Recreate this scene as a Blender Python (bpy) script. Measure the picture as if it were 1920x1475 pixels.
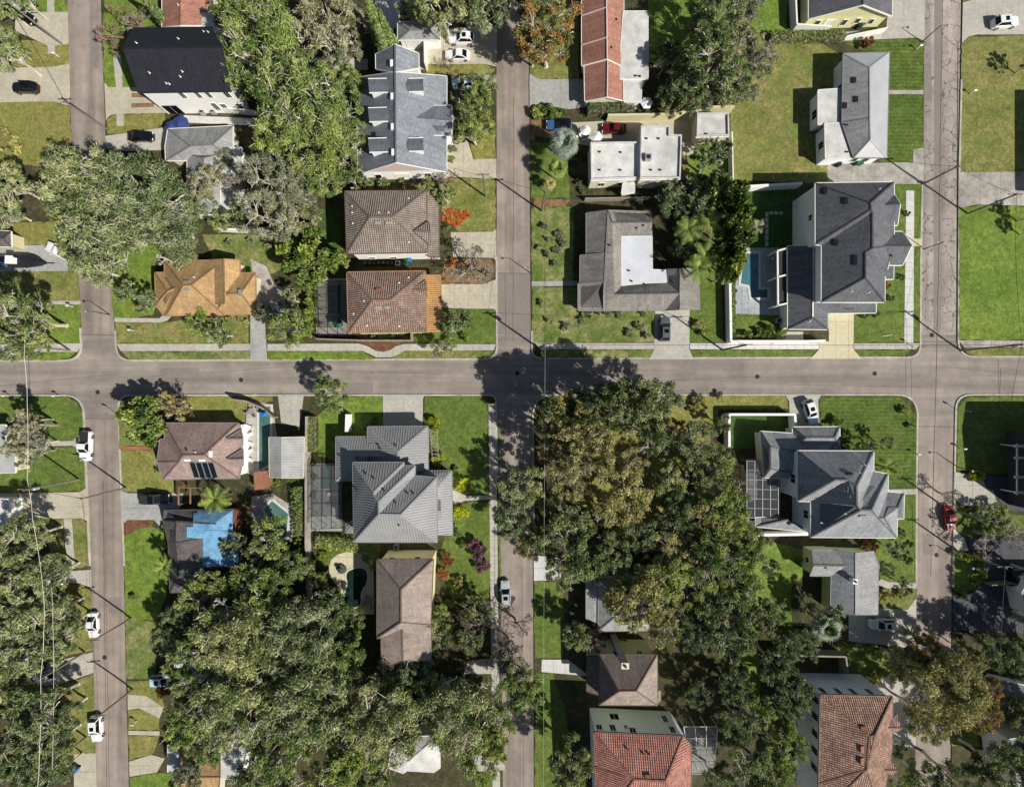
import bpy, bmesh, math, random
import numpy as np
from mathutils import Vector, Matrix
random.seed(7); np.random.seed(7)
for o in list(bpy.data.objects): bpy.data.objects.remove(o)
SC = bpy.context.scene
COL = SC.collection
# ------------------------------------------------------------------ camera, sky, sun, exposure
CAM_H = 90.0                        # drone height in metres, looking straight down
PXM = 0.1                           # metres of ground per photo pixel
cam_d = bpy.data.cameras.new('camera'); cam = bpy.data.objects.new('camera', cam_d); COL.objects.link(cam)
cam.location = (0, 0, CAM_H); cam.rotation_euler = (0, 0, 0)
cam_d.sensor_fit = 'HORIZONTAL'; cam_d.sensor_width = 36.0; cam_d.lens = 36.0 * CAM_H / 192.0
cam_d.clip_start = 1.0; cam_d.clip_end = 6000.0
SC.camera = cam
SUN_DIR = Vector((0.976, -0.68, 1.0)).normalized()      # towards the sun
w = bpy.data.worlds.new('World'); SC.world = w; w.use_nodes = True
nt = w.node_tree; bg = nt.nodes['Background']
sky = nt.nodes.new('ShaderNodeTexSky'); sky.sky_type = 'NISHITA'; sky.sun_disc = False
sky.sun_elevation = math.asin(SUN_DIR.z); sky.sun_rotation = math.atan2(SUN_DIR.x, SUN_DIR.y)
nt.links.new(sky.outputs[0], bg.inputs[0]); bg.inputs[1].default_value = 0.05
sun_d = bpy.data.lights.new('sun', 'SUN'); sun_d.energy = 5.0; sun_d.angle = math.radians(0.5); sun_d.color = (1.0, 0.955, 0.89)
sun = bpy.data.objects.new('sun', sun_d); COL.objects.link(sun); sun.location = (60, -40, 120)
sun.rotation_euler = SUN_DIR.to_track_quat('Z', 'Y').to_euler()
SC.view_settings.view_transform = 'Standard'; SC.view_settings.look = 'None'
SC.view_settings.exposure = 0.26; SC.view_settings.gamma = 1.0; SC.view_settings.use_curve_mapping = False
SC.render.engine = 'CYCLES'
SC.cycles.max_bounces = 5; SC.cycles.transparent_max_bounces = 12

# ------------------------------------------------------------------ pixel -> place
TILES = {}
for r_, y_ in enumerate((0, 370, 735, 1105)):
    for c_ in range(4): TILES['abcdefghijklmnop'[r_ * 4 + c_]] = (480 * c_, y_, .2508)
TILES.update(Q=(1360, 330, .2169), R=(560, 780, .1695), S=(1360, 780, .1899), U=(280, 780, .2372), V=(0, 900, .3896), F=(0, 0, 1.0))
def full(tile, x, y):
    ox, oy, s = TILES[tile]; return ox + x * s, oy + y * s
def P(px, py, z=0.0):                # photo pixel of something that stands z metres above the ground
    k = (CAM_H - z) / CAM_H * PXM
    return Vector(((px - 960) * k, (737.5 - py) * k, z))
def TP(tile, x, y, z=0.0): return P(*full(tile, x, y), z)

# ------------------------------------------------------------------ objects
WL = {}                               # world location of each root or part
def tag(o, label=None, cat=None, group=None, kind=None):
    if label: o['label'] = label
    if cat: o['category'] = cat
    if group: o['group'] = group
    if kind: o['kind'] = kind
    return o
def root(name, loc, label=None, cat=None, group=None, rz=0.0):
    o = bpy.data.objects.new(name, None); COL.objects.link(o); o.location = loc; o.rotation_euler = (0, 0, rz)
    o.empty_display_size = .3
    WL[o] = Vector(loc); tag(o, label, cat, group); return o
def rawmesh(name, verts, faces, uvs=None):
    me = bpy.data.meshes.new(name); me.from_pydata([tuple(v) for v in verts], [], faces)
    if uvs:
        l = me.uv_layers.new(name='UVMap')
        flat = [c for f in uvs for uv in f for c in uv]
        l.data.foreach_set('uv', flat)
    me.update(); return me
def link(name, me, mat=None, parent=None, loc=(0, 0, 0), rot=(0, 0, 0), slot=False, sc=None):
    o = bpy.data.objects.new(name, me); COL.objects.link(o); o.location = loc; o.rotation_euler = rot
    if sc is not None: o.scale = sc
    if mat is not None:
        if slot:
            if not me.materials: me.materials.append(None)
            o.material_slots[0].link = 'OBJECT'; o.material_slots[0].material = mat
        elif not me.materials: me.materials.append(mat)
    if parent: o.parent = parent
    return o
def mk(name, verts, faces, mat, parent=None, uvs=None):   # world-space vertices; children keep their root's origin
    verts = [Vector(v) for v in verts]
    if parent is not None: org = WL[parent]
    else:
        xs = [v.x for v in verts]; ys = [v.y for v in verts]; zs = [v.z for v in verts]
        org = Vector(((min(xs) + max(xs)) / 2, (min(ys) + max(ys)) / 2, min(zs)))
    me = rawmesh(name, [v - org for v in verts], faces, uvs)
    o = link(name, me, mat, parent, (0, 0, 0) if parent is not None else org)
    WL[o] = org; return o
class MB:                              # collects boxes, bars and rings into one mesh
    def __init__(s): s.v = []; s.f = []
    def add(s, v, f):
        b = len(s.v); s.v += [Vector(q) for q in v]; s.f += [tuple(i + b for i in q) for q in f]; return s
    def hexa(s, a): return s.add(a, [(3, 2, 1, 0), (4, 5, 6, 7), (0, 1, 5, 4), (1, 2, 6, 5), (2, 3, 7, 6), (3, 0, 4, 7)])
    def box(s, x0, y0, z0, x1, y1, z1):
        return s.hexa([(x0, y0, z0), (x1, y0, z0), (x1, y1, z0), (x0, y1, z0), (x0, y0, z1), (x1, y0, z1), (x1, y1, z1), (x0, y1, z1)])
    def bar(s, a, b, wd, h, up=Vector((0, 0, 1)), lift=0.0):      # a to b, wd wide, h tall standing on the line
        a = Vector(a); b = Vector(b); d = (b - a)
        if d.length < 1e-5: return s
        d.normalize(); sd = d.cross(up)
        if sd.length < 1e-4: sd = d.cross(Vector((1, 0, 0)))
        sd.normalize(); u = sd.cross(d).normalized(); sd *= wd / 2
        lo = u * lift; hi = u * (lift + h)
        return s.hexa([a - sd + lo, a + sd + lo, b + sd + lo, b - sd + lo, a - sd + hi, a + sd + hi, b + sd + hi, b - sd + hi])
    def tube(s, pts, rad, n=6, cap=True):
        rings = []
        for i, p in enumerate(pts):
            p = Vector(p); a = Vector(pts[max(i - 1, 0)]); b = Vector(pts[min(i + 1, len(pts) - 1)])
            d = (b - a).normalized(); u = d.orthogonal().normalized() if abs(d.z) > .99 else Vector((0, 0, 1)).cross(d).normalized(); v = d.cross(u)
            r = rad[i] if isinstance(rad, (list, tuple)) else rad
            rings.append([p + (u * math.cos(t) + v * math.sin(t)) * r for t in [2 * math.pi * k / n for k in range(n)]])
        base = len(s.v)
        for R_ in rings: s.v += R_
        for i in range(len(rings) - 1):
            for k in range(n):
                s.f.append((base + i * n + k, base + i * n + (k + 1) % n, base + (i + 1) * n + (k + 1) % n, base + (i + 1) * n + k))
        if cap:
            s.f.append(tuple(base + k for k in reversed(range(n)))); s.f.append(tuple(base + (len(rings) - 1) * n + k for k in range(n)))
        return s
    def lathe(s, c, prof, n=16):       # prof: (radius, z) list around a vertical axis at c
        c = Vector(c); return s.tube([c + Vector((0, 0, z)) for r, z in prof], [r for r, z in prof], n)
    def prism(s, poly, z0, z1):
        n = len(poly); return s.add([(p[0], p[1], z0) for p in poly] + [(p[0], p[1], z1) for p in poly],
            [tuple(reversed(range(n))), tuple(range(n, 2 * n))] + [(i, (i + 1) % n, n + (i + 1) % n, n + i) for i in range(n)])
    def build(s, name, mat, parent=None): return mk(name, s.v, s.f, mat, parent)
    def mesh(s, name): return rawmesh(name, s.v, s.f)
def area(poly): return sum(poly[i][0] * poly[(i + 1) % len(poly)][1] - poly[(i + 1) % len(poly)][0] * poly[i][1] for i in range(len(poly))) / 2
def ccw(poly): return list(poly) if area(poly) > 0 else list(reversed(poly))
def offset(poly, d):                   # shrink a ccw polygon by d
    n = len(poly); out = []
    for i in range(n):
        p0, p1, p2 = Vector(poly[i - 1][:2]), Vector(poly[i][:2]), Vector(poly[(i + 1) % n][:2])
        e1 = (p1 - p0).normalized(); e2 = (p2 - p1).normalized()
        n1 = Vector((-e1.y, e1.x)); n2 = Vector((-e2.y, e2.x)); m = n1 + n2
        k = max(m.dot(n1), .35); out.append(p1 + m * (d / k))
    return out
def clip_rect(poly, x0, y0, x1, y1):
    def cut(pts, ins, inter):
        out = []
        for i in range(len(pts)):
            a, b = pts[i - 1], pts[i]
            if ins(b):
                if not ins(a): out.append(inter(a, b))
                out.append(b)
            elif ins(a): out.append(inter(a, b))
        return out
    def ix(v): return lambda a, b: (v, a[1] + (b[1] - a[1]) * (v - a[0]) / (b[0] - a[0]))
    def iy(v): return lambda a, b: (a[0] + (b[0] - a[0]) * (v - a[1]) / (b[1] - a[1]), v)
    p = [tuple(q[:2]) for q in poly]
    for ins, inter in ((lambda q: q[0] >= x0, ix(x0)), (lambda q: q[0] <= x1, ix(x1)), (lambda q: q[1] >= y0, iy(y0)), (lambda q: q[1] <= y1, iy(y1))):
        if p: p = cut(p, ins, inter)
    out = []
    for q in p:
        if not out or (abs(q[0] - out[-1][0]) + abs(q[1] - out[-1][1])) > 1e-4: out.append(q)
    if len(out) > 1 and abs(out[0][0] - out[-1][0]) + abs(out[0][1] - out[-1][1]) < 1e-4: out.pop()
    return out

# ------------------------------------------------------------------ materials
def lin(c):
    return tuple(((v / 255) / 12.92 if v / 255 <= .04045 else ((v / 255 + .055) / 1.055) ** 2.4) for v in c[:3]) + (1.0,)
class NT:
    def __init__(s, name):
        s.m = bpy.data.materials.new(name); s.m.use_nodes = True; s.t = s.m.node_tree; s.b = s.t.nodes['Principled BSDF']; s.out = s.t.nodes['Material Output']
        s.b.inputs['Specular IOR Level'].default_value = .25
    def n(s, typ, **kw):
        q = s.t.nodes.new(typ)
        for k, v in kw.items():
            if k.startswith('i_'): q.inputs[k[2:].replace('_', ' ')].default_value = v
            else: setattr(q, k, v)
        return q
    def l(s, a, b): s.t.links.new(a, b)
    def pos(s): return s.n('ShaderNodeNewGeometry').outputs['Position']
    def uv(s): return s.n('ShaderNodeTexCoord').outputs['UV']
    def noise(s, co, scale, detail=5, rough=.6):
        q = s.n('ShaderNodeTexNoise'); q.inputs['Scale'].default_value = scale; q.inputs['Detail'].default_value = detail; q.inputs['Roughness'].default_value = rough
        s.l(co, q.inputs['Vector']); return q.outputs['Fac']
    def ramp(s, fac, stops):
        q = s.n('ShaderNodeValToRGB'); e = q.color_ramp.elements
        while len(e) < len(stops): e.new(.5)
        for i, (p, c) in enumerate(stops): e[i].position = p; e[i].color = c if len(c) == 4 else lin(c)
        s.l(fac, q.inputs['Fac']); return q.outputs['Color']
    def mix(s, fac, a, b, mode='MIX'):
        q = s.n('ShaderNodeMix', data_type='RGBA', blend_type=mode)
        for v, i in ((fac, 0), (a, 6), (b, 7)):
            if hasattr(v, 'links'): s.l(v, q.inputs[i])
            else: q.inputs[i].default_value = v
        return q.outputs[2]
    def gray(s, fac, lo, hi): return s.ramp(fac, [(.3, (lo, lo, lo, 1)), (.7, (hi, hi, hi, 1))])
    def math(s, op, a, b=None):
        q = s.n('ShaderNodeMath', operation=op)
        for v, i in ((a, 0), (b, 1)):
            if v is None: continue
            if hasattr(v, 'links'): s.l(v, q.inputs[i])
            else: q.inputs[i].default_value = v
        return q.outputs[0]
    def bump(s, h, strength=.3, dist=.05):
        q = s.n('ShaderNodeBump'); q.inputs['Strength'].default_value = strength; q.inputs['Distance'].default_value = dist
        s.l(h, q.inputs['Height']); s.l(q.outputs[0], s.b.inputs['Normal'])
    def done(s, col, rough=.85):
        if hasattr(col, 'links'): s.l(col, s.b.inputs['Base Color'])
        else: s.b.inputs['Base Color'].default_value = col
        s.b.inputs['Roughness'].default_value = rough; return s.m
MATS = {}
def plain(name, rgb, rough=.6, metal=0.0, vary=.12, scale=2.0):
    if name in MATS: return MATS[name]
    t = NT(name); c = lin(rgb); p = t.pos()
    f = t.noise(p, scale, 6); f2 = t.noise(p, scale * .13, 3)
    m = t.mix(1.0, t.mix(1.0, c, t.gray(f, 1 - vary, 1 + vary), 'MULTIPLY'), t.gray(f2, 1 - vary, 1 + vary * .5), 'MULTIPLY')
    t.b.inputs['Metallic'].default_value = metal
    MATS[name] = t.done(m, rough); return MATS[name]
def grass(name, a, b, dark, patch=.12, bias=.5, stripe=None):
    t = NT(name); p = t.pos()
    big = t.noise(p, patch, 5, .65); mid = t.noise(p, .9, 5, .7); fine = t.noise(p, 7.0, 6, .8); fine2 = t.noise(p, 2.4, 4, .8)
    c = t.ramp(big, [(bias - .14, a), (bias + .14, b)])
    c = t.mix(t.ramp(mid, [(.35, (0, 0, 0, 1)), (.75, (1, 1, 1, 1))]), c, lin(dark))
    c = t.mix(1.0, c, t.gray(fine, .72, 1.25), 'MULTIPLY'); c = t.mix(1.0, c, t.gray(fine2, .58, 1.4), 'MULTIPLY'); c = t.mix(1.0, c, t.gray(t.noise(p, .35, 5, .7), .78, 1.2), 'MULTIPLY')
    if stripe:
        wv = t.n('ShaderNodeTexWave', wave_type='BANDS', bands_direction=stripe); wv.inputs['Scale'].default_value = .45; wv.inputs['Distortion'].default_value = 2.5; wv.inputs['Detail'].default_value = 3
        wv.inputs['Detail Scale'].default_value = .6
        t.l(p, wv.inputs['Vector']); c = t.mix(1.0, c, t.gray(wv.outputs['Fac'], .87, 1.1), 'MULTIPLY')
    t.bump(fine, .9, .12)
    MATS[name] = t.done(c, .95); return MATS[name]
def mineral(name, a, b, stain=.25, scale=1.5, cracks=0.0, rough=.9, streak=None):
    t = NT(name); p = t.pos()
    c = t.ramp(t.noise(p, .18, 5, .6), [(.35, a), (.65, b)])
    c = t.mix(1.0, c, t.gray(t.noise(p, scale, 6, .7), 1 - stain, 1 + stain * .6), 'MULTIPLY')
    c = t.mix(1.0, c, t.gray(t.noise(p, 9, 4, .8), .88, 1.1), 'MULTIPLY')
    if streak:                          # worn lanes along the street
        mp = t.n('ShaderNodeMapping'); mp.inputs['Scale'].default_value = (.55, .02, 1) if streak == 'Y' else (.02, .55, 1); t.l(p, mp.inputs['Vector'])
        c = t.mix(1.0, c, t.gray(t.noise(mp.outputs[0], 1.0, 3, .5), .72, 1.2), 'MULTIPLY')
        c = t.mix(1.0, c, t.gray(t.noise(p, .07, 6, .7), .84, 1.14), 'MULTIPLY'); st = t.math('GREATER_THAN', t.noise(p, .55, 4, .75), .68); c = t.mix(t.math('MULTIPLY', st, .22), c, lin((70, 66, 62)))
    if cracks:
        ds = t.n('ShaderNodeTexNoise'); ds.inputs['Scale'].default_value = .8; t.l(p, ds.inputs['Vector'])
        va = t.n('ShaderNodeVectorMath', operation='MULTIPLY_ADD'); t.l(ds.outputs['Color'], va.inputs[0]); va.inputs[1].default_value = (1.6, 1.6, 0); t.l(p, va.inputs[2])
        vo = t.n('ShaderNodeTexVoronoi', feature='DISTANCE_TO_EDGE'); vo.inputs['Scale'].default_value = .42; t.l(va.outputs[0], vo.inputs['Vector'])
        k = t.math('LESS_THAN', vo.outputs['Distance'], t.math('MULTIPLY', t.noise(p, 1.7, 3), .04))
        k = t.math('MULTIPLY', k, t.math('GREATER_THAN', t.noise(p, .25, 2), cracks))
        c = t.mix(t.math('MULTIPLY', k, .8), c, lin((84, 76, 71)))
    t.bump(t.noise(p, 14, 3), .25, .02)
    MATS[name] = t.done(c, rough); return MATS[name]
def shingle(name, a, b, worn=.25):
    t = NT(name); u = t.uv(); p = t.pos()
    br = t.n('ShaderNodeTexBrick'); br.inputs['Scale'].default_value = 1.0; br.offset = .5
    br.inputs['Brick Width'].default_value = .32; br.inputs['Row Height'].default_value = .16; br.inputs['Mortar Size'].default_value = .012
    br.inputs['Color1'].default_value = lin(a); br.inputs['Color2'].default_value = lin(b); br.inputs['Mortar'].default_value = tuple(v * .5 for v in lin(a)[:3]) + (1,); br.inputs['Bias'].default_value = .0
    t.l(u, br.inputs['Vector'])
    c = t.mix(1.0, br.outputs['Color'], t.gray(t.noise(p, 3.2, 5, .75), .78, 1.22), 'MULTIPLY')
    c = t.mix(1.0, c, t.gray(t.noise(p, .3, 5, .65), 1 - worn, 1 + worn), 'MULTIPLY')
    mp = t.n('ShaderNodeMapping'); mp.inputs['Scale'].default_value = (1.3, .12, 1); t.l(u, mp.inputs['Vector'])
    c = t.mix(1.0, c, t.gray(t.noise(mp.outputs[0], 1.0, 4, .6), .8, 1.14), 'MULTIPLY'); c = t.mix(1.0, c, t.gray(t.noise(p, .8, 6, .75), .84, 1.12), 'MULTIPLY')
    t.bump(br.outputs['Fac'], .4, .03)
    MATS[name] = t.done(c, .9); return MATS[name]
def tile(name, a, b, cdark, period=.38):
    t = NT(name); u = t.uv(); p = t.pos()
    sx = t.n('ShaderNodeSeparateXYZ'); t.l(u, sx.inputs[0])
    wx = t.math('SINE', t.math('MULTIPLY', sx.outputs[0], 2 * math.pi / period))
    vy = t.math('FRACT', t.math('MULTIPLY', sx.outputs[1], 1 / period))
    ix = t.math('FLOOR', t.math('MULTIPLY', sx.outputs[0], 1 / period)); iy = t.math('FLOOR', t.math('MULTIPLY', sx.outputs[1], 1 / period))
    cb = t.n('ShaderNodeCombineXYZ'); t.l(ix, cb.inputs[0]); t.l(iy, cb.inputs[1])
    wn = t.n('ShaderNodeTexWhiteNoise', noise_dimensions='2D'); t.l(cb.outputs[0], wn.inputs['Vector'])
    c = t.ramp(wn.outputs['Value'], [(.1, a), (.9, b)])
    c = t.mix(t.ramp(t.noise(p, .5, 5, .7), [(.45, (0, 0, 0, 1)), (.75, (1, 1, 1, 1))]), c, lin(cdark))
    gap = t.math('LESS_THAN', wx, -.72); lap = t.math('LESS_THAN', vy, .16)
    c = t.mix(1.0, c, t.gray(t.noise(p, .22, 6, .75), .72, 1.18), 'MULTIPLY'); c = t.mix(t.math('MULTIPLY', t.math('MAXIMUM', gap, lap), .6), c, tuple(v * .22 for v in lin(cdark)[:3]) + (1,))
    h = t.math('ADD', t.math('MULTIPLY', wx, .5), t.math('MULTIPLY', vy, -.5)); t.bump(h, .9, .09)
    MATS[name] = t.done(c, .8); return MATS[name]
def leafy(name, c0, c1, c2, trans=.14):
    t = NT(name); at = t.n('ShaderNodeAttribute', attribute_name='tint'); ob = t.n('ShaderNodeObjectInfo')
    c = t.ramp(at.outputs['Fac'], [(.05, c0), (.5, c1), (.95, c2)])
    c = t.mix(1.0, c, t.ramp(ob.outputs['Random'], [(0, (.68, .76, .72, 1)), (.35, (.92, .95, .98, 1)), (.7, (1.06, 1.08, .95, 1)), (1, (1.28, 1.2, 1.05, 1))]), 'MULTIPLY')
    d = t.n('ShaderNodeBsdfDiffuse'); tr = t.n('ShaderNodeBsdfTranslucent'); mx = t.n('ShaderNodeMixShader'); mx.inputs[0].default_value = trans
    t.l(c, d.inputs[0]); t.l(c, tr.inputs[0]); t.l(d.outputs[0], mx.inputs[1]); t.l(tr.outputs[0], mx.inputs[2]); t.l(mx.outputs[0], t.out.inputs[0])
    MATS[name] = t.m; return t.m
def screenmesh(name, rgb, alpha):
    t = NT(name); d = t.n('ShaderNodeBsdfDiffuse'); d.inputs[0].default_value = lin(rgb); tr = t.n('ShaderNodeBsdfTransparent'); mx = t.n('ShaderNodeMixShader'); mx.inputs[0].default_value = alpha
    t.l(tr.outputs[0], mx.inputs[1]); t.l(d.outputs[0], mx.inputs[2]); t.l(mx.outputs[0], t.out.inputs[0]); MATS[name] = t.m
def gloss(name, rgb, rough=.1, metal=0.0, coat=0.0):
    t = NT(name); t.b.inputs['Metallic'].default_value = metal; t.b.inputs['Coat Weight'].default_value = coat; t.b.inputs['Specular IOR Level'].default_value = .5
    MATS[name] = t.done(lin(rgb), rough)
def water(name, a, b):
    t = NT(name); p = t.pos(); c = t.ramp(t.noise(p, .5, 3), [(.35, a), (.65, b)]); t.bump(t.noise(p, 3, 3), .12, .05); t.b.inputs['Specular IOR Level'].default_value = .5
    MATS[name] = t.done(c, .06)
# ground covers
grass('grass_bright', (104, 130, 50), (132, 146, 64), (80, 104, 38))
grass('grass_lush', (94, 114, 48), (114, 128, 60), (76, 94, 40))
grass('grass_striped', (84, 106, 40), (104, 118, 52), (62, 82, 32), stripe='Y')
grass('grass_tan', (132, 132, 68), (148, 138, 82), (108, 114, 54), .1)
grass('grass_mixed', (112, 124, 58), (156, 142, 92), (92, 104, 48), .2)
grass('grass_patchy', (102, 122, 50), (160, 150, 108), (80, 98, 42), .34, .52)
grass('grass_turf', (64, 92, 42), (74, 102, 48), (56, 80, 36))
grass('yard', (66, 68, 42), (98, 88, 62), (50, 52, 32), .22)  # leaf-litter ground, darkened further to stand in for shade under trees
grass('soil', (132, 108, 76), (150, 120, 84), (104, 86, 62), .5)
grass('mulch', (132, 92, 64), (112, 76, 54), (88, 66, 50), .8)
grass('far_ground', (84, 96, 50), (112, 112, 66), (64, 72, 40), .02)
grass('white_shrub', (150, 152, 110), (178, 170, 140), (110, 118, 70), .7)
mineral('asphalt_h', (134, 125, 117), (151, 141, 131), .16, .5, 0, .9, 'X')
mineral('asphalt_v', (138, 127, 117), (154, 142, 131), .16, .5, 0, .9, 'Y')
mineral('asphalt_old', (146, 136, 128), (164, 154, 146), .18, .6, .44, .9, 'Y')
mineral('asphalt_patch', (126, 118, 111), (134, 126, 118), .12)
mineral('concrete', (168, 164, 153), (182, 178, 166), .2)
mineral('concrete_gray', (150, 151, 147), (168, 168, 162), .22)
mineral('concrete_warm', (172, 165, 146), (186, 179, 158), .2)
mineral('concrete_cream', (190, 182, 150), (200, 192, 162), .14)
mineral('concrete_white', (190, 189, 184), (202, 201, 196), .14)
mineral('concrete_old', (150, 144, 134), (176, 171, 161), .4, .6)
mineral('kerb', (164, 160, 148), (186, 182, 168), .3, .8)
mineral('dark_paving', (72, 74, 78), (84, 86, 90), .15)
mineral('pool_deck', (158, 162, 168), (176, 180, 184), .26, 1.6)
mineral('gravel', (150, 140, 120), (168, 158, 140), .35, 4)
plain('tar', (52, 48, 46), .9)
# roofs
shingle('sh_black', (38, 39, 46), (44, 45, 52), .08)
shingle('sh_charcoal', (96, 97, 101), (110, 111, 115), .12)
shingle('sh_gray', (128, 133, 140), (142, 147, 153), .14)
shingle('sh_slate', (140, 142, 144), (156, 158, 159), .14)
shingle('sh_ltgray', (150, 150, 148), (160, 160, 158), .14)
shingle('sh_tan', (130, 126, 119), (146, 142, 134), .18)
shingle('sh_orange', (172, 140, 96), (186, 154, 110), .16)
shingle('sh_red', (160, 114, 98), (176, 128, 110), .14)
shingle('sh_pink', (150, 128, 120), (166, 144, 136), .18)
shingle('sh_brown', (146, 132, 122), (162, 148, 137), .2)
shingle('sh_brown_shaded', (116, 103, 96), (132, 118, 110), .18)  # brown shingle with shade painted in, for slopes away from the sun
shingle('sh_greybrown', (96, 92, 92), (116, 110, 108), .2)
tile('tl_brown', (146, 132, 120), (162, 149, 136), (126, 114, 104))
tile('tl_orange', (144, 118, 104), (168, 142, 126), (118, 98, 88))
tile('tl_porch', (186, 142, 94), (200, 158, 110), (168, 122, 82))
tile('tl_red', (172, 112, 96), (192, 142, 126), (144, 92, 80))
tile('tl_clay', (150, 112, 94), (186, 152, 132), (112, 84, 72))
plain('metal_gray', (142, 142, 141), .5, .0, .1, .5)
plain('metal_black', (36, 38, 46), .45, .0, .06)
plain('metal_light', (170, 171, 172), .5, .0, .1, .4)
plain('roof_white', (194, 193, 188), .8, 0, .2, .6)
plain('roof_white_cool', (200, 203, 208), .7, 0, .1, .4)
plain('roof_corrugated', (168, 168, 164), .6, 0, .14, .8)
plain('tarp_blue', (112, 160, 192), .6, 0, .3, .8)
# walls and trim
plain('wall_white', (232, 231, 226), .85, 0, .04)
plain('wall_cool', (238, 240, 244), .85, 0, .04)
plain('wall_yellow', (214, 210, 160), .85, 0, .05)
plain('wall_cream', (206, 200, 176), .85, 0, .06)
plain('wall_pink', (206, 186, 180), .85, 0, .04)
plain('wall_green', (188, 198, 150), .85, 0, .05)
plain('wall_shaded', (64, 64, 68), .85, 0, .08)  # shade painted into the wall colour of the right-edge house
plain('wall_gray', (150, 150, 146), .85, 0, .06)
plain('wall_brick', (124, 72, 58), .9, 0, .2, 5)
plain('wall_beige', (198, 188, 150), .85, 0, .06)
plain('trim_white', (226, 224, 216), .6, 0, .03)
plain('trim_gray', (134, 134, 132), .6, 0, .04)
plain('trim_dark', (38, 38, 42), .5, 0, .04)
plain('trim_brown', (104, 84, 72), .6, 0, .06)
plain('trim_orange', (168, 128, 92), .7, 0, .08)
plain('wood', (136, 104, 76), .8, 0, .2, 3)
plain('wood_gray', (146, 138, 126), .85, 0, .18, 3)
plain('pole_wood', (122, 112, 102), .85, 0, .15, 3)
plain('bark', (112, 102, 92), .95, 0, .2, 4)
plain('bark_pale', (190, 184, 166), .95, 0, .18, 4)
plain('twig', (148, 138, 128), .95, 0, .15, 4)
plain('twig_brown', (128, 104, 92), .95, 0, .15, 4)
plain('wire_pale', (196, 192, 184), .6)
plain('wire_dark', (40, 38, 38), .6)
plain('galvanised', (168, 170, 172), .45, .3)
plain('pipe_white', (226, 226, 222), .5)
plain('pipe_dark', (48, 48, 50), .6)
plain('bin_blue', (40, 110, 180), .5); plain('bin_green', (38, 96, 74), .5); plain('bin_black', (36, 38, 40), .5)
plain('canvas_white', (228, 227, 222), .8); plain('canvas_navy', (52, 66, 118), .8)
plain('canvas_green', (64, 142, 122), .7); plain('red_paint', (176, 32, 30), .5); plain('terracotta', (150, 104, 80), .8, 0, .2, 3)
plain('tyre', (26, 26, 27), .85); plain('boat_cover', (34, 36, 42), .8); plain('teal_cover', (58, 122, 108), .6)
gloss('glass', (14, 17, 21), .06); gloss('glass_blue', (96, 150, 190), .08); gloss('rim', (170, 172, 175), .3, .8)
gloss('lamp_white', (230, 230, 225), .15); gloss('lamp_red', (150, 22, 20), .2)
for n_, c_ in dict(white=(226, 226, 226), black=(16, 16, 18), gray=(86, 90, 98), darkgray=(42, 44, 50), silver=(170, 173, 178), red=(140, 26, 36), darkred=(96, 18, 22), blue=(60, 92, 134), paleblue=(186, 208, 222)).items():
    gloss('paint_' + n_, c_, .25, 0.0, .6)
gloss('solar', (16, 18, 24), .22, 0, .2)
water('water_blue', (58, 102, 114), (76, 122, 132)); water('water_teal', (70, 104, 98), (86, 120, 112)); water('water_dark', (22, 38, 38), (34, 52, 52))
screenmesh('screen', (30, 32, 34), .42); screenmesh('screen_light', (84, 86, 88), .5)
# foliage: dark, middle and pale leaf tones
leafy('lf_oak', (78, 92, 56), (128, 141, 90), (184, 186, 140))
leafy('lf_deep', (60, 78, 46), (102, 118, 70), (152, 160, 108))
leafy('lf_green', (74, 96, 48), (120, 138, 70), (170, 178, 106))
leafy('lf_bright', (74, 98, 42), (116, 134, 60), (156, 166, 86))
leafy('lf_olive', (104, 104, 62), (156, 151, 92), (196, 188, 130))
leafy('lf_grey', (96, 100, 76), (136, 138, 108), (172, 170, 142))
leafy('lf_orange', (92, 98, 52), (138, 128, 70), (190, 134, 74))
leafy('lf_rust', (112, 78, 52), (150, 96, 62), (178, 122, 84))
leafy('lf_yellow', (124, 138, 36), (164, 172, 48), (194, 196, 70))
leafy('lf_silver', (96, 106, 94), (132, 140, 128), (166, 172, 160))
leafy('lf_mauve', (96, 74, 84), (130, 96, 110), (160, 120, 130))
leafy('lf_flower', (150, 78, 40), (190, 98, 50), (210, 124, 72))
M = MATS
# ------------------------------------------------------------------ ground, streets, blocks
def sheet(name, poly, z, mat, kind='structure'):
    poly = ccw([(p.x, p.y) for p in poly]); return tag(mk(name, [(x, y, z) for x, y in poly], [tuple(range(len(poly)))], M[mat]), kind=kind)
mk('ground', [(-3000, -3000, -.06), (3000, -3000, -.06), (3000, 3000, -.06), (-3000, 3000, -.06)], [(0, 1, 2, 3)], M['far_ground'])['kind'] = 'structure'
def F(pts): return [P(x, y) for x, y in pts]
sheet('street', F([(-1500, 628), (3400, 628), (3400, 786), (-1500, 786)]), 0, 'asphalt_h')
for nm, xs, ma in (('left', (90, 270), 'asphalt_v'), ('mid', (890, 1040), 'asphalt_v')):
    sheet('street', F([(xs[0] - 30, -1400), (xs[1] - 30, -1400), (xs[1], 628), (xs[0], 628)]), 0, ma)
    sheet('street', F([(xs[0], 786), (xs[1], 786), (xs[1] + 60, 2900), (xs[0] + 60, 2900)]), 0, ma)
sheet('street', F([(1690, -1400), (1850, -1400), (1850, 628), (1690, 628)]), 0, 'asphalt_old')
sheet('street', F([(1680, 786), (1840, 786), (1820, 2900), (1660, 2900)]), 0, 'asphalt_v')
sheet('street_patch', F([(905, 512), (1020, 512), (1020, 627), (905, 627)]), .004, 'asphalt_patch')
sheet('street_patch', F([(1752, -40), (1766, -40), (1764, 620), (1750, 620)]), .004, 'asphalt_patch')
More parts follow.
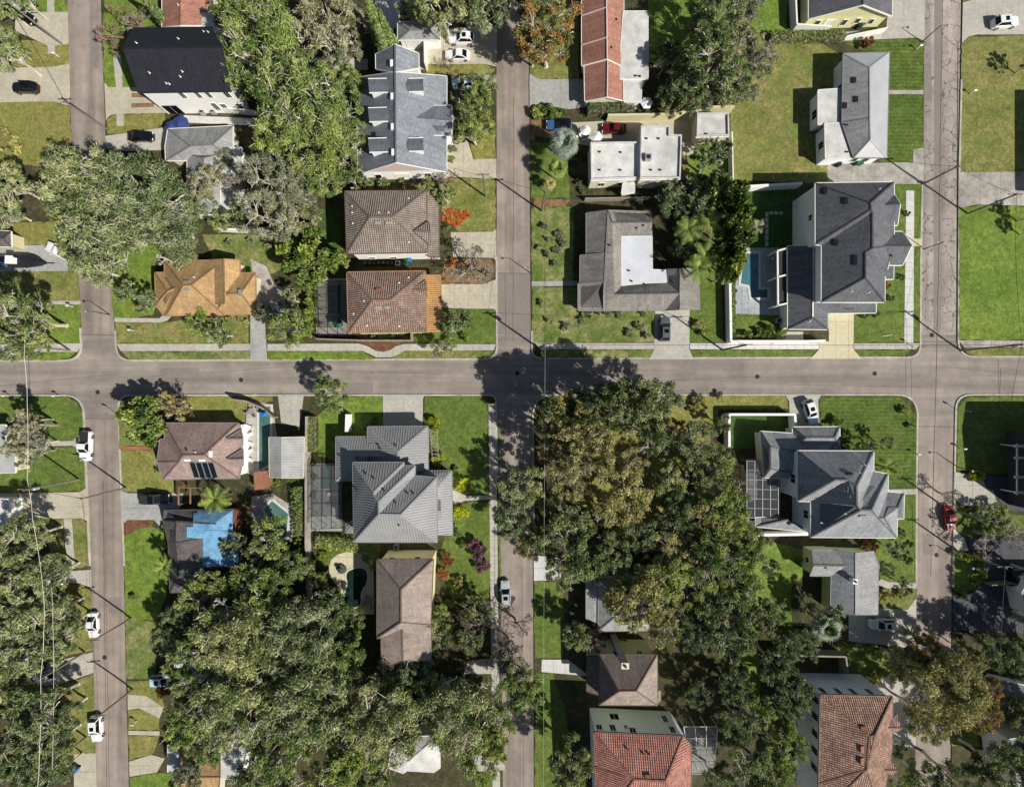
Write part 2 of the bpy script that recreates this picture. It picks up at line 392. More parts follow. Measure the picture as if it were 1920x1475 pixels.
def tar(pts, wd=.09):
    v = []; f = []
    for i, p in enumerate(pts):
        a = P(*pts[max(i - 1, 0)]); b = P(*pts[min(i + 1, len(pts) - 1)]); d = (b - a).normalized(); s = Vector((-d.y, d.x, 0)) * wd / 2; q = P(*p); q.z = .008
        v += [q - s, q + s]
        if i: f.append((2 * i - 2, 2 * i, 2 * i + 1, 2 * i - 1))
    o = mk('tar_seam', v, f, M['tar']); o['kind'] = 'structure'
def wob(x0, y0, x1, y1, n=24, a=.8):
    return [(x0 + (x1 - x0) * i / n + random.uniform(-a, a), y0 + (y1 - y0) * i / n) for i in range(n + 1)]
tar(wob(1768, -20, 1757, 640)); tar(wob(1757, 640, 1745, 1080, 20, .3)); tar(wob(1796, 80, 1793, 640, 20, .3), .14); tar(wob(1788, 880, 1783, 1300, 20, .3), .12)
tar(wob(193, 900, 200, 1475, 30, .3), .07); tar(wob(197, 1000, 205, 1475, 30, .3), .05); tar(wob(963, 180, 962, 640, 20, .3), .06); tar(wob(947, 380, 948, 640, 14, .3), .05); tar(wob(978, 1060, 982, 1475, 14, .4), .05)
tar(wob(1871, 660, 1873, 740, 8, .5), .06)
for x0, x1, y0 in ((154, 217, 627), (157, 222, 784), (932, 996, 512), (1722, 1792, 799), (1727, 1796, 640)):
    tar([(x0, y0), (x1, y0 + 1)], .07)
for k in range(7): tar(wob(-20 + k * 300, 693 + random.uniform(-12, 34), 230 + k * 300, 694 + random.uniform(-12, 34), 12, 0), .035)
def manhole(px, py, r=.42):
    m = MB(); p = P(px, py); m.lathe((p.x, p.y, 0), [(r, -.02), (r, .012)], 18); o = tag(m.build('manhole_cover', M['tar']), kind='structure')
for q in ((1747, 628), (183, 735), (970, 700), (963, 985), (452, 712), (1420, 706), (196, 1232), (1756, 1040), (1640, 700)): manhole(*q)
for x0, y0, x1, y1 in ((300, 690, 372, 704), (640, 716, 700, 738), (1300, 680, 1372, 692), (1580, 712, 1690, 722), (940, 240, 958, 268), (172, 60, 186, 128), (205, 1120, 228, 1150), (1732, 120, 1746, 190), (1730, 1000, 1752, 1040), (160, 820, 178, 880)):
    sheet('street_patch', F([(x0, y0), (x1, y0 + random.uniform(-2, 2)), (x1 + random.uniform(-2, 2), y1), (x0 + random.uniform(-2, 2), y1)]), .012, 'asphalt_patch')
def fillet(a, b, c, r, n=9):
    a, b, c = Vector(a), Vector(b), Vector(c); p = b + (a - b).normalized() * r; q = b + (c - b).normalized() * r
    return [tuple(p * (1 - t) ** 2 + b * 2 * t * (1 - t) + q * t * t) for t in [i / n for i in range(n + 1)]]
WL_ = [(120, -500), (126, 0), (135, 305), (148, 530), (152, 600), (155, 677)]; EL_ = [(184, -500), (190, 0), (199, 265), (211, 545), (216, 620), (218.5, 677)]
WM_ = [(930, -500), (931, 0), (931.5, 400), (933, 674)]; EM_ = [(990, -500), (991, 0), (993, 140), (995.5, 500), (996.5, 673)]
WR_ = [(1736, -500), (1733, 0), (1730, 300), (1727, 480), (1726, 671)]; ER_ = [(1806, -500), (1803, 0), (1801, 150), (1797, 320), (1796, 500), (1795, 670)]
WLs = [(157, 740), (163, 885), (170, 1060), (176, 1300), (181, 1475), (195, 1975)]; ELs = [(221, 740), (226, 885), (233, 1060), (238, 1300), (243, 1475), (257, 1975)]
WMs = [(931, 739.5), (934, 900), (939, 1100), (943, 1475), (948, 1975)]; EMs = [(998, 739), (999, 900), (1000.5, 1040), (1002, 1475), (1006, 1975)]
WRs = [(1721, 739), (1719, 900), (1718, 1100), (1715, 1475), (1712, 1975)]; ERs = [(1791, 739), (1788, 900), (1785, 1100), (1783, 1475), (1780, 1975)]
ZB = .12
def kerb(pts, inside):                  # light concrete lip inside the block edge
    v = []; f = []; n = len(pts); wd = 2.6
    for i, p in enumerate(pts):
        a = Vector(pts[max(i - 1, 0)]); b = Vector(pts[min(i + 1, n - 1)]); d = (b - a).normalized(); s = Vector((-d.y, d.x)) * wd * inside
        o = Vector(p) - s * .25; q = Vector(p) + s
        for r, z in ((o, 0.001), (o, .15), (q, .15), (q, .10)): g = P(r.x, r.y); v.append((g.x, g.y, z))
        if i:
            for k in range(3): f.append((4 * i - 4 + k, 4 * i + k, 4 * i + k + 1, 4 * i - 3 + k))
    tag(mk('kerb', v, f, M['kerb']), kind='structure')
def block(outline, mat='yard'):
    m = MB(); pts = ccw([tuple(P(x, y)[:2]) for x, y in outline]); m.prism(pts, -.05, ZB); tag(m.build('block_ground', M[mat]), kind='structure')
def lean(path, y0, y1): return [p for p in path if y0 <= p[1] <= y1]
far = 1200
# north side of the cross street
f1 = fillet(WL_[-2], WL_[-1], (-400, 677), 34); block([(-far, -500)] + WL_[:-1] + f1 + [(-far, 678)]); kerb([(152, 615)] + f1 + [(-far, 678)], 1)
f1 = fillet(EL_[-2], EL_[-1], (900, 675), 30); f2 = fillet((300, 676), WM_[-1], WM_[-2], 26); block(EL_[:-1] + f1 + f2 + WM_[:-1][::-1]); kerb([(216, 620)] + f1 + f2 + [(932.6, 600), (932, 480)], -1)
f1 = fillet(EM_[-2], EM_[-1], (1700, 671), 20); f2 = fillet((1100, 673), WR_[-1], WR_[-2], 26); block(EM_[:-1] + f1 + f2 + WR_[:-1][::-1]); kerb([(996, 620)] + f1 + f2 + [(1726.5, 600), (1727, 480), (1730, 300)], -1)
f1 = fillet(ER_[-2], ER_[-1], (2500, 668), 32); block(ER_[:-1] + f1 + [(1920 + far, 667), (1920 + far, -500)]); kerb([(1801, 150), (1797, 320), (1796, 500)] + f1 + [(1920 + far, 667)], -1)
# south side
f1 = fillet((-400, 741), WLs[0], WLs[1], 36); block([(-far, 741)] + f1 + WLs[1:] + [(-far, 1975)]); kerb([(-far, 741)] + f1 + [WLs[1], WLs[2]], 1)
f1 = fillet(ELs[1], ELs[0], (900, 740), 26); f2 = fillet((300, 740), WMs[0], WMs[1], 14); block(ELs[1:][::-1] + f1 + f2 + WMs[1:]); kerb([ELs[2], ELs[1]] + f1 + f2 + [(934, 900)], 1)
f1 = fillet(EMs[1], EMs[0], (1700, 739), 42); f2 = fillet((1100, 739), WRs[0], WRs[1], 42); block(EMs[1:][::-1] + f1 + f2 + WRs[1:]); kerb([EMs[2], EMs[1]] + f1 + f2 + [WRs[1], WRs[2]], 1)
f1 = fillet(ERs[1], ERs[0], (2500, 739), 30); block(ERs[1:][::-1] + f1 + [(1920 + far, 738), (1920 + far, 1975)]); kerb([ERs[2], ERs[1]] + f1 + [(1920 + far, 738)], 1)
LAYER = [0]
def lawn(mat, pts, name='lawn', wobble=.16):
    LAYER[0] = (LAYER[0] + 1) % 8; z = ZB + .004 * (1 + LAYER[0]); q = [P(x, y) for x, y in pts]; out = []
    for i, a in enumerate(q):
        b = q[(i + 1) % len(q)]; n = max(1, int((b - a).length / .8))
        for k in range(n):
            p = a.lerp(b, k / n); out.append(p + Vector((random.uniform(-1, 1), random.uniform(-1, 1), 0)) * (wobble if k else 0))
    sheet(name, out, z, mat)
ZS = .17
def paved(name, mat, pts, slab=None, ang=0.0):   # concrete pour; with slab set it is cast in separate slabs with open joints
    q = ccw([tuple(P(x, y)[:2]) for x, y in pts])
    if not slab:
        m = MB(); m.prism(q, .1, ZS); return tag(m.build(name, M[mat]), kind='structure')
    o = tag(sheet(name, [Vector((x, y, 0)) for x, y in offset(q, .02)], ZS - .035, 'concrete_gray'), kind='structure')
    ca, sa = math.cos(-ang), math.sin(-ang); qq = [(x * ca - y * sa, x * sa + y * ca) for x, y in q]
    sx, sy = slab if isinstance(slab, tuple) else (slab, slab); xs = [p[0] for p in qq]; ys = [p[1] for p in qq]; g = .02
    nx = max(1, round((max(xs) - min(xs)) / sx)); ny = max(1, round((max(ys) - min(ys)) / sy)); dx = (max(xs) - min(xs)) / nx; dy = (max(ys) - min(ys)) / ny
    for i in range(nx):
        for j in range(ny):
            c = clip_rect(qq, min(xs) + i * dx + g, min(ys) + j * dy + g, min(xs) + (i + 1) * dx - g, min(ys) + (j + 1) * dy - g)
            if len(c) > 2 and abs(area(c)) > .05:
                c = ccw([(x * ca + y * sa, -x * sa + y * ca) for x, y in c]); m = MB(); m.prism(c, .1, ZS + random.uniform(-.006, .006)); m.build('slab', M[mat], o)
    return o
# --- north-west block
lawn('grass_tan', [(-60, 193), (100, 191), (132, 202), (136, 305), (90, 312), (-60, 305)])
paved('driveway', 'concrete_warm', [(-40, 112), (8, 112), (22, 128), (100, 127), (131, 121), (132.5, 200), (100, 191), (-40, 194)], 4.2)
lawn('grass_tan', [(22, 76), (130, 80), (131, 121), (100, 127), (23, 127)])
paved('driveway', 'concrete_warm', [(30, 24), (128, 24), (129.5, 84), (92, 88), (55, 70), (30, 60)], 4.0)
lawn('grass_bright', [(50, -30), (125, -30), (127, 24), (52, 25)])
paved('path', 'concrete', [(90, -20), (103, -20), (103, 24), (90, 24)]); paved('path', 'concrete', [(91, 88), (104, 84), (104, 101), (91, 102)])
lawn('grass_tan', [(15, 420), (116, 415), (120, 459), (22, 460)]); paved('driveway', 'concrete_gray', [(-60, 462), (147, 459), (148.5, 508), (-60, 511)], 5)
lawn('grass_mixed', [(-60, 511), (148, 508), (151, 564), (-60, 567)]); paved('path', 'concrete', [(60, 564.5), (151.5, 564), (152, 571), (60, 571.5)], (1.5, .7))
lawn('grass_bright', [(-60, 571), (151, 571), (154, 643), (-60, 645)]); paved('sidewalk', 'concrete', [(-200, 646), (154, 643.5), (146, 660), (-200, 660)], (1.5, 1.4))
lawn('grass_bright', [(-200, 660), (144, 660), (130, 672), (110, 675), (-200, 676)])
# --- block between left and middle street, north
lawn('grass_bright', [(193, 70), (232, 70), (262, 100), (262, 165), (205, 168), (197, 155)]); paved('path', 'concrete', [(213, 104), (228, 104), (231, 165), (219, 165)], (1.3, 1.5))
lawn('grass_bright', [(200, -40), (300, -40), (300, 45), (192, 70)])
paved('driveway', 'concrete_warm', [(197, 156), (205, 165), (255, 165), (330, 170), (340, 212), (215, 215), (206, 218), (200, 226)], 3.6)
sheet('planting_strip', F([(248, 176), (290, 176), (290, 184), (248, 184)]), ZS + .012, 'soil'); sheet('planting_strip', F([(248, 195), (290, 194), (290, 202), (248, 203)]), ZS + .012, 'soil')
paved('path', 'concrete', [(220, 215), (233, 215), (233, 237), (220, 237)]); lawn('grass_tan', [(201, 226), (216, 216), (310, 213), (310, 226), (295, 243), (202, 253)])
paved('driveway', 'concrete', [(199, 256), (310, 240), (316, 282), (240, 284), (201, 280)], 4); paved('path', 'concrete_white', [(345, 217), (490, 224), (490, 237), (350, 231)], 1.4)
lawn('grass_bright', [(232, 430), (320, 430), (292, 495), (290, 590), (213, 600), (211, 545)]); lawn('grass_mixed', [(217, 604), (300, 605), (465, 590), (467, 644), (220, 644)])
paved('path', 'concrete', [(216, 596), (300, 597), (310, 588), (325, 590), (315, 601), (300, 605), (216, 603.5)]); lawn('grass_patchy', [(380, 440), (530, 440), (560, 500), (480, 520), (400, 485)])
paved('sidewalk', 'concrete', [(219.5, 644.5), (471, 644.5), (471, 657.5), (228, 658.5)], (1.5, 1.4)); lawn('grass_patchy', [(229, 659), (471, 658), (471, 674), (246, 675)])
paved('driveway', 'concrete_gray', [(470, 590), (497, 600), (502, 676), (470.5, 676)], (3, 2.6))
paved('sidewalk', 'concrete', [(502, 645), (672, 644), (690, 649), (703, 657), (718, 660), (732, 656), (745, 648), (760, 645), (930, 645.5), (926, 657), (760, 657.5), (744, 666), (732, 670), (706, 670), (694, 664), (680, 658), (502, 658)], (1.5, 2.7))
lawn('grass_bright', [(503, 659), (680, 659), (700, 670), (700, 674), (503, 674)]); lawn('grass_mixed', [(735, 671), (748, 663), (765, 658), (924, 658), (915, 670), (905, 673), (735, 674)]); lawn('mulch', [(672, 638), (760, 638), (745, 647), (732, 655), (718, 659), (704, 656), (690, 648)], 'mulch_bed')
paved('patio', 'concrete_old', [(470, 485), (500, 500), (516, 535), (556, 545), (552, 590), (486, 600), (480, 540)])
lawn('grass_mixed', [(832, 335), (928, 335), (930, 430), (924, 434), (860, 434), (828, 395)]); paved('driveway', 'concrete_warm', [(845, 436), (924, 435), (931, 429), (931, 490), (925, 484), (850, 482)], 2.6)
lawn('soil', [(835, 486), (920, 485), (928, 500), (925, 523), (905, 531), (828, 530)], 'mulch_bed'); paved('driveway', 'concrete_warm', [(826, 533), (905, 533), (931, 524), (932, 585), (925, 579), (870, 579), (826, 577)], 3)
lawn('grass_lush', [(828, 580), (925, 580), (932, 588), (932, 644), (780, 645), (775, 625), (828, 620)])
paved('driveway', 'concrete_warm', [(798, 70), (838, 55), (932, 50), (931, 126), (905, 121), (800, 122)], 3.4); lawn('grass_tan', [(800, 123), (905, 121), (929, 131), (920, 141), (800, 142)])
paved('driveway', 'concrete_warm', [(838, 262), (876, 262), (888, 300), (931, 298), (931, 336), (838, 332)], 3.2); lawn('grass_tan', [(880, 262), (928, 230), (929, 296), (910, 302), (890, 298)])
paved('driveway', 'concrete_white', [(700, -30), (752, -30), (750, 45), (735, 60), (708, 40)], 3); paved('courtyard', 'concrete', [(758, 74), (800, 74), (800, 132), (765, 132)])
paved('driveway', 'concrete', [(590, 108), (690, 112), (690, 132), (640, 134), (590, 122)], 3)
paved('driveway', 'concrete_old', [(846, 142), (931, 142), (931, 158), (846, 160)], 3)
lawn('grass_turf', [(596, 393), (612, 390), (640, 395), (640, 478), (597, 472)]); lawn('gravel', [(584, 388), (596, 390), (597, 474), (585, 480)], 'gravel_path')
# --- block between middle and right street, north
paved('driveway', 'concrete_gray', [(992.5, 140), (1012, 150), (1110, 150), (1110, 200), (1066, 206), (1010, 196), (993, 200)], (5.4, 1.3)); lawn('grass_mixed', [(994, 0), (1085, 0), (1085, 150), (1012, 149), (994, 139)])
lawn('soil', [(994, 226), (1030, 226), (1050, 262), (994, 254)], 'dirt_patch'); paved('patio', 'concrete_warm', [(1052, 232), (1210, 224), (1290, 216), (1330, 214), (1300, 292), (1240, 292), (1062, 268)])
lawn('grass_lush', [(994, 268), (1064, 268), (1068, 372), (996, 372)]); lawn('soil', [(1275, 250), (1302, 270), (1302, 325), (1270, 345)], 'dirt_patch'); lawn('grass_bright', [(1285, 270), (1362, 260), (1362, 350), (1285, 345)])
lawn('grass_bright', [(1214, -40), (1330, -40), (1330, 120), (1214, 120)])
lawn('grass_mixed', [(1368, 85), (1420, 60), (1545, 85), (1585, 110), (1575, 345), (1368, 338)]); lawn('grass_bright', [(1368, -40), (1475, -40), (1475, 70), (1368, 90)])
lawn('grass_striped', [(1575, 78), (1726, 72), (1731, 80), (1730, 170), (1640, 170), (1640, 105)]); paved('path', 'concrete_old', [(1655, 170), (1730, 170), (1730, 178), (1655, 178)], (1.6, .8)); lawn('grass_striped', [(1650, 178), (1730, 178), (1729, 280), (1712, 282), (1712, 306), (1650, 306)])
paved('driveway', 'concrete_old', [(1550, 308), (1711, 305), (1711, 281), (1730, 278), (1729.5, 346), (1550, 344)], 4.5); paved('driveway', 'concrete', [(1672, -40), (1733, -40), (1732, 78), (1718, 72), (1575, 78), (1575, 62), (1660, 56)], 4)
lawn('grass_patchy', [(997, 392), (1075, 388), (1075, 528), (997, 528)]); paved('path', 'concrete_gray', [(996.5, 528), (1085, 527), (1085, 536), (996.5, 537)], (2, .9)); lawn('grass_patchy', [(997, 538), (1085, 538), (1095, 580), (1228, 582), (1227, 642), (998, 643)])
lawn('soil', [(1003, 372), (1068, 375), (1060, 388), (1000, 392)], 'dirt_patch')
paved('driveway', 'concrete', [(1228, 578), (1293, 578), (1292, 655), (1300, 673.5), (1216, 674), (1226, 655)], (6, 2.6)); lawn('grass_lush', [(1294, 578), (1320, 500), (1350, 500), (1356, 642), (1293, 643)])
paved('sidewalk', 'concrete', [(1003, 643), (1226, 643), (1226, 655), (1013, 655)], (1.5, 1.2)); paved('sidewalk', 'concrete_white', [(1293, 643.5), (1536, 643.5), (1534, 655), (1293, 655)], (1.5, 1.2)); paved('sidewalk', 'concrete', [(1600, 643.5), (1725, 643.5), (1716, 655), (1600, 655)], (1.5, 1.2))
lawn('grass_patchy', [(1016, 656), (1224, 656), (1216, 671), (1012, 671)]); lawn('grass_lush', [(1294, 656), (1531, 656), (1520, 669), (1302, 670)]); lawn('grass_lush', [(1600, 656), (1706, 656), (1694, 668), (1612, 669)])
lawn('grass_lush', [(1366, 585), (1470, 585), (1470, 640), (1366, 640)]); lawn('grass_turf', [(1390, 350), (1490, 350), (1490, 468), (1390, 468)]); lawn('grass_lush', [(1640, 345), (1726, 345), (1726, 640), (1598, 642), (1598, 580)])
paved('sidewalk', 'concrete_white', [(1698, 358), (1713, 358), (1711, 643), (1694, 643)], (1.5, 1.5)); paved('path', 'concrete_cream', [(1712, 448), (1727.5, 448), (1727, 462), (1711.5, 462)])
paved('driveway', 'concrete_cream', [(1553, 580), (1600, 580), (1599, 655), (1614, 672.5), (1518, 673), (1535, 655), (1537, 640), (1553, 640)], 2.4)
paved('patio', 'pool_deck', [(1378, 465), (1475, 465), (1475, 592), (1378, 588)], 1.2); paved('path', 'concrete', [(1455, 622), (1505, 622), (1505, 640), (1455, 640)])
for k in range(6): paved('stepping_stone', 'concrete', [(1434, 398 + k * 11), (1440, 398 + k * 11), (1440, 407 + k * 11), (1434, 407 + k * 11)])
for k in range(3): paved('stepping_stone', 'concrete', [(1442 + k * 9, 397), (1449 + k * 9, 397), (1449 + k * 9, 403), (1442 + k * 9, 403)])
# --- north-east block
lawn('grass_mixed', [(1802, 82), (1815, 71), (1990, 66), (1990, 324), (1798, 323)]); paved('driveway', 'concrete', [(1804, 6), (1830, 0), (1990, -10), (1990, 66), (1830, 66), (1815, 70), (1802, 82)], 4.4); lawn('grass_mixed', [(1803, -60), (1990, -60), (1990, -12), (1830, -1), (1804, 5)])
paved('driveway', 'concrete_old', [(1798, 324), (1990, 322), (1990, 388), (1830, 384), (1797, 391)], 4); lawn('grass_bright', [(1797, 391), (1830, 386), (1990, 389), (1990, 637), (1796, 637)])
paved('sidewalk', 'concrete_old', [(1796, 638), (2100, 640), (2100, 652), (1806, 651)], (1.5, 1.2)); lawn('grass_mixed', [(1808, 652), (2100, 653), (2100, 667), (1826, 668), (1812, 662)])
# --- south-west block
lawn('grass_lush', [(-60, 743), (124, 743), (145, 754), (156, 775), (160, 826), (-60, 826)]); paved('path', 'concrete', [(98, 827), (138, 826), (148, 816), (160, 814), (161, 846), (150, 842), (138, 835), (98, 836)])
lawn('grass_lush', [(-60, 838), (160, 838), (165, 912), (150, 920), (-60, 925)]); paved('driveway', 'concrete_warm', [(-60, 925), (150, 922), (165, 913), (167.5, 978), (155, 971), (75, 972), (60, 985), (-60, 985)], 3.8)
lawn('grass_mixed', [(60, 985), (75, 973), (157, 972), (167, 985), (170, 1060), (105, 1072), (90, 1010)]); paved('path', 'concrete', [(121, 972), (136, 972), (141.5, 1063), (127, 1064)], (1.5, 1.8)); paved('driveway', 'concrete', [(100, 1072), (171, 1067), (172.5, 1100), (150, 1093), (100, 1090)], 3)
lawn('grass_tan', [(80, 1093), (150, 1094), (172, 1102), (175, 1218), (80, 1240)]); paved('driveway', 'concrete', [(90, 1242), (140, 1230), (175, 1221), (176, 1260), (105, 1284), (80, 1284)], 3); lawn('grass_mixed', [(80, 1286), (110, 1284), (176, 1262), (180, 1412), (80, 1415)])
paved('driveway', 'concrete_warm', [(140, 1412), (180, 1410), (182, 1480), (140, 1480)], 3); lawn('grass_mixed', [(157, 1462), (181, 1462), (182, 1490), (157, 1490)])
# --- block between left and middle street, south
lawn('grass_mixed', [(222, 765), (232, 750), (250, 743), (300, 743), (300, 836), (224, 836)]); paved('path', 'terracotta', [(224, 836), (296, 837), (296, 843.5), (225, 842.5)]); lawn('grass_tan', [(225, 844), (296, 845), (325, 900), (330, 923), (238, 922), (227, 915)])
paved('driveway', 'concrete_gray', [(227.5, 918), (240, 924), (345, 924), (330, 985), (300, 985), (290, 974), (240, 974), (230, 982)], 3.2); lawn('mulch', [(231, 980), (240, 975), (290, 975), (286, 986), (262, 990), (245, 1000), (232, 1004)], 'mulch_bed')
lawn('grass_bright', [(232, 1004), (246, 1000), (262, 991), (286, 987), (312, 1000), (316, 1090), (300, 1160), (236, 1162)]); lawn('grass_patchy', [(236, 1163), (300, 1163), (290, 1270), (239, 1272)]); lawn('grass_mixed', [(240, 1275), (300, 1275), (310, 1330), (241, 1300)])
paved('driveway', 'concrete_warm', [(240.5, 1300), (275, 1303), (308, 1325), (300, 1345), (262, 1326), (241, 1330)], 2.4); lawn('grass_tan', [(241, 1331), (262, 1327), (300, 1345), (300, 1367), (242, 1367)]); paved('path', 'concrete_warm', [(241.5, 1368), (300, 1369), (300, 1377), (242, 1376)])
lawn('grass_tan', [(242, 1378), (300, 1378), (290, 1410), (244, 1424)]); paved('driveway', 'concrete_warm', [(243, 1426), (285, 1413), (310, 1420), (295, 1446), (244.5, 1454)], 2.4); lawn('grass_bright', [(245, 1456), (300, 1447), (340, 1448), (340, 1490), (246, 1490)])
lawn('grass_tan', [(340, 743), (512, 743), (512, 752), (460, 762), (460, 792), (350, 798)]); paved('patio', 'concrete', [(462, 762), (482, 753), (512, 758), (520, 820), (500, 905), (462, 885)], 2.2); paved('driveway', 'concrete', [(522, 742), (570, 742), (562, 800), (528, 792)], 3)
lawn('grass_bright', [(597, 778), (640, 745), (716, 742), (718, 802), (650, 870), (597, 855)]); paved('driveway', 'concrete', [(718, 740.5), (796, 740.5), (793, 748), (793, 806), (719, 806)], 3.6); lawn('grass_lush', [(797, 743), (905, 743), (914, 756), (917, 925), (846, 925), (830, 870), (797, 806)])
paved('sidewalk', 'concrete', [(916, 757), (929, 757), (932, 930), (938, 1490), (924, 1490), (917.5, 930)], (1.4, 1.5)); paved('path', 'concrete', [(845, 916), (876, 929), (917, 928), (917, 936), (872, 938), (850, 946)]); lawn('grass_lush', [(846, 946), (917, 938), (920, 1120), (846, 1120), (826, 1040)])
lawn('grass_lush', [(932, 800), (935.5, 800), (941, 1150), (937, 1150)]); lawn('grass_lush', [(595, 1000), (712, 1000), (712, 1060), (600, 1060)]); paved('patio', 'concrete_cream', [(617, 1062), (622, 1048), (634, 1038), (650, 1034), (672, 1028), (700, 1040), (702, 1150), (648, 1152), (638, 1130), (640, 1104), (628, 1092), (619, 1078)], 1.6)
paved('driveway', 'concrete', [(878, 1238), (944, 1230), (945, 1262), (870, 1262)], 2.5); paved('driveway', 'concrete', [(890, 1412), (946, 1404), (947, 1442), (890, 1445)], 2.5); lawn('grass_lush', [(890, 1446), (924, 1446), (924, 1490), (890, 1490)])
lawn('grass_turf', [(545, 905), (580, 905), (580, 1010), (545, 1010)])
# --- block between middle and right street, south
lawn('grass_lush', [(1002, 1090), (1056, 1088), (1056, 1233), (1003, 1233)]); paved('driveway', 'concrete_white', [(1000.5, 1040), (1052, 1046), (1052, 1086), (1001, 1088)], 3); paved('driveway', 'concrete_white', [(1016, 1235), (1064, 1235), (1105, 1266), (1015, 1258)], 2.4)
lawn('grass_lush', [(1003, 1262), (1036, 1260), (1060, 1330), (1070, 1400), (1045, 1480), (1003, 1480)]); lawn('grass_tan', [(1040, 742), (1345, 741), (1345, 800), (1240, 960), (1180, 1020), (1100, 960), (1010, 780)]); lawn('grass_tan', [(1346, 741), (1471, 741), (1478, 766), (1346, 766)])
lawn('grass_turf', [(1362, 776), (1480, 776), (1480, 840), (1362, 840)]); paved('driveway', 'concrete', [(1471, 740), (1539, 740), (1533, 750), (1536, 806), (1480, 806), (1479, 752)], 3)
lawn('grass_striped', [(1537, 743), (1682, 743), (1705, 757), (1717, 780), (1718, 915), (1620, 915), (1570, 800), (1537, 800)]); paved('path', 'concrete', [(1662, 917), (1718.5, 916), (1718.5, 926), (1662, 928)], (1.6, 1)); lawn('grass_lush', [(1660, 929), (1718, 928), (1717, 1092), (1650, 1096), (1640, 1020)])
lawn('grass_bright', [(1395, 1005), (1505, 1030), (1505, 1080), (1482, 1100), (1486, 1185), (1395, 1185)]); paved('path', 'concrete', [(1636, 1078), (1664, 1090), (1717, 1092), (1717, 1103), (1662, 1102), (1636, 1092)]); lawn('grass_mixed', [(1632, 1103), (1717, 1104), (1717, 1145), (1640, 1140)])
paved('driveway', 'concrete', [(1590, 1136), (1700, 1142), (1717, 1120), (1717, 1215), (1590, 1200)], 3.4); lawn('grass_lush', [(1570, 1205), (1716, 1218), (1716, 1270), (1640, 1285), (1570, 1260)]); paved('driveway', 'concrete', [(1630, 1285), (1690, 1250), (1716, 1280), (1715.5, 1400), (1650, 1390)], 3)
lawn('grass_bright', [(1390, 1222), (1424, 1222), (1424, 1310), (1395, 1300)])
# --- south-east block
lawn('grass_lush', [(1793, 770), (1803, 752), (1820, 744), (2000, 743), (2000, 890), (1838, 888), (1793, 880)]); paved('driveway', 'concrete', [(1789, 884), (1838, 894), (1848, 914), (1862, 920), (1866, 938), (1890, 955), (1880, 960), (1800, 945), (1787.5, 930)], 3); paved('driveway', 'dark_paving', [(1838, 892), (2000, 892), (2000, 965), (1890, 956), (1866, 936), (1862, 918), (1848, 912)], 2.4)
lawn('grass_lush', [(1787, 945), (1880, 962), (2000, 968), (2000, 992), (1836, 1003), (1806, 1006), (1787, 985)]); paved('driveway', 'concrete', [(1786.5, 990), (1806, 1008), (1815, 1030), (1786, 1036)], 3); lawn('grass_bright', [(1786, 1038), (1838, 1036), (1850, 1086), (1806, 1114), (1785, 1104)])
paved('driveway', 'dark_paving', [(1816, 1010), (2000, 994), (2000, 1190), (1785, 1180), (1785, 1120), (1808, 1116), (1852, 1088), (1842, 1036), (1818, 1030)], 3); paved('driveway', 'concrete', [(1784, 1330), (1880, 1280), (1980, 1290), (1980, 1310), (1850, 1360), (1784, 1368)], 3); lawn('grass_bright', [(1783, 1370), (1826, 1362), (1836, 1396), (1783, 1396)])
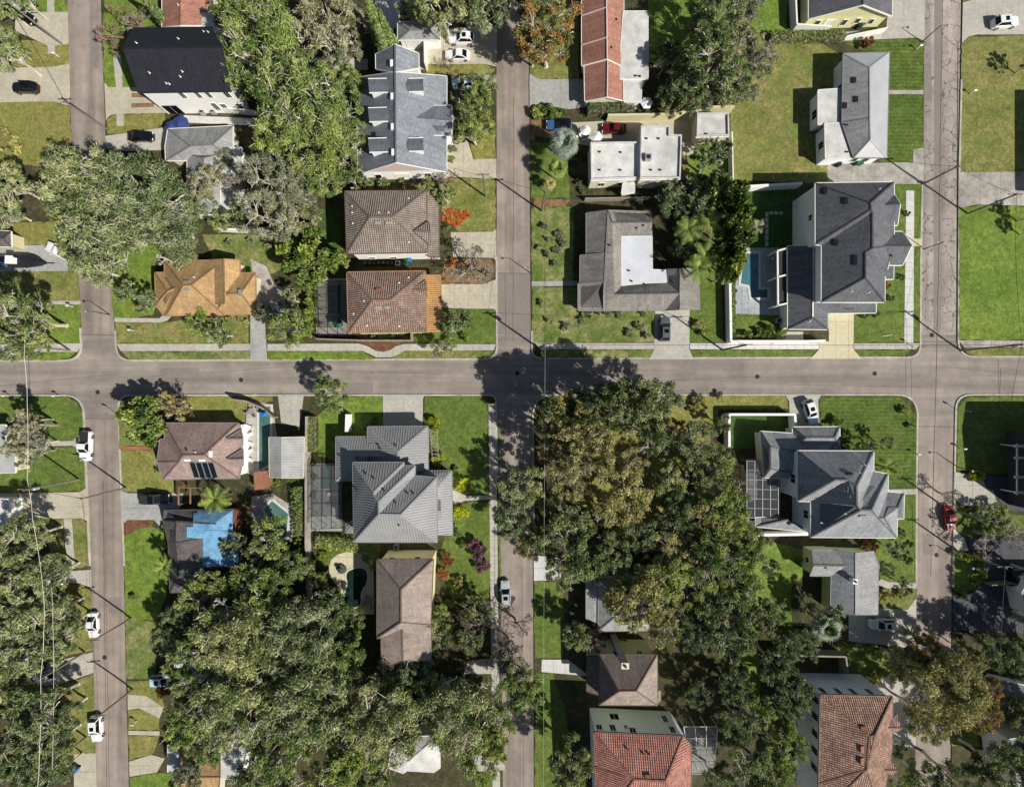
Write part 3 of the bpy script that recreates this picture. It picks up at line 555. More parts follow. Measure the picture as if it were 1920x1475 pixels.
# ------------------------------------------------------------------ houses
LM = []                                # landmarks for labels: phrase, px, py
def parse(tile, s):
    d = {}
    for q in s.split(';'):
        k = q.split()
        if k: d[k[0]] = TP(tile, float(k[1]), float(k[2]), float(k[3]))
    return d
def fnormal(pts):
    n = Vector((0, 0, 0))
    for i in range(len(pts)): n += (pts[i] - pts[0]).cross(pts[(i + 1) % len(pts)] - pts[0])
    return n.normalized()
def hit(facets, px, py):
    o = Vector((0, 0, CAM_H)); d = (P(px, py, 0) - o).normalized(); best = None
    from mathutils.geometry import intersect_ray_tri
    for f in facets:
        for i in range(1, len(f) - 1):
            q = intersect_ray_tri(f[0], f[i], f[i + 1], d, o, True)
            if q and (best is None or q.z > best[0].z): best = (q, fnormal(f))
    return best
THK = .18
def roof_part(V, facs, mat, parent, trim, seam=None, cap=None, label=None, tmat=None, name='roof'):
    order = []; idx = {}; vs = []; fs = []; uvs = []; polys = []
    for f in facs:
        pts = [V[c] for c in f]
        if fnormal(pts).z < 0: f = f[::-1]; pts = pts[::-1]
        polys.append((f, pts))
        for c in f:
            if c not in idx: idx[c] = len(vs); vs.append(V[c])
    nv = len(vs); edges = {}
    for f, pts in polys:
        n = fnormal(pts); u = Vector((0, 0, 1)).cross(n); u = u.normalized() if u.length > .02 else Vector((1, 0, 0)); v = n.cross(u)
        fs.append(tuple(idx[c] for c in f)); uvs.append([(p.dot(u), p.dot(v)) for p in pts])
        for a, b in zip(f, f[1:] + f[0]): edges.setdefault(frozenset((a, b)), []).append((a, b, n, sum(pts, Vector()) / len(pts)))
    vs2 = vs + [p - Vector((0, 0, THK)) for p in vs]
    for f in list(fs): fs.append(tuple(i + nv for i in reversed(f))); uvs.append([(0, 0)] * len(f))
    bound = []
    for e, l in edges.items():
        if len(l) == 1:
            a, b, n, c = l[0]; bound.append((V[a], V[b], c)); fs.append((idx[b], idx[a], idx[a] + nv, idx[b] + nv)); uvs.append([(0, 0)] * 4)
    r = mk(name, vs2, fs, M[mat], parent, uvs)
    if label: r['label'] = label
    m = MB()
    for a, b, c in bound:
        d = (b - a); s = Vector((-d.y, d.x, 0))
        if s.length < 1e-3: continue
        s.normalize()
        if s.dot((a + b) / 2 - c) < 0: s = -s
        o = s * .11; lo = Vector((0, 0, -.22)); hi = Vector((0, 0, .025)); i = s * .003
        m.hexa([a + i + lo, b + i + lo, b + o + lo, a + o + lo, a + i + hi, b + i + hi, b + o + hi, a + o + hi])
    if m.v: m.build('fascia', M[trim], r)
    m = MB()
    for e, l in edges.items():
        if len(l) == 2:
            a, b, n, c = l[0]; c2 = l[1][3]
            if (c2 - V[a]).dot(n) < -.02: m.bar(V[a], V[b], .26, .05, (n + l[1][2]).normalized(), -.012)
    if m.v: m.build('ridge_cap', M[cap or mat], r)
    if seam:
        m = MB()
        for f, pts in polys:
            n = fnormal(pts); u = Vector((0, 0, 1)).cross(n); u = u.normalized() if u.length > .02 else Vector((1, 0, 0)); v = n.cross(u)
            q = [((p - pts[0]).dot(u), (p - pts[0]).dot(v)) for p in pts]; u0, u1 = min(x for x, y in q), max(x for x, y in q); k = u0 + seam / 2
            while k < u1:
                ys = []
                for i in range(len(q)):
                    (x0, y0), (x1, y1) = q[i - 1], q[i]
                    if (x0 <= k) != (x1 <= k): ys.append(y0 + (y1 - y0) * (k - x0) / (x1 - x0))
                ys.sort()
                for y0, y1 in zip(ys[::2], ys[1::2]):
                    if y1 - y0 > .3: m.bar(pts[0] + u * k + v * (y0 + .04), pts[0] + u * k + v * (y1 - .04), .05, .07, n, .001)
                k += seam
        if m.v: m.build('standing_seams', M[mat], r)['kind'] = 'stuff'
    return r, [p for f, p in polys]
def wall_part(poly, z0, z1, mat, parent, inset=.5, name='wall'):
    rev = area([(p.x, p.y) for p in poly]) < 0; q = offset(ccw([(p.x, p.y) for p in poly]), inset); m = MB(); m.prism(q, z0, z1); m.build(name, M[mat], parent); return (q, rev)
def window(q, i, t, zc, wd, h, parent, door=False, fm='trim_white', pm='glass'):
    q, rev = q
    if rev: i = (len(q) - 2 - i) % len(q); t = 1 - t
    a = Vector((*q[i], 0)); b = Vector((*q[(i + 1) % len(q)], 0)); d = (b - a).normalized(); n = Vector((d.y, -d.x, 0)); c = a.lerp(b, t); c.z = zc
    fr = MB(); hw, hh = wd / 2, h / 2
    for s in (-1, 1): fr.bar(c + d * s * hw + Vector((0, 0, -hh)) - n * .03, c + d * s * hw + Vector((0, 0, hh)) - n * .03, .1, .1, n)
    for s in (-1, 1): fr.bar(c - d * hw + Vector((0, 0, s * hh)) - n * .03, c + d * hw + Vector((0, 0, s * hh)) - n * .03, .1, .12, n)
    o = fr.build('door' if door else 'window', M[fm], parent)
    p = MB()
    for k in (0, 1):
        g0 = -hw + .06 + k * (wd / 2 - .01); g1 = g0 + wd / 2 - .1
        x0 = c + d * g0; x1 = c + d * g1; zz = Vector((0, 0, hh - .05))
        p.hexa([x0 - zz + n * .004, x1 - zz + n * .004, x1 - zz + n * .03, x0 - zz + n * .03, x0 + zz + n * .004, x1 + zz + n * .004, x1 + zz + n * .03, x0 + zz + n * .03])
    p.build('pane', M[pm], o)
def house(name, label, cat, tile, verts, roofs, walls=(), gables=(), vents=(), windows=(), parapet=None, short=None, group='houses and garages on the lots'):
    V = parse(tile, verts); allp = [p for k, p in V.items()]
    c = Vector((sum(p.x for p in allp) / len(allp), sum(p.y for p in allp) / len(allp), ZB))
    r = root(name, c, label, cat, group); FX = []
    for R_ in roofs:
        mat, facs, kw = R_[0], R_[1].split(), (R_[2] if len(R_) > 2 else {})
        kw = dict(kw); trim = kw.pop('trim', 'trim_white'); o, f = roof_part(V, facs, mat, r, trim, **kw); FX += f
    Wq = []
    for w_ in walls:
        let, mat = w_[0], w_[1]; ins = w_[2] if len(w_) > 2 else .45; top = w_[3] if len(w_) > 3 else min(V[k].z for k in let) - .03
        Wq.append(wall_part([V[k] for k in let], ZB - .02, top, mat, r, ins))
    for g in gables:
        a, p, b, mat = V[g[0]], V[g[1]], V[g[2]], g[3]; d = (b - a); s = Vector((-d.y, d.x, 0)).normalized()
        if s.dot(c - a) < 0: s = -s
        dz = Vector((0, 0, -THK - .01)); m = MB(); k = [a.lerp(b, .04), b.lerp(a, .04), p.copy()]
        k = [v + s * .4 + dz for v in k]; k[0].z = k[1].z = min(a.z, b.z) - THK
        m.add(k + [v + s * .2 for v in k], [(0, 1, 2), (5, 4, 3), (0, 3, 4, 1), (1, 4, 5, 2), (2, 5, 3, 0)]); m.build('gable', M[mat], r)
    for w_ in windows:
        kw = w_[6] if len(w_) > 6 else {}
        window(Wq[w_[0]], w_[1], w_[2], w_[3], w_[4], w_[5], r, **kw)
    if parapet:
        for let in parapet[0].split():
            q = ccw([(V[k].x, V[k].y) for k in let]); z = V[let[0]].z; qi = offset(q, .25); n = len(q); m = MB()
            for i in range(n):
                j = (i + 1) % n; m.hexa([(*q[i], z - .1), (*q[j], z - .1), (*qi[j], z - .1), (*qi[i], z - .1), (*q[i], z + .35), (*q[j], z + .35), (*qi[j], z + .35), (*qi[i], z + .35)])
            m.build('parapet', M[parapet[1]], r)
    for v_ in vents:
        kind = v_[0]; h_ = hit(FX, *full(tile, v_[1], v_[2]))
        if not h_: continue
        p, n = h_; m = MB()
        if kind == 'pipe': m.lathe(p - Vector((0, 0, .15)), [(.16, .16), (.1, .2), (.07, .22), (.07, .5)], 8); m.build('vent_pipe', M[v_[3] if len(v_) > 3 else 'pipe_white'], r)
        elif kind == 'dark': m.lathe(p - Vector((0, 0, .15)), [(.12, .1), (.12, .3), (.18, .33), (.18, .42)], 8); m.build('vent_pipe', M['pipe_dark'], r)
        elif kind == 'box':
            u = Vector((0, 0, 1)).cross(n); u = u.normalized() if u.length > .05 else Vector((1, 0, 0)); m.bar(p - u * .5, p + u * .5, .5, .22, n, -.02); m.build('roof_vent', M[v_[3] if len(v_) > 3 else 'pipe_white'], r)
        elif kind == 'slot':
            m.bar(p - Vector((0, .55, 0)), p + Vector((0, .55, 0)), .5, .3, Vector((0, 0, 1)), -.12); m.build('roof_vent', M[v_[3] if len(v_) > 3 else 'pipe_white'], r)
        elif kind == 'skylight':
            u = Vector((0, 0, 1)).cross(n).normalized(); m.bar(p - u * .55, p + u * .55, 1.0, .12, n, -.01); o = m.build('skylight', M['trim_white'], r); m = MB(); m.bar(p - u * .45, p + u * .45, .8, .02, n, .122); m.build('pane', M['glass'], o)
        elif kind == 'ac':
            m.box(p.x - .55, p.y - .5, p.z - .1, p.x + .55, p.y + .5, p.z + .95); o = m.build('air_conditioner', M['galvanised'], r); m = MB(); m.lathe(p + Vector((0, 0, .953)), [(.4, 0), (.4, .05), (.1, .06)], 12); m.build('fan_grille', M['pipe_dark'], o)
        elif kind == 'chimney':
            w2, h2 = v_[3], v_[4]; m.box(p.x - w2, p.y - w2, p.z - 1, p.x + w2, p.y + w2, p.z + h2); m.box(p.x - w2 - .1, p.y - w2 - .1, p.z + h2 + .002, p.x + w2 + .1, p.y + w2 + .1, p.z + h2 + .16); o = m.build('chimney', M[v_[5]], r); m = MB(); m.lathe(p + Vector((0, 0, h2 + .163)), [(.2, 0), (.2, .25)], 8); m.build('flue', M['pipe_dark'], o)
    r['cx'] = 0; del r['cx']
    if short:
        fx = [full(tile, float(q.split()[1]), float(q.split()[2])) for q in verts.split(';') if q.split()]
        LM.append((short, sum(a for a, b in fx) / len(fx), sum(b for a, b in fx) / len(fx), fx))
    return r, V, FX, Wq
dk = dict(trim='trim_dark')
# 1 black-roofed white modern house
house('modern_house', 'white two-storey house with long black gable roof beside the upper left street', 'house', 'a',
    'A 1035 690 7;B 1725 680 7;C 1655 354 10.3;D 920 360 10.3;E 995 212 7;F 1580 206 7', [('sh_black', 'ABCD', dk), ('metal_black', 'DCFE', dict(trim='trim_dark', seam=.5))],
    [('ABFE', 'wall_white', .25)], [('A', 'D', 'E', 'wall_white'), ('B', 'C', 'F', 'wall_white')],
    [('pipe', 1120, 547), ('pipe', 1365, 537), ('pipe', 1350, 575), ('pipe', 1245, 625), ('pipe', 1268, 630), ('pipe', 1023, 325), ('pipe', 1335, 293), ('pipe', 1525, 240), ('pipe', 1557, 243)],
    [(0, 0, .42, 5.6, .9, 1.7), (0, 0, .6, 5.6, .8, 1.7), (0, 0, .72, 5.6, .8, 1.7), (0, 0, .93, 5.6, 1.0, 1.7), (0, 0, .66, 2.2, 1.0, 2.2), (0, 0, .76, 2.2, 1.0, 1.6), (0, 0, .95, 2.2, 1.0, 1.6), (0, 0, .12, 1.4, 2.6, 2.4, dict(door=True, fm='trim_dark')), (0, 1, .3, 5.4, 1, 1.6), (0, 1, .75, 5.4, 1, 1.6)], short='the black-roofed white house')
# 2 grey bungalow half under the big oak
house('bungalow', 'grey hip-roofed bungalow with white flat extensions half under the big left oak', 'house', 'a',
    'A 1235 1100 3;B 1255 965 3;C 1740 942 3;D 1740 1200 3;E 1240 1200 3;p 1420 1090 4.9;q 1590 1080 4.9;G 1400 1150 3.1;H 1650 1150 3.1;I 1650 1600 3.1;J 1400 1610 3.1;s 1520 1180 4.7;t 1520 1480 4.7;K 1585 1100 3.3;L 1805 1105 3.3;N 1810 1300 3.3;O 1600 1300 3.3;T 1650 1395 3.2;X 1820 1395 3.2;Y 1820 1560 3.2;Z 1650 1560 3.2',
    [('sh_ltgray', 'BCqp CDq DEpq EABp'), ('sh_ltgray', 'GHs HIts IJt JGst'), ('roof_white', 'KLNO'), ('roof_white', 'TXYZ')],
    [('BCDE', 'wall_cream'), ('GHIJ', 'wall_cream'), ('KLNO', 'wall_white', .2), ('TXYZ', 'wall_white', .2)], short='the grey bungalow')
# 3 red-brown roof at the top edge
house('red_roof_house', 'reddish brown roofed house cut by the top edge above the black roof', 'house', 'a',
    'A 1212 205 3;B 1560 190 3;C 1580 -160 3;D 1212 -160 3;p 1345 190 4.6;q 1345 -160 4.6;K 1360 140 3.4;L 1440 95 3.4;N 1610 110 3.4;O 1620 230 3.4;T 1450 210 3.4', [('sh_red', 'ApqD pBCq'), ('roof_white', 'KLNOT')], [('ABCD', 'wall_cream'), ('KLNOT', 'wall_white', .2)], [('A', 'p', 'B', 'wall_cream')], [('pipe', 1335, 40)], short='the red-brown roof')
# 4 long grey dormered house
H4 = house('dormer_house', 'long grey shingle house with gabled dormers and pink south gable', 'house', 'b',
    'A 762 1300 3.5;B 1425 1285 3.5;C 1425 570 3.5;D 752 580 3.5;p 1045 1214 8.4;q 1040 540 8.4;E 897 515 5.8;F 895 405 5.8;G 1215 400 5.8;H 1217 508 5.8;r 1040 334 8.4;K 1310 792 4.8;L 1462 790 4.6;N 1462 1010 4.6;O 1310 1010 4.8;s 1190 875 6.4;t 1466 898 6.3',
    [('sh_gray', 'ApqD pBCq'), ('sh_gray', 'EFrq rGHq'), ('sh_gray', 'KLts tNOs')],
    [('ABCD', 'wall_white', .4), ('EFGH', 'wall_white', .4), ('KLNO', 'wall_white', .3, 4.4)], [('A', 'p', 'B', 'wall_pink'), ('F', 'r', 'G', 'wall_white'), ('L', 't', 'N', 'wall_white')],
    [('slot', 1015, 475), ('slot', 1018, 722), ('slot', 1021, 950), ('slot', 1025, 1140), ('box', 890, 1015, 'pipe_dark')], [(0, 0, .18, 1.6, 1.2, 1.5), (0, 0, .47, 1.3, 2.6, 2.2, dict(door=True, pm='trim_white')), (0, 0, .78, 1.6, 1.2, 1.5)], short='the grey dormer house')
def dormer(r, fx, pts, zr, mat, front):        # gabled dormer standing on a slope; pts = front-left, front-right, back ridge point (tile b)
    a, b, c = pts; z = zr - .14
    A, B = TP('b', *a, z), TP('b', *b, z); C = TP('b', *c, zr); mid = (A + B) / 2; R0 = Vector((mid.x, mid.y, zr)); back = C - R0; back.z = 0
    A2, B2 = A + back * .85, B + back * .85
    m = MB(); t = Vector((0, 0, -.1)); up = [A, R0, B, A2, C, B2]
    m.add(up + [p + t for p in up], [(0, 1, 4, 3), (1, 2, 5, 4), (6, 9, 10, 7), (7, 10, 11, 8), (0, 6, 7, 1), (1, 7, 8, 2), (0, 3, 9, 6), (2, 8, 11, 5), (3, 4, 10, 9), (4, 5, 11, 10)])
    d = m.build('dormer', M[mat], r); i = back.normalized() * .25; s = (B - A).normalized() * .2; m = MB(); lo = Vector((0, 0, -1.9)); e = Vector((0, 0, -.11))
    m.add([A + s + i + lo, B - s + i + lo, B - s + i + e, R0 + i + e, A + s + i + e, A2 + s + lo, B2 - s + lo, B2 - s + e, A2 + s + e], [(0, 1, 2, 3, 4), (1, 6, 7, 2), (5, 0, 4, 8), (6, 5, 8, 7)]); m.build('dormer_wall', M['wall_white'], d)
    for e0, e1 in ((A, A2), (B, B2)): m = MB(); m.bar(e0 + t, e1 + t, .16, .16, lift=-.02); m.build('trim', M['trim_white'], d)
    c0 = mid + i * .9 + Vector((0, 0, -.9)); ax = (B - A).normalized() * .55; nn = -back.normalized(); c0 = mid + i - nn * -.03 + Vector((0, 0, -.85)); m = MB(); m.bar(c0 - ax, c0 + ax, 1.0, .05, nn, -.02); m.build('pane', M['glass'], d)
for yy in (585, 802, 1030): dormer(H4[0], H4[2], ((838, yy + 5), (848, yy + 110), (1005, yy + 50)), 7.7, 'sh_gray', -1)
for yy in (585, 1030): dormer(H4[0], H4[2], ((1252, yy + 100), (1250, yy), (1120, yy + 50)), 7.5, 'sh_gray', 1)
# 5 garage by the white cars
house('garage', 'small grey hip-roofed garage beside the two white cars at the top', 'garage', 'b', 'A 1060 300 2.9;B 1375 298 2.9;C 1375 160 2.9;D 1060 165 2.9;p 1150 225 4.2;q 1290 222 4.2', [('sh_ltgray', 'ABqp BCq CDpq DAp')], [('ABCD', 'wall_white', .35)], (), (), [(0, 0, .3, 1.3, 2.4, 2.1, dict(door=True, pm='trim_white')), (0, 1, .5, 1.3, 2.4, 2.1, dict(door=True, pm='trim_white'))])
# 6, 7 twin tile-roofed houses
def twin(name, label, y0, tl, porch, verts, trim, short, vents, wallm):
    return house(name, label, 'house', 'f', verts, [(tl, 'ABsr BCs CDrs DAr', dict(trim=trim)), (tl, 'kml kln', dict(trim=trim)), (porch, 'EFGH', dict(trim=trim))],
        [('ABCD', wallm, .45), ('EFGH', wallm, .35, 2.9)], (), vents, [(0, 0, .2, 1.5, 1.2, 1.2), (0, 0, .5, 1.5, 1.2, 1.2), (0, 0, .3, 4.6, 1, 1.3), (0, 0, .7, 4.6, 1, 1.3), (0, 1, .3, 5, 1.2, 1), (0, 1, .7, 5, 1.2, 1)], short=short)
twin('tile_house', 'two-storey house with brown tile hip roof and white south wall', 0, 'tl_brown', 'tl_brown', 'D 665 -45 6;C 1270 -50 6;B 1282 410 6;A 680 420 6;r 850 146 8.6;s 1018 144 8.6;k 1180 252 7.3;m 1290 180 6.5;l 1298 256 7.4;n 1302 355 6.4;E 1283 440 3.3;F 1370 445 3;G 1364 -40 3;H 1280 -35 3.3', 'trim_brown', 'the brown tile house', [('pipe', 720, 68), ('pipe', 720, 115), ('pipe', 725, 195), ('pipe', 918, 115), ('pipe', 990, 115), ('box', 912, 190, 'wood_gray'), ('box', 992, 190, 'wood_gray'), ('pipe', 1143, 335), ('pipe', 1140, 8)], 'wall_white')
twin('tile_house', 'two-storey house with orange tile hip roof and screened pool on its left', 1, 'tl_orange', 'tl_porch', 'D 680 560 6;C 1265 550 6;B 1277 1004 6;A 692 1010 6;r 870 767 8.4;s 1002 765 8.4;k 1175 690 7.0;m 1270 622 6.4;l 1276 694 7.1;n 1276 752 6.5;E 1285 1000 3.3;F 1391 1005 3;G 1380 580 3;H 1265 582 3.3', 'trim_orange', 'the orange tile house', [('box', 912, 820, 'wood_gray'), ('box', 982, 820, 'wood_gray'), ('pipe', 808, 775), ('pipe', 828, 958), ('pipe', 1070, 962), ('box', 920, 690, 'terracotta'), ('pipe', 730, 870), ('pipe', 1140, 600), ('pipe', 1070, 640)], 'wall_yellow')
# 8 orange shingle house
house('shingle_house', 'low house with bright orange-tan shingle roof near the cross street', 'house', 'e',
    'A 1228 475 3;B 1670 470 3;C 1675 880 3;D 1240 882 3;p 1368 658 5.2;q 1430 655 5.2;E 1158 562 2.9;F 1165 800 2.9;G 1225 885 2.9;H 1420 880 2.9;I 1410 560 2.9;r 1250 700 4.2;s 1340 660 4.4;J 1790 470 3;K 1796 790 3;t 1672 462 4.6;u 1678 792 4.6;L 1560 470 3;N 1560 800 3;O 1600 565 2.9;T 1908 565 2.9;X 1912 872 2.9;Y 1600 878 2.9;v 1700 720 4.5;w 1800 715 4.5',
    [('sh_orange', 'ABqp BCq CDpq DAp', dict(trim='trim_orange')), ('sh_orange', 'EFr FGsr GHs IErs', dict(trim='trim_orange')), ('sh_orange', 'tJKu LtuN', dict(trim='trim_orange')), ('sh_orange', 'OTwv TXw XYvw YOv', dict(trim='trim_orange'))],
    [('ABCD', 'wall_cream'), ('EFGHI', 'wall_cream'), ('LJKN', 'wall_cream'), ('OTXY', 'wall_cream')], (), [('box', 1395, 632, 'trim_gray'), ('pipe', 1450, 597), ('slot', 1795, 712, 'trim_gray'), ('box', 1398, 690, 'trim_gray')], short='the orange shingle house')
# 9 red-roofed long house with white flat roof
H9 = house('red_roof_house', 'long reddish roofed house with white flat roof along its right side', 'house', 'c',
    'A 545 755 2.7;B 835 752 2.7;C 835 482 2.7;D 540 490 2.7;p 712 724 4.4;q 716 450 4.4;E 522 490 2.75;F 522 -180 2.75;G 835 -180 2.75;H 835 500 2.75;r 712 440 4.7;s 705 -180 4.7;I 833 86 3.1;J 1016 86 3.1;K 1016 590 3.1;L 800 590 3.1;N 833 480 3.1;O 836 594 2.9;T 970 594 2.9;X 965 762 2.9;Y 836 756 2.9',
    [('sh_red', 'ApqD pBCq'), ('sh_red', 'ErsF rHGs'), ('roof_white', 'IJKL'), ('roof_white', 'OTXY')], [('ABCD', 'wall_cream', .35), ('EFGH', 'wall_cream', .35), ('IJKL', 'wall_white', .2), ('OTXY', 'wall_white', .2)], [('A', 'p', 'B', 'wall_cream')],
    [('dark', 780, 150), ('dark', 742, 360), ('dark', 955, 575), ('dark', 925, 572)], short='the long red-roofed house')
m = MB(); V9 = H9[1]
for y0, y1 in ((120, 56), (338, 282)): m.bar(TP('c', 520, y0, 2.78), TP('c', 709, y1, 4.72), .22, .1, lift=.01)
m.bar(V9['p'] + Vector((0, 0, .02)), V9['q'] + Vector((0, 0, .02)), .2, .08); m.bar(V9['s'], V9['r'], .2, .1, lift=.01); m.build('roof_trim', M['wall_pink'], H9[0])
# 10, 11 flat white house and shed
house('flat_roof_house', 'white flat-roofed house of two blocks behind the silver fan palm', 'house', 'c', 'A 585 1070 3.6;B 948 1065 3.6;C 950 1336 3.6;D 590 1350 3.6;E 960 946 4.2;F 1176 946 4.2;G 1177 1010 4.2;H 1266 1014 4.2;I 1256 1338 4.2;J 955 1342 4.2;K 830 1372 2.6;L 915 1370 2.6;N 915 1440 2.6;O 820 1450 2.6', [('roof_white', 'ABCD'), ('roof_white', 'EFGHIJ'), ('roof_white', 'KLNO')],
    [('ABCD', 'wall_cream', .08), ('EFGHIJ', 'wall_cream', .08), ('KLNO', 'wall_cream', .3)], (), [('dark', 655, 1140), ('dark', 812, 1143), ('dark', 655, 1275), ('dark', 810, 1275), ('dark', 1005, 1040), ('dark', 1095, 1040), ('dark', 1038, 1275), ('dark', 1108, 1275), ('ac', 1010, 1190)], [(0, 2, .3, 1.6, 1.4, 1.4), (0, 2, .75, 1.6, 1.2, 1.4)], parapet=('ABCD EFGHIJ', 'roof_white'), short='the white flat-roofed house')
house('shed', 'small white flat-roofed shed at the corner of the tan lawn', 'shed', 'c', 'A 1380 851 3;B 1616 850 3;C 1620 1020 3;D 1375 1026 3', [('roof_white', 'ABCD')], [('ABCD', 'wall_cream', .15)], (), [('dark', 1450, 1005)], [(0, 0, .5, 1.6, 2.2, 1.6, dict(door=True))], parapet=('ABCD', 'roof_white'))
# 12 yellow gable house, top right
house('gable_house', 'charcoal-roofed house with pale yellow south gable at the top edge', 'house', 'd', 'A 303 142 3.2;B 927 120 3.2;C 927 -160 3.2;D 303 -160 3.2;p 712 36 6.4;q 712 -160 6.4', [('sh_charcoal', 'ApqD pBCq')], [('ABCD', 'wall_yellow', .4)], [('A', 'p', 'B', 'wall_yellow')], (), [(0, 0, .15, 1.5, 1.0, 1.5), (0, 0, .3, 1.2, 1.6, 2.1, dict(door=True, pm='trim_white')), (0, 0, .5, 1.5, 1, 1.4), (0, 0, .66, 1.8, .9, 1.2), (0, 0, .85, 1.5, .9, 1.2)], short='the yellow gable house')
# 13 grey metal roof house
house('metal_roof_house', 'pale grey metal-roofed house with white flat rear extensions', 'house', 'd',
    'A 563 402 3.5;B 907 394 3.5;C 888 1178 3.5;D 642 1178 3.5;E 555 914 3.5;p 758 507 4.9;q 764 1044 4.9;r 760 880 4.9;F 375 675 3;G 550 662 3;H 550 912 3;I 375 930 3;J 425 926 3.2;K 652 914 3.2;L 642 1180 3.2;N 430 1187 3.2;O 652 906 3.4;s 830 500 5.0;T 909 397 3.52;X 890 595 3.52', [('metal_light', 'ABp BCqrp DqC', dict(trim='trim_gray')), ('sh_ltgray', 'AprE rqDE', dict(trim='trim_gray')), ('roof_white', 'FGHI'), ('roof_white', 'JKLN')],
    [('ABCDE', 'wall_cool', .5), ('FGHI', 'wall_cool', .25), ('JKLN', 'wall_cool', .25)], (), [('box', 645, 602, 'pipe_dark'), ('box', 660, 745, 'pipe_dark'), ('box', 577, 792, 'pipe_dark'), ('dark', 587, 937), ('dark', 587, 1140)], [(0, 4, .25, 1.8, 1.6, 1.4), (0, 4, .6, 1.8, 1, 1.4), (2, 3, .5, 1.7, 1.2, 1.4), (1, 3, .4, 1.6, 1.6, 1.4), (0, 2, .4, 1.6, 1.2, 1.4), (0, 2, .8, 1.6, 1, 1.4)], short='the grey metal-roofed house')
# 15 tan L-shaped house
house('ranch_house', 'single-storey tan shingle house with L-shaped white flat roof inset', 'house', 'g',
    'A 555 118 2.8;B 720 98 4.5;C 712 412 4.5;D 556 425 2.8;E 510 433 2.7;F 706 419 4.45;G 696 626 4.45;H 508 635 2.7;I 495 646 2.65;J 690 629 4.4;K 687 720 4.4;L 495 845 2.65;N 1035 110 2.8;O 1045 292 2.8;p 750 187 4.6;q 1040 185 4.6;T 820 294 2.9;X 820 660 2.9;Y 765 722 4.6;Z 1252 716 4.6;a 1145 843 2.7;b 1256 535 4.3;c 1392 530 2.7;d 1405 836 2.7;e 1256 836 4.3;f 1145 540 2.9;g 1156 636 2.9;h 687 845 2.75;i 1050 536 2.9;j 1046 292 2.95;k 820 295 2.95;l 820 658 2.95;m 1000 638 2.95;n 1155 634 2.95;o 1145 541 2.95;r 1048 536 2.95',
    [('sh_tan', 'ABCD', dict(trim='trim_gray')), ('sh_tan', 'EFGH', dict(trim='trim_gray')), ('sh_tan', 'IJKhL', dict(trim='trim_gray')), ('sh_tan', 'BNqp pqOT BpTXYK', dict(trim='trim_gray')), ('sh_tan', 'YKha YaZ YZgX', dict(trim='trim_gray')), ('sh_tan', 'Zae bcde fbZg', dict(trim='trim_gray')), ('roof_white_cool', 'kjronml')],
    [('ABCD', 'wall_gray', .4, 2.7), ('EFGH', 'wall_gray', .4, 2.6), ('IJhL', 'wall_gray', .4, 2.6), ('BNOTXhC', 'wall_gray', .4, 2.7), ('hXgfbcda', 'wall_gray', .4, 2.6)], [('a', 'e', 'd', 'wall_gray')],
    [('dark', 930, 232), ('dark', 980, 212), ('dark', 730, 360), ('dark', 783, 580), ('dark', 873, 550), ('dark', 893, 628), ('dark', 1003, 655)], short='the tan ranch house')
# 16 large charcoal house
house('large_house', 'large two-storey white house with steep charcoal hip roofs beside the pool', 'house', 'Q',
    'A 778 62 7.4;B 1458 54 7.4;p 1255 233 11.1;q 1262 288 11.1;C 778 590 7.4;D 832 600 7.4;r 1272 312 10.9;s 1272 622 10.9;t 1212 660 10.5;u 1212 880 10.5;E 830 1090 7.4;F 1378 1090 7.4;G 1378 890 7.4;H 1458 600 7.4;a 1350 246 8.9;b 1450 140 6.9;c 1512 242 8.9;d 1488 425 6.9;e 1400 428 7.4;f 1282 602 9.2;g 1395 480 7.2;h 1532 482 6.6;i 1612 601 8.6;j 1532 770 6.6;k 1382 772 7.2;l 1455 772 6.9;m 1452 890 6.9;n 1385 892 7.3;o 1295 640 9.2;I 540 605 3.5;J 757 605 5.2;K 757 1222 5.2;L 540 1322 3.5;N 886 1326 3.5;O 886 1186 3.5;T 757 1095 5.2;X 1302 1100 4.6;Y 1302 1182 3.5',
    [('sh_charcoal', 'ABp ApqC BHsrqp CqrD DrstuE EuF FGtu HGts'), ('sh_charcoal', 'abc acde', {}), ('sh_charcoal', 'fghi fijk', {}), ('sh_charcoal', 'oklmn', {}), ('sh_charcoal', 'IJKL LKN NKTO TXYO', {})],
    [('ABHGFEDC', 'wall_cool', .3), ('ghjk', 'wall_white', .3, 6.3), ('bdea', 'wall_white', .2, 6.5), ('IJNL', 'wall_white', .4, 3.3), ('TXYO', 'wall_white', .3, 3.3)], (),
    [('box', 865, 135, 'pipe_dark'), ('box', 1045, 218, 'pipe_dark'), ('box', 958, 578, 'pipe_dark'), ('box', 1125, 715, 'pipe_dark'), ('box', 1125, 745, 'pipe_dark'), ('pipe', 1090, 995), ('pipe', 1240, 1005), ('pipe', 1330, 115), ('dark', 1427, 690), ('pipe', 727, 1255)],
    [(0, 0, .2, 2.2, 2.4, 2), (0, 7, .5, 5.6, 1, 1), (0, 0, .5, 5.5, 1, 1)], short='the large charcoal house')
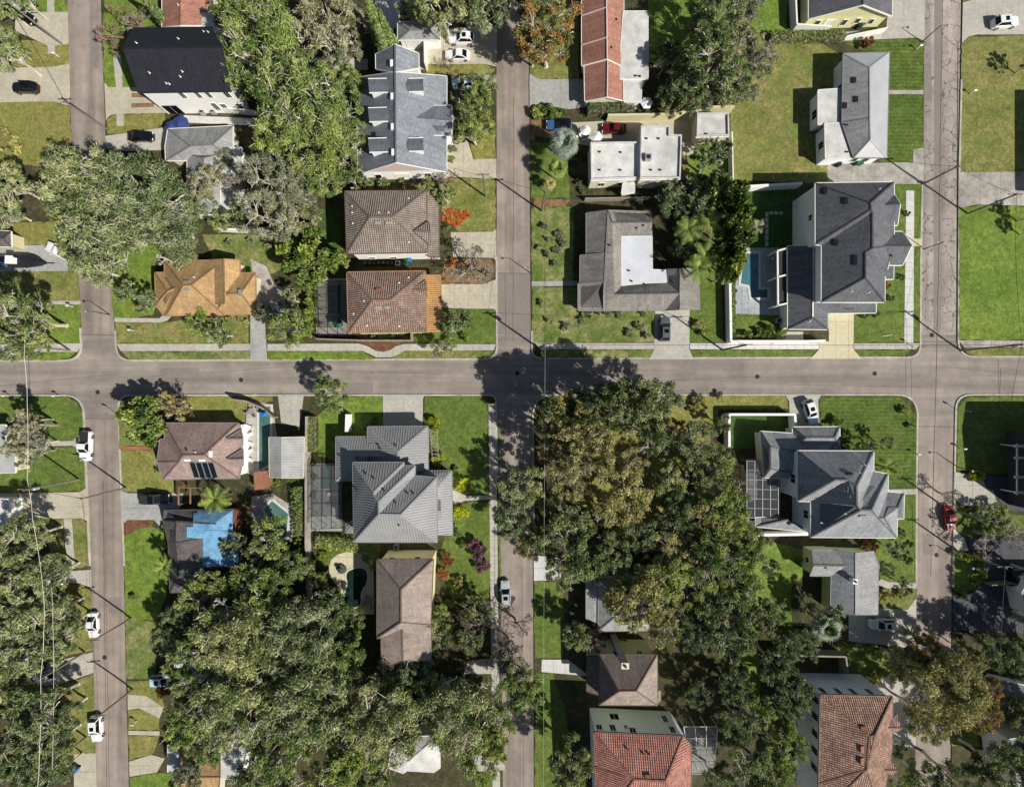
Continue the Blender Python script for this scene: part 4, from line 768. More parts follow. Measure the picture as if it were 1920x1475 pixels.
# 17 centre metal-roofed house
sm = dict(trim='trim_gray', seam=.45)
H17 = house('metal_roof_house', 'large dark grey standing-seam metal roofed house with stepped hips left of the middle street', 'house', 'R',
    'A 600 512 7;B 1165 512 7;C 1165 548 7;D 1290 550 7;E 1285 660 7;F 1527 682 7;G 1531 1392 7;H 610 1392 7;p 830 840 9.9;q 838 878 9.9;r 885 948 10.5;s 888 1085 10.8;t 1130 1090 10.8;a 762 118 3.6;b 1428 112 3.6;c 1432 585 3.6;d 762 640 3.6;e 1095 395 5.8;f 1095 640 5.8;g 412 228 3.2;h 1000 228 3.2;i 1000 440 5.0;j 620 440 5.0;k 620 560 5.0;l 412 715 3.2;m 700 715 3.2;I 1285 602 3.2;J 1692 604 3.2;K 1702 1310 3.2;L 1532 1310 4.4;N 1536 786 4.4;O 1290 700 4.4;T 1405 1050 5.4;X 1562 922 4.3;Y 1566 1050 5.4;Z 1556 1146 4.3;u 525 1290 3.1;v 604 1294 3.1;w 604 1180 3.9;x 525 1180 3.3',
    [('metal_gray', 'ABp BCqp CDrq DEsr EFts FGt GHst HApqrs', sm), ('metal_gray', 'abe bcfe aefd', sm), ('metal_gray', 'ghij gjkl lkm', sm), ('metal_gray', 'IJNO JKLN', sm), ('metal_gray', 'TXY TYZ', sm), ('metal_gray', 'uvwx', sm)],
    [('ABCDEFGH', 'wall_white', .4), ('abcd', 'wall_white', .4), ('ghml', 'wall_white', .4, 3.1), ('JKLN', 'wall_white', .4, 3.0), ('uvwx', 'wall_white', .2)], (),
    [('dark', 740, 628), ('dark', 833, 685), ('dark', 640, 808), ('dark', 948, 820), ('dark', 1075, 952), ('dark', 1203, 848), ('dark', 1270, 850), ('dark', 1110, 1200), ('dark', 455, 432), ('dark', 882, 318), ('dark', 908, 360), ('dark', 1075, 322)], [(0, 6, .3, 4.6, 1.2, 1.2), (0, 6, .7, 4.6, 1.2, 1.2)], short='the dark metal-roofed house')
# 18 grey two-storey house right of centre
house('hip_roof_house', 'grey shingle two-storey house with stepped hips and screened pool on its left', 'house', 'S',
    'A 715 342 6.4;B 1465 346 6.4;a 1080 630 10.6;b 1215 634 10.6;c 1298 690 11.2;d 1303 885 11.4;e 1340 928 11.4;f 1445 928 11.4;C 715 838 6.4;D 845 842 6.4;E 845 1193 6.4;F 1463 545 6.4;G 1605 572 6.4;H 1605 748 6.4;g 1510 1004 10;I 1765 760 6.2;J 1705 905 8.2;K 1615 907 8.4;h 1570 1006 9.7;L 1760 1010 6.2;N 1697 1012 6.4;O 1692 1200 6.4;i 348 150 3.2;j 1130 200 3.2;k 1130 620 3.2;l 380 608 3.2;m 442 300 4.6;n 442 520 4.6;o 1000 400 4.6;p 665 108 3.2;q 1128 105 3.2;r 1132 340 3.2;s 665 340 3.2;t 800 213 4.6;u 1083 213 4.6;v 300 1000 3;w 520 1000 3;x 700 1050 3.3;y 830 1142 3;z 300 1090 3;T 610 1022 4.0',
    [('sh_slate', 'ABcba AaC CabD DbcdeE BFdc FGfed GHgf HIJKhg EefgO ghO ILNOhKJ'), ('sh_slate', 'ijom imnl jko mokn lnk'), ('sh_slate', 'pqut qru rstu spt'), ('sh_slate', 'vwTz wxT xyT Tyz')],
    [('ABFGHIOEDC', 'wall_cool', .4), ('pqrs', 'wall_cream', .4), ('ijkl', 'wall_cream', .4), ('wxyz', 'wall_white', .5, 2.8)], (),
    [('box', 1220, 570, 'pipe_dark'), ('slot', 1210, 720, 'pipe_dark'), ('pipe', 1370, 480), ('pipe', 1320, 555), ('pipe', 1178, 735), ('pipe', 1222, 790), ('pipe', 1180, 962), ('pipe', 945, 1050), ('box', 1350, 980, 'trim_gray'), ('pipe', 1570, 1073), ('dark', 622, 1063)],
    [(0, 7, .5, 4.4, 1.4, 1.4), (0, 9, .4, 4.4, 1.6, 1.4), (0, 9, .75, 1.6, 1.6, 1.4)], short='the grey hip-roofed house')
# 20 pinkish-brown house with solar panels
H20 = house('hip_roof_house', 'pinkish brown hip-roofed house with four solar panels on the lower left', 'house', 'U',
    'A 120 55 3.3;B 700 55 3.3;C 720 100 3.2;D 735 350 3.2;E 708 490 3.3;F 110 500 3.2;G 62 360 3.1;H 85 182 3.1;I 120 182 3.3;p 262 308 6;q 432 304 6;r 235 356 5.2;J 720 108 3.5;K 612 176 4.6;L 735 176 4.4;N 735 232 3.4;O 735 262 3.4;T 612 338 4.6;X 738 338 4.4;Y 738 392 3.4;a 600 60 4.4',
    [('sh_pink', 'ABqp BCDEq EFrpq FGr GHIr IApr', dict(trim='trim_gray')), ('sh_pink', 'JLK KNL', dict(trim='trim_gray')), ('sh_pink', 'OXT TXY', dict(trim='trim_gray'))],
    [('ABCDEFGHI', 'wall_white', .4)], (), [('dark', 298, 266), ('pipe', 365, 284), ('box', 302, 343), ('box', 418, 345), ('slot', 485, 298)], [(0, 4, .3, 1.6, 1.2, 1.3), (0, 4, .7, 1.6, 1.2, 1.3)], short='the pinkish-brown house')
for k in range(4):
    q = []
    for tx, ty in ((0, 0), (44, 0), (44, 1), (0, 1)):
        h_ = hit(H20[2], *full('U', 320 + k * 48 + tx + ty * 38, 366 + ty * 118)); q.append(h_[0] + Vector((0, 0, .06)))
    m = MB(); m.hexa(q + [v + Vector((0, 0, .07)) for v in q]); pn = m.build('solar_panel', M['solar'], H20[0]); m = MB()
    for i in range(4): m.bar(q[i] + Vector((0, 0, .072)), q[(i + 1) % 4] + Vector((0, 0, .072)), .05, .02)
    m.build('panel_frame', M['galvanised'], pn)
# 21 house with blue tarpaulins
H21 = house('tarped_house', 'grey-brown house with bright blue tarpaulin over half its roof', 'house', 'U',
    'A 110 820 3;B 120 745 3;C 520 740 3;D 665 735 3.2;E 670 975 3.2;F 712 978 3.2;G 712 1180 3.2;H 430 1190 3.2;I 430 1390 3;J 165 1392 3;K 150 1000 3;p 210 830 4.6;q 205 1000 4.6;r 235 1250 4.4;s 430 1240 4.2;t 430 960 4.5;u 520 850 4.6;a 300 872 4.4;b 415 880 4.5;c 418 958 4.4;d 300 955 4.4;e 355 735 3.35;f 664 738 3.4;g 668 975 3.5;h 712 980 3.4;i 712 1182 3.4;j 428 1190 3.4;k 425 900 4.65;l 355 870 4.6;m 335 830 4.4;v 520 860 4.8',
    [('sh_greybrown', 'ABCup ApqK CDEFGtu JKqr JrsI putq qtsr tGHs', dict(trim='trim_brown'))],
    [('ABCDEFGHIJK', 'wall_brick', .4, 2.8)], (), (), (), short='the blue-tarped house')
for k_, (x0, y0, x1, y1) in enumerate(((350, 742, 660, 965), (300, 872, 425, 958), (428, 900, 708, 1186))):
    nx, ny = 10, 10; g = {}; v = []; f = []
    for i in range(nx + 1):
        for j in range(ny + 1):
            h_ = hit(H21[2], *full('U', x0 + (x1 - x0) * i / nx, y0 + (y1 - y0) * j / ny))
            if h_: g[i, j] = len(v); v.append(h_[0] + Vector((0, 0, .07 + .03 * k_ + random.uniform(0, .05))))
    for i in range(nx):
        for j in range(ny):
            q = [(i, j), (i, j + 1), (i + 1, j + 1), (i + 1, j)]
            if all(c in g for c in q): f.append(tuple(g[c] for c in q))
    n = len(v); f += [tuple(c + n for c in reversed(q)) for q in list(f)]; mk('tarpaulin', v + [p - Vector((0, 0, .02)) for p in v], f, M['tarp_blue'], H21[0])
# 22 corrugated shed, orange shed
house('shed', 'grey corrugated gable shed between the swimming pool and the metal-roofed house', 'shed', 'j', 'A 98 338 2.8;B 358 336 2.8;C 352 640 2.8;D 102 632 2.8;p 192 340 3.6;q 192 640 3.6', [('roof_corrugated', 'ApqD pBCq', dict(trim='wall_cream', seam=.3))], [('ABCD', 'wall_cream', .2)], [('D', 'q', 'C', 'wall_cream')], short='the corrugated shed')
house('shed', 'tiny rusty orange roofed shed beside the pool patio', 'shed', 'j', 'A -15 600 2.4;B 95 590 2.4;C 92 715 2.4;D -5 728 2.4', [('terracotta', 'ABCD', dict(trim='wood'))], [('ABCD', 'wood', .15)])
# 23 brown two-storey house by the dark pool
house('hip_roof_house', 'brown shingle two-storey house beside the dark free-form pool', 'house', 'j', 'A 905 1252 6.4;B 1325 1250 6.4;C 1305 1740 6.4;D 905 1840 6.4;p 1085 1475 9.4;q 1085 1720 9.4;E 935 1840 6.2;F 1090 1720 7.4;G 1098 2000 7.4;H 940 2070 6.2;I 1310 1760 6.2;J 1310 2010 6.2',
    [('sh_brown', 'ABp BCqp CDq DApq', dict(trim='trim_brown')), ('sh_brown', 'EFGH FIJG', dict(trim='trim_brown'))], [('ABCD', 'wall_yellow', .4), ('EIJH', 'wall_yellow', .4, 6)], (), (), [(0, 0, .2, 4.8, 1, 1), (0, 0, .7, 4.6, 1, 1.2)], short='the brown poolside house')
# 24 yellow house lower right
house('gabled_house', 'pale yellow-walled single-storey house with light grey roof below the grey hip-roofed house', 'house', 'l', 'A 330 1180 3.3;B 520 1180 3.3;C 585 1298 4.7;D 345 1295 4.7;E 315 1372 3.3;F 475 1372 3.3;G 655 1205 4.9;H 790 1190 3.3;I 830 1300 3.3;J 825 1340 3.3;K 820 1660 3.3;L 655 1660 4.9;N 465 1660 3.3;p 700 1300 4.9;a 480 1180 3.3',
    [('sh_ltgray', 'ABCD DCFE', dict(trim='trim_gray')), ('sh_slate', 'aGLN', dict(trim='trim_gray')), ('sh_ltgray', 'GHIJKL', dict(trim='trim_gray'))], [('ABFE', 'wall_green', .3), ('aHKN', 'wall_green', .4, 3.1)], [('A', 'D', 'E', 'wall_green'), ('a', 'G', 'H', 'wall_green')], [('dark', 430, 1312), ('chimney', 625, 1400, .35, .8, 'trim_white')], [(0, 3, .5, 1.7, 1, 1.1)], short='the yellow-walled house')
# 25 grey house under the yellow-green tree
house('bungalow', 'grey roofed house mostly hidden under the sparse yellow-green tree', 'house', 'o', 'A 645 310 3.2;B 1010 305 3.2;C 1085 180 3.2;D 1310 180 3.2;E 1310 -60 3.2;F 645 -80 3.2;p 870 120 5.4;q 1100 60 5.2;G 555 215 3;H 645 250 3;I 645 -60 3;J 555 -60 3', [('sh_ltgray', 'ABp BCDqp DEq EFpq FAp', dict(trim='trim_gray')), ('sh_ltgray', 'GHIJ', dict(trim='trim_gray'))], [('ABCDEF', 'wall_cream'), ('GHIJ', 'wall_cream', .3, 2.8)], (), [('pipe', 865, 170)], short='the tree-covered grey house')
# 26 brown hip roof with chimney
house('hip_roof_house', 'brown hip-roofed two-storey house with tall pale chimney on its upper side', 'house', 'o', 'A 652 486 6.2;B 1086 488 6.2;C 1088 864 6.2;D 652 862 6.2;p 800 760 9.2;q 930 758 9.2;r 740 640 7.6;E 560 760 3;F 655 790 3.6;G 655 500 3.6;H 560 500 3;I 1050 800 3.2;J 1110 750 3;K 1112 830 3;L 1060 870 3.2', [('sh_brown_shaded', 'ABqp DAp', dict(trim='trim_brown')), ('sh_brown', 'BCq CDpq', dict(trim='trim_brown')), ('sh_brown_shaded', 'EFGH', dict(trim='trim_brown')), ('sh_brown', 'IJKL', dict(trim='trim_brown'))], [('ABCD', 'wall_green', .4), ('EFGH', 'wall_green', .3, 2.9), ('IJKL', 'wall_green', .2)], (), [('pipe', 1013, 722), ('pipe', 860, 828)], [(0, 0, .3, 4.8, 1, 1.2), (0, 0, .75, 4.8, 1, 1.2)], short='the brown chimney house')
# 27 red tile house
house('tile_house', 'white two-storey house with red tile roof at the bottom beside a screened pool', 'house', 'o', 'A 612 1066 7.2;B 1280 1096 7.2;C 1338 1160 7.0;D 1340 1800 7.2;E 640 1800 7.2;F 620 1330 7.2;p 915 1420 10.4;q 1150 1430 10.4;G 630 1340 7.1;H 640 1660 7.1;r 790 1268 8.9;s 910 1410 10.3', [('tl_red', 'ABqp BCDq DEpq EFAp', dict(trim='trim_brown')), ('tl_red', 'Frs FsH', dict(trim='trim_brown'))], [('ABCDEF', 'wall_cool', .35)], (), [('box', 1015, 1395, 'terracotta'), ('dark', 860, 1185), ('dark', 980, 1220), ('dark', 1025, 1228), ('pipe', 1275, 1262), ('pipe', 1300, 1345)], [(0, 0, .06, 5.4, 1, 1.3), (0, 0, .22, 5.4, 1, 1.6), (0, 0, .38, 5.0, .6, .9), (0, 0, .45, 5.8, 1.1, 1.3), (0, 0, .28, 2.4, 1.6, 1.6), (0, 0, .93, 5.2, .9, 1.6), (0, 0, .9, 2.4, .9, 1.8)], short='the red tile house')
# 28 clay tile house, lower right
house('tile_house', 'tall white house with mottled clay tile hip roof in the lower right', 'house', 'p', 'A 392 788 7.4;B 932 800 7.4;C 925 1200 7.4;D 885 1420 7.4;E 860 1700 7.4;F 385 1700 7.4;G 380 1452 7.4;p 760 1098 10.2;q 740 1345 10.2;r 800 1092 10.2;a 870 1036 8.2;b 965 930 7.0;c 996 1038 7.8;d 975 1060 7;e 850 1352 8;f 910 1235 7;g 965 1355 7.8;h 935 1385 7', [('tl_clay', 'ABrp BCr CDqr rqp DEq EFq FGq GApq', dict(trim='trim_brown')), ('tl_clay', 'abc acd', dict(trim='trim_brown')), ('tl_clay', 'efg egh', dict(trim='trim_brown'))], [('ABCDEFG', 'wall_cool', .35)], (), [('box', 712, 1035, 'terracotta'), ('slot', 700, 1190, 'terracotta'), ('slot', 700, 1280, 'terracotta')], [(0, 0, .1, 5.6, .9, 1.7), (0, 0, .33, 5.6, .9, 1.7), (0, 0, .55, 5.6, .9, 1.7), (0, 0, .8, 5.6, .9, 1.7)] + [(0, 6, t, 5.6, 1.2, 1.7) for t in (.1, .3, .5, .7, .9)] + [(0, 5, .4, 5.4, 1, 1.6)], short='the clay tile house')
# small roofs that show between the trees
house('small_house', 'white roofed house showing under the oaks at the bottom centre', 'house', 'n', 'A 1010 1200 3.4;B 1130 1100 3.4;C 1370 1090 3.4;D 1375 1330 3.4;E 1330 1362 3.4;F 1130 1350 3.4;G 1100 1370 3.4;H 990 1330 3.4;p 1130 1290 3.9;q 1240 1200 4.4', [('roof_white', 'ABp HAp BCq EFpq DEq CDq Bqp FGHp')], [('ABCDEFGH', 'wall_white', .4, 3)], short='the white-roofed oak house')
house('small_house', 'tan roofed house with white flat wing among the lower left oaks', 'house', 'm', 'A 1350 1200 3;B 1640 1180 3;C 1620 1620 3;D 1355 1620 3;p 1350 1400 4.4;q 1640 1400 4.4;E 1630 1130 3.3;F 1840 1090 3.3;G 1790 1440 3.3;H 1640 1400 3.3;I 1255 1160 2.8;J 1345 1230 2.8;K 1350 1370 2.8;L 1255 1365 2.8', [('sh_orange', 'ABqp pqCD', dict(trim='trim_brown')), ('roof_white', 'EFGH'), ('roof_white', 'IJKL')], [('ABCD', 'wall_cream', .3), ('EFGH', 'wall_white', .2), ('IJKL', 'wall_white', .1)], short='the small tan house')
house('small_house', 'blue-white flat roof corner showing beside the lower left street oaks', 'house', 'm', 'A 1310 380 3;B 1420 440 3;C 1660 560 3;D 1500 690 3;E 1305 700 3', [('roof_white', 'ABCDE')], [('ABCDE', 'wall_white', .2)])
house('edge_house', 'white roofed house at the left edge beside the bare shrubs', 'house', 'i', 'A -200 250 3;B 40 245 3;C 35 420 3;D 110 415 3;E 115 600 3;F -200 610 3', [('roof_corrugated', 'ABCDEF')], [('ABCDEF', 'wall_cream', .3)], short='the left-edge house')
house('edge_garage', 'pale garage roof with dark car port at the left edge', 'garage', 'i', 'A -200 790 2.8;B 180 755 2.8;C 60 800 2.8;D 75 960 2.8;E -200 980 2.8', [('roof_white', 'ACDE')], [('ACDE', 'wall_white', .2)])
house('edge_house', 'brick and white porch of a house cut by the left edge', 'house', 'e', 'A -250 230 2.8;B 80 255 2.8;C 85 370 2.8;D -250 360 2.8;p -250 300 3.8;q 20 308 3.8', [('sh_greybrown', 'ABqp DCqp BCq')], [('ABCD', 'wall_beige', .3)])
house('edge_house', 'dark-shaded house at the right edge with pale horizontal beams', 'house', 'l', 'A 2110 300 7.6;B 2700 300 7.6;C 2700 930 7.6;D 2110 930 7.6;p 2300 600 10;q 2700 600 10', [('sh_charcoal', 'ABqp DCqp DAp')], [('ABCD', 'wall_shaded', .4)], short='the right-edge house')
house('edge_house', 'pale blue-roofed house at the right edge beside the dark driveway', 'house', 'l', 'A 1960 1390 3.4;B 2500 1390 3.4;C 2500 1680 3.4;D 1940 1680 3.4;E 1900 1500 3.4', [('metal_light', 'ABCDE', dict(seam=.5))], [('ABCDE', 'wall_white', .3)])
house('edge_house', 'pale siding house with balcony at the right edge near the bottom', 'house', 'p', 'A 1800 1120 6;B 2500 1000 6;C 2500 1600 6;D 1850 1500 6', [('sh_slate', 'ABCD')], [('ABCD', 'wall_white', .5)], short='the balcony house')
house('edge_house', 'white trimmed roof corner at the right edge above the balcony house', 'house', 'p', 'A 1690 750 3.2;B 1760 680 3.2;C 2300 800 3.2;D 2300 960 3.2;E 1560 1000 3.2;F 1720 930 3.2', [('sh_slate', 'ABCDEF')], [('ABCDEF', 'wall_white', .4)])
house('edge_house', 'charcoal-roofed two-storey house beyond the right edge by the tan lawn', 'house', 'F', 'A 2040 173 6.4;B 2300 173 6.4;C 2300 372 6.4;D 2040 372 6.4;p 2150 240 9;q 2150 300 9', [('sh_charcoal', 'ABp BCqp CDq DApq')], [('ABCD', 'wall_white', .4)])
# ------------------------------------------------------------------ vegetation
USED = set()
def side_of(px, py, lm):
    nm, cx, cy, fx = lm; x0, x1 = min(a for a, b in fx), max(a for a, b in fx); y0, y1 = min(b for a, b in fx), max(b for a, b in fx)
    h = 'left' if px < x0 else 'right' if px > x1 else ''; v = 'above' if py < y0 else 'below' if py > y1 else ''
    if not h and not v: return 'over'
    if h and v: return ('upper ' if v == 'above' else 'lower ') + h + ' of'
    return (h + ' of') if h else v
STREETS = [('the left crossing', 188, 705), ('the middle crossing', 965, 705), ('the right crossing', 1758, 705)]
for n_, x_, y_ in STREETS: LM.append((n_, x_, y_, [(x_ - 30, y_ - 30), (x_ + 30, y_ + 30)]))
ORD = ['nearest', 'second nearest', 'third nearest', 'fourth nearest', 'fifth nearest', 'sixth nearest', 'seventh nearest', 'eighth nearest', 'ninth nearest', 'tenth nearest', 'eleventh nearest', 'twelfth nearest', 'thirteenth nearest', 'fourteenth nearest', 'fifteenth nearest']
PENDING = []                           # (object, phrase, px, py): labelled at the end, when all are known
def settle_labels():
    groups = {}
    for o, ph, px, py in PENDING:
        lm = min(LM, key=lambda l: max(min(a for a, b in l[3]) - px, 0, px - max(a for a, b in l[3])) + max(min(b for a, b in l[3]) - py, 0, py - max(b for a, b in l[3])) + .15 * math.hypot(px - l[1], py - l[2]))
        s = side_of(px, py, lm); groups.setdefault((ph, s, lm[0]), []).append((math.hypot(px - lm[1], py - lm[2]), o))
    for (ph, s, nm), l in groups.items():
        l.sort(key=lambda q: q[0])
        for i, (d, o) in enumerate(l):
            o['label'] = '%s %s %s' % (ph, s, nm) + ('' if len(l) == 1 else ', ' + ORD[i])
def leaf_mesh(name, pos, nrm, size, tint, aspect=.5):
    n = len(pos); nrm = nrm / (np.linalg.norm(nrm, axis=1, keepdims=True) + 1e-9)
    a = np.random.normal(size=(n, 3)); t = np.cross(nrm, a); t /= np.linalg.norm(t, axis=1, keepdims=True) + 1e-9; b = np.cross(nrm, t)
    L = (size * np.random.uniform(.6, 1.35, n))[:, None]; W = L * aspect * np.random.uniform(.7, 1.2, n)[:, None]
    v = np.empty((n, 4, 3)); v[:, 0] = pos - t * L; v[:, 1] = pos - b * W; v[:, 2] = pos + t * L; v[:, 3] = pos + b * W
    v[:, 0] -= nrm * L * .25; v[:, 2] -= nrm * L * .25
    me = bpy.data.meshes.new(name); me.vertices.add(4 * n); me.loops.add(4 * n); me.polygons.add(n)
    me.vertices.foreach_set('co', v.reshape(-1)); me.loops.foreach_set('vertex_index', np.arange(4 * n, dtype=np.int32))
    me.polygons.foreach_set('loop_start', np.arange(0, 4 * n, 4, dtype=np.int32)); me.polygons.foreach_set('loop_total', np.full(n, 4, dtype=np.int32))
    at = me.attributes.new('tint', 'FLOAT', 'POINT'); at.data.foreach_set('value', np.repeat(np.clip(tint, 0, 1), 4).astype(np.float32))
    me.update(); me.validate(); return me
HOLES = []
def crown_data(R, zc, hz, ncl, nleaf, leaf, seed, gap=.9, rc=(.1, .21), aspect=.5):
    rs = np.random.RandomState(seed); np.random.seed(seed)
    lob = rs.uniform(.62, 1.2, 9); cl = []; holes = [(rs.uniform(-.75, .75) * R, rs.uniform(-.75, .75) * R, rs.uniform(.1, .22) * R) for q in range(6)]
    while len(cl) < ncl:
        a = rs.uniform(0, 2 * math.pi); f = a / (2 * math.pi) * 9; i = int(f) % 9; edge = lob[i] * (1 - f % 1) + lob[(i + 1) % 9] * (f % 1)
        r = math.sqrt(rs.uniform(0, 1)) * R * gap * edge; cap = math.sqrt(max(0, 1 - (r / (R * 1.12)) ** 2))
        if any(math.hypot(r * math.cos(a) - hx, r * math.sin(a) - hy) < hr for hx, hy, hr in holes): continue
        z = zc + hz * (cap * rs.uniform(.15, 1.0) - .3); cl.append((r * math.cos(a), r * math.sin(a), z, R * rs.uniform(*rc), rs.uniform(.15, .85)))
    cl = np.array(cl); w_ = cl[:, 3] ** 2; idx = rs.choice(ncl, nleaf, p=w_ / w_.sum())
    d = rs.normal(size=(nleaf, 3)); d[:, 2] += .45; d /= np.linalg.norm(d, axis=1, keepdims=True)
    rad = cl[idx, 3] * rs.uniform(.3, 1.12, nleaf) ** .7; sq = np.array([1, 1, .55]); pos = cl[idx, :3] + d * rad[:, None] * sq
    nrm = d * .8 + rs.normal(size=(nleaf, 3)) * .62 + np.array([0, 0, .25]); tint = cl[idx, 4] + rs.normal(size=nleaf) * .16
    HOLES[:] = holes; return cl, leaf_mesh('crown', pos, nrm, leaf, tint, aspect)
def limbs_mesh(cl, R, zc, seed, pale=1.0):
    rs = np.random.RandomState(seed + 99); m = MB(); tr = .045 * R + .06; zf = zc * .42
    m.tube([(0, 0, -.1), (0, 0, .25), (.05 * R, .02 * R, zf * .6), (.03 * R, 0, zf)], [tr * 1.6, tr * 1.1, tr, tr * .85], 7)
    main = rs.choice(len(cl), min(11, len(cl)), replace=False); tips = []
    for i in main:
        e = Vector(cl[i, :3]); s = Vector((.03 * R, 0, zf)); mid = s.lerp(e, .5) + Vector((rs.uniform(-.08, .08) * R, rs.uniform(-.08, .08) * R, .1 * R)); m.tube([s, s.lerp(mid, .5) + Vector((0, 0, .05 * R)), mid, e], [tr * .55, tr * .45, tr * .32, tr * .12], 5, False); tips += [mid, mid.lerp(e, .5)]
    for i in range(len(cl)):
        if i in main: continue
        e = Vector(cl[i, :3]) + Vector((0, 0, cl[i, 3] * .35)); s = min(tips, key=lambda q: (q - e).length); mid = s.lerp(e, .5) + Vector((rs.uniform(-.06, .06) * R, rs.uniform(-.06, .06) * R, .03 * R)); m.tube([s, mid, e], [tr * .24, tr * .16, tr * .05], 4, False)
    for i in range(len(cl)):             # fine twigs reaching out through each spray
        c = Vector(cl[i, :3])
        for k in range(3):
            e = c + Vector((rs.uniform(-1.2, 1.2), rs.uniform(-1.2, 1.2), rs.uniform(.35, .8))) * cl[i, 3]; s = c + Vector((rs.uniform(-.5, .5), rs.uniform(-.5, .5), -.3)) * cl[i, 3]
            m.tube([s, s.lerp(e, .55) + Vector((rs.uniform(-.2, .2), rs.uniform(-.2, .2), .12)) * cl[i, 3], e], [.055, .04, .02], 3, False)
    for hx, hy, hr in HOLES:             # leafless, pale sprays of branches in the gaps of the crown
        def spray(p, d, L, r, lv):
            q = p + d * L; m.tube([p, p.lerp(q, .5) + Vector((rs.uniform(-.12, .12), rs.uniform(-.12, .12), .05)) * L, q], [r, r * .8, r * .55], 3, False)
            if lv < 3:
                for k in range(3): spray(q, (d + Vector((rs.uniform(-1, 1), rs.uniform(-1, 1), rs.uniform(-.2, .5)))).normalized(), L * .72, r * .68, lv + 1)
        a = rs.uniform(0, 6.28); spray(Vector((hx, hy, zc - .02 * R)), Vector((math.cos(a), math.sin(a), .55)).normalized(), .16 * R, .018 * R, 0)
    return m.mesh('trunk')
PRO = {}
def protos():
    for kind, R, zc, hz, ncl, nl, lf in (('S', 3, 4.6, 2.8, 38, 2600, .2), ('M', 5, 7.2, 4.8, 64, 6000, .25), ('L', 8, 9.2, 6.2, 130, 14500, .28)):
        for v in range(4):
            cl, me = crown_data(R, zc, hz, ncl, nl, lf, 100 * ord(kind) + v, aspect=.3); PRO[kind, v] = (R, zc, me, limbs_mesh(cl, R, zc, v))
    for v in range(3):                  # thin crowns: half the leaves, limbs show
        cl, me = crown_data(5, 7.2, 3.4, 40, 3800, .24, 900 + v, rc=(.12, .22), aspect=.4); PRO['T', v] = (5, 7.2, me, limbs_mesh(cl, 5, 7.2, 50 + v))
        cl, me = crown_data(2.2, 2.8, 2.2, 16, 900, .5, 950 + v, rc=(.2, .34), aspect=.42); PRO['B', v] = (2.2, 2.8, me, limbs_mesh(cl, 2.2, 2.8, 70 + v))      # broad leaves
        cl, me = crown_data(1.2, .8, .9, 12, 1100, .14, 970 + v, rc=(.25, .42)); PRO['H', v] = (1.2, .8, me, None)        # shrub
        # tall narrow conifer / column
        rs = np.random.RandomState(30 + v); n = 3600; z = rs.uniform(.06, 1, n) ** .9; r = (1.25 * (1 - z) + .12) * rs.uniform(.55, 1.05, n); a = rs.uniform(0, 6.283, n); pos = np.stack([r * np.cos(a), r * np.sin(a), z * 8], 1)
        np.random.seed(v); PRO['C', v] = (1.3, 4.0, leaf_mesh('crown', pos, np.stack([np.cos(a), np.sin(a), np.full(n, .55)], 1) + rs.normal(size=(n, 3)) * .4, .24, rs.uniform(0, 1, n)), MB().tube([(0, 0, -.1), (0, 0, 7.4)], [.16, .03], 6).mesh('trunk'))
    for v in range(3):                  # leafless tree
        rs = random.Random(v + 5); m = MB()
        def grow(p, d, L, r, lv):
            q = p + d * L; r = max(r, .028); m.tube([p, p.lerp(q, .5) + Vector((rs.uniform(-1, 1), rs.uniform(-1, 1), rs.uniform(-.5, .5))) * L * .06, q], [r, r * .85, r * .65], 5 if lv < 2 else 3, False)
            if lv >= 5: return
            for k in range(3 if lv < 4 else 4):
                a = Vector((rs.uniform(-1, 1), rs.uniform(-1, 1), rs.uniform(-.25, .75))).normalized(); grow(q, (d * .75 + a * .95).normalized(), L * rs.uniform(.6, .82), r * .62, lv + 1)
        grow(Vector((0, 0, -.1)), Vector((.04, 0, 1)).normalized(), 1.7, .17, 0); PRO['N', v] = (2.4, 4.2, None, m.mesh('trunk'))
protos()
def tree(px, py, r, kind, mat, phrase, cat='tree', name='tree', group='trees on the lots and streets', flat=1.0, bark='bark_pale', v=None, zr=None):
    keys = [k for k in PRO if k[0] == kind]; k = keys[v % len(keys)] if v is not None else random.choice(keys); R, zc, me, tk = PRO[k]
    s = r * .089 / R; zs = s * flat; z = zc * zs; p = P(px, py, z); p.z = ZB
    o = root(name, p, None, cat, group, random.uniform(0, 6.28)); o.scale = (s, s, zs)
    if me: link('crown', me, M[mat], o, slot=True)
    if tk: link('trunk', tk, M[bark], o, slot=True)
    PENDING.append((o, phrase, px, py)); return o
def many(kind, mat, phrase, pts, **kw):
    for q in pts: tree(q[0], q[1], q[2], kind, mat, phrase, **kw)
OAK = 'broad grey-green live oak'; DEEP = 'dense dark green tree'; GRN = 'full mid-green tree'; OLV = 'olive-brown leafed tree'; GRY = 'grey-green mossy tree'; ORG = 'orange-tinged tree'; BRT = 'bright green leafy tree'; THN = 'thin open-crowned tree'
kw = dict(name='oak_tree')
# big oak group on the left street
many('L', 'lf_oak', OAK, [(155, 348, 84), (262, 362, 86), (205, 430, 92), (318, 425, 70)], v=0, flat=.85, **kw)
many('M', 'lf_oak', OAK, [(185, 505, 44), (340, 480, 36), (22, 350, 46), (20, 400, 34), (125, 305, 42), (352, 365, 30), (372, 378, 34), (165, 470, 48)], flat=.85, **kw)
many('M', 'lf_deep', DEEP, [(15, 100, 46), (45, 598, 62), (20, 640, 50), (62, 640, 40), (0, 560, 44)], **kw)
many('S', 'lf_green', GRN, [(15, 20, 26), (50, 5, 28)], **kw)
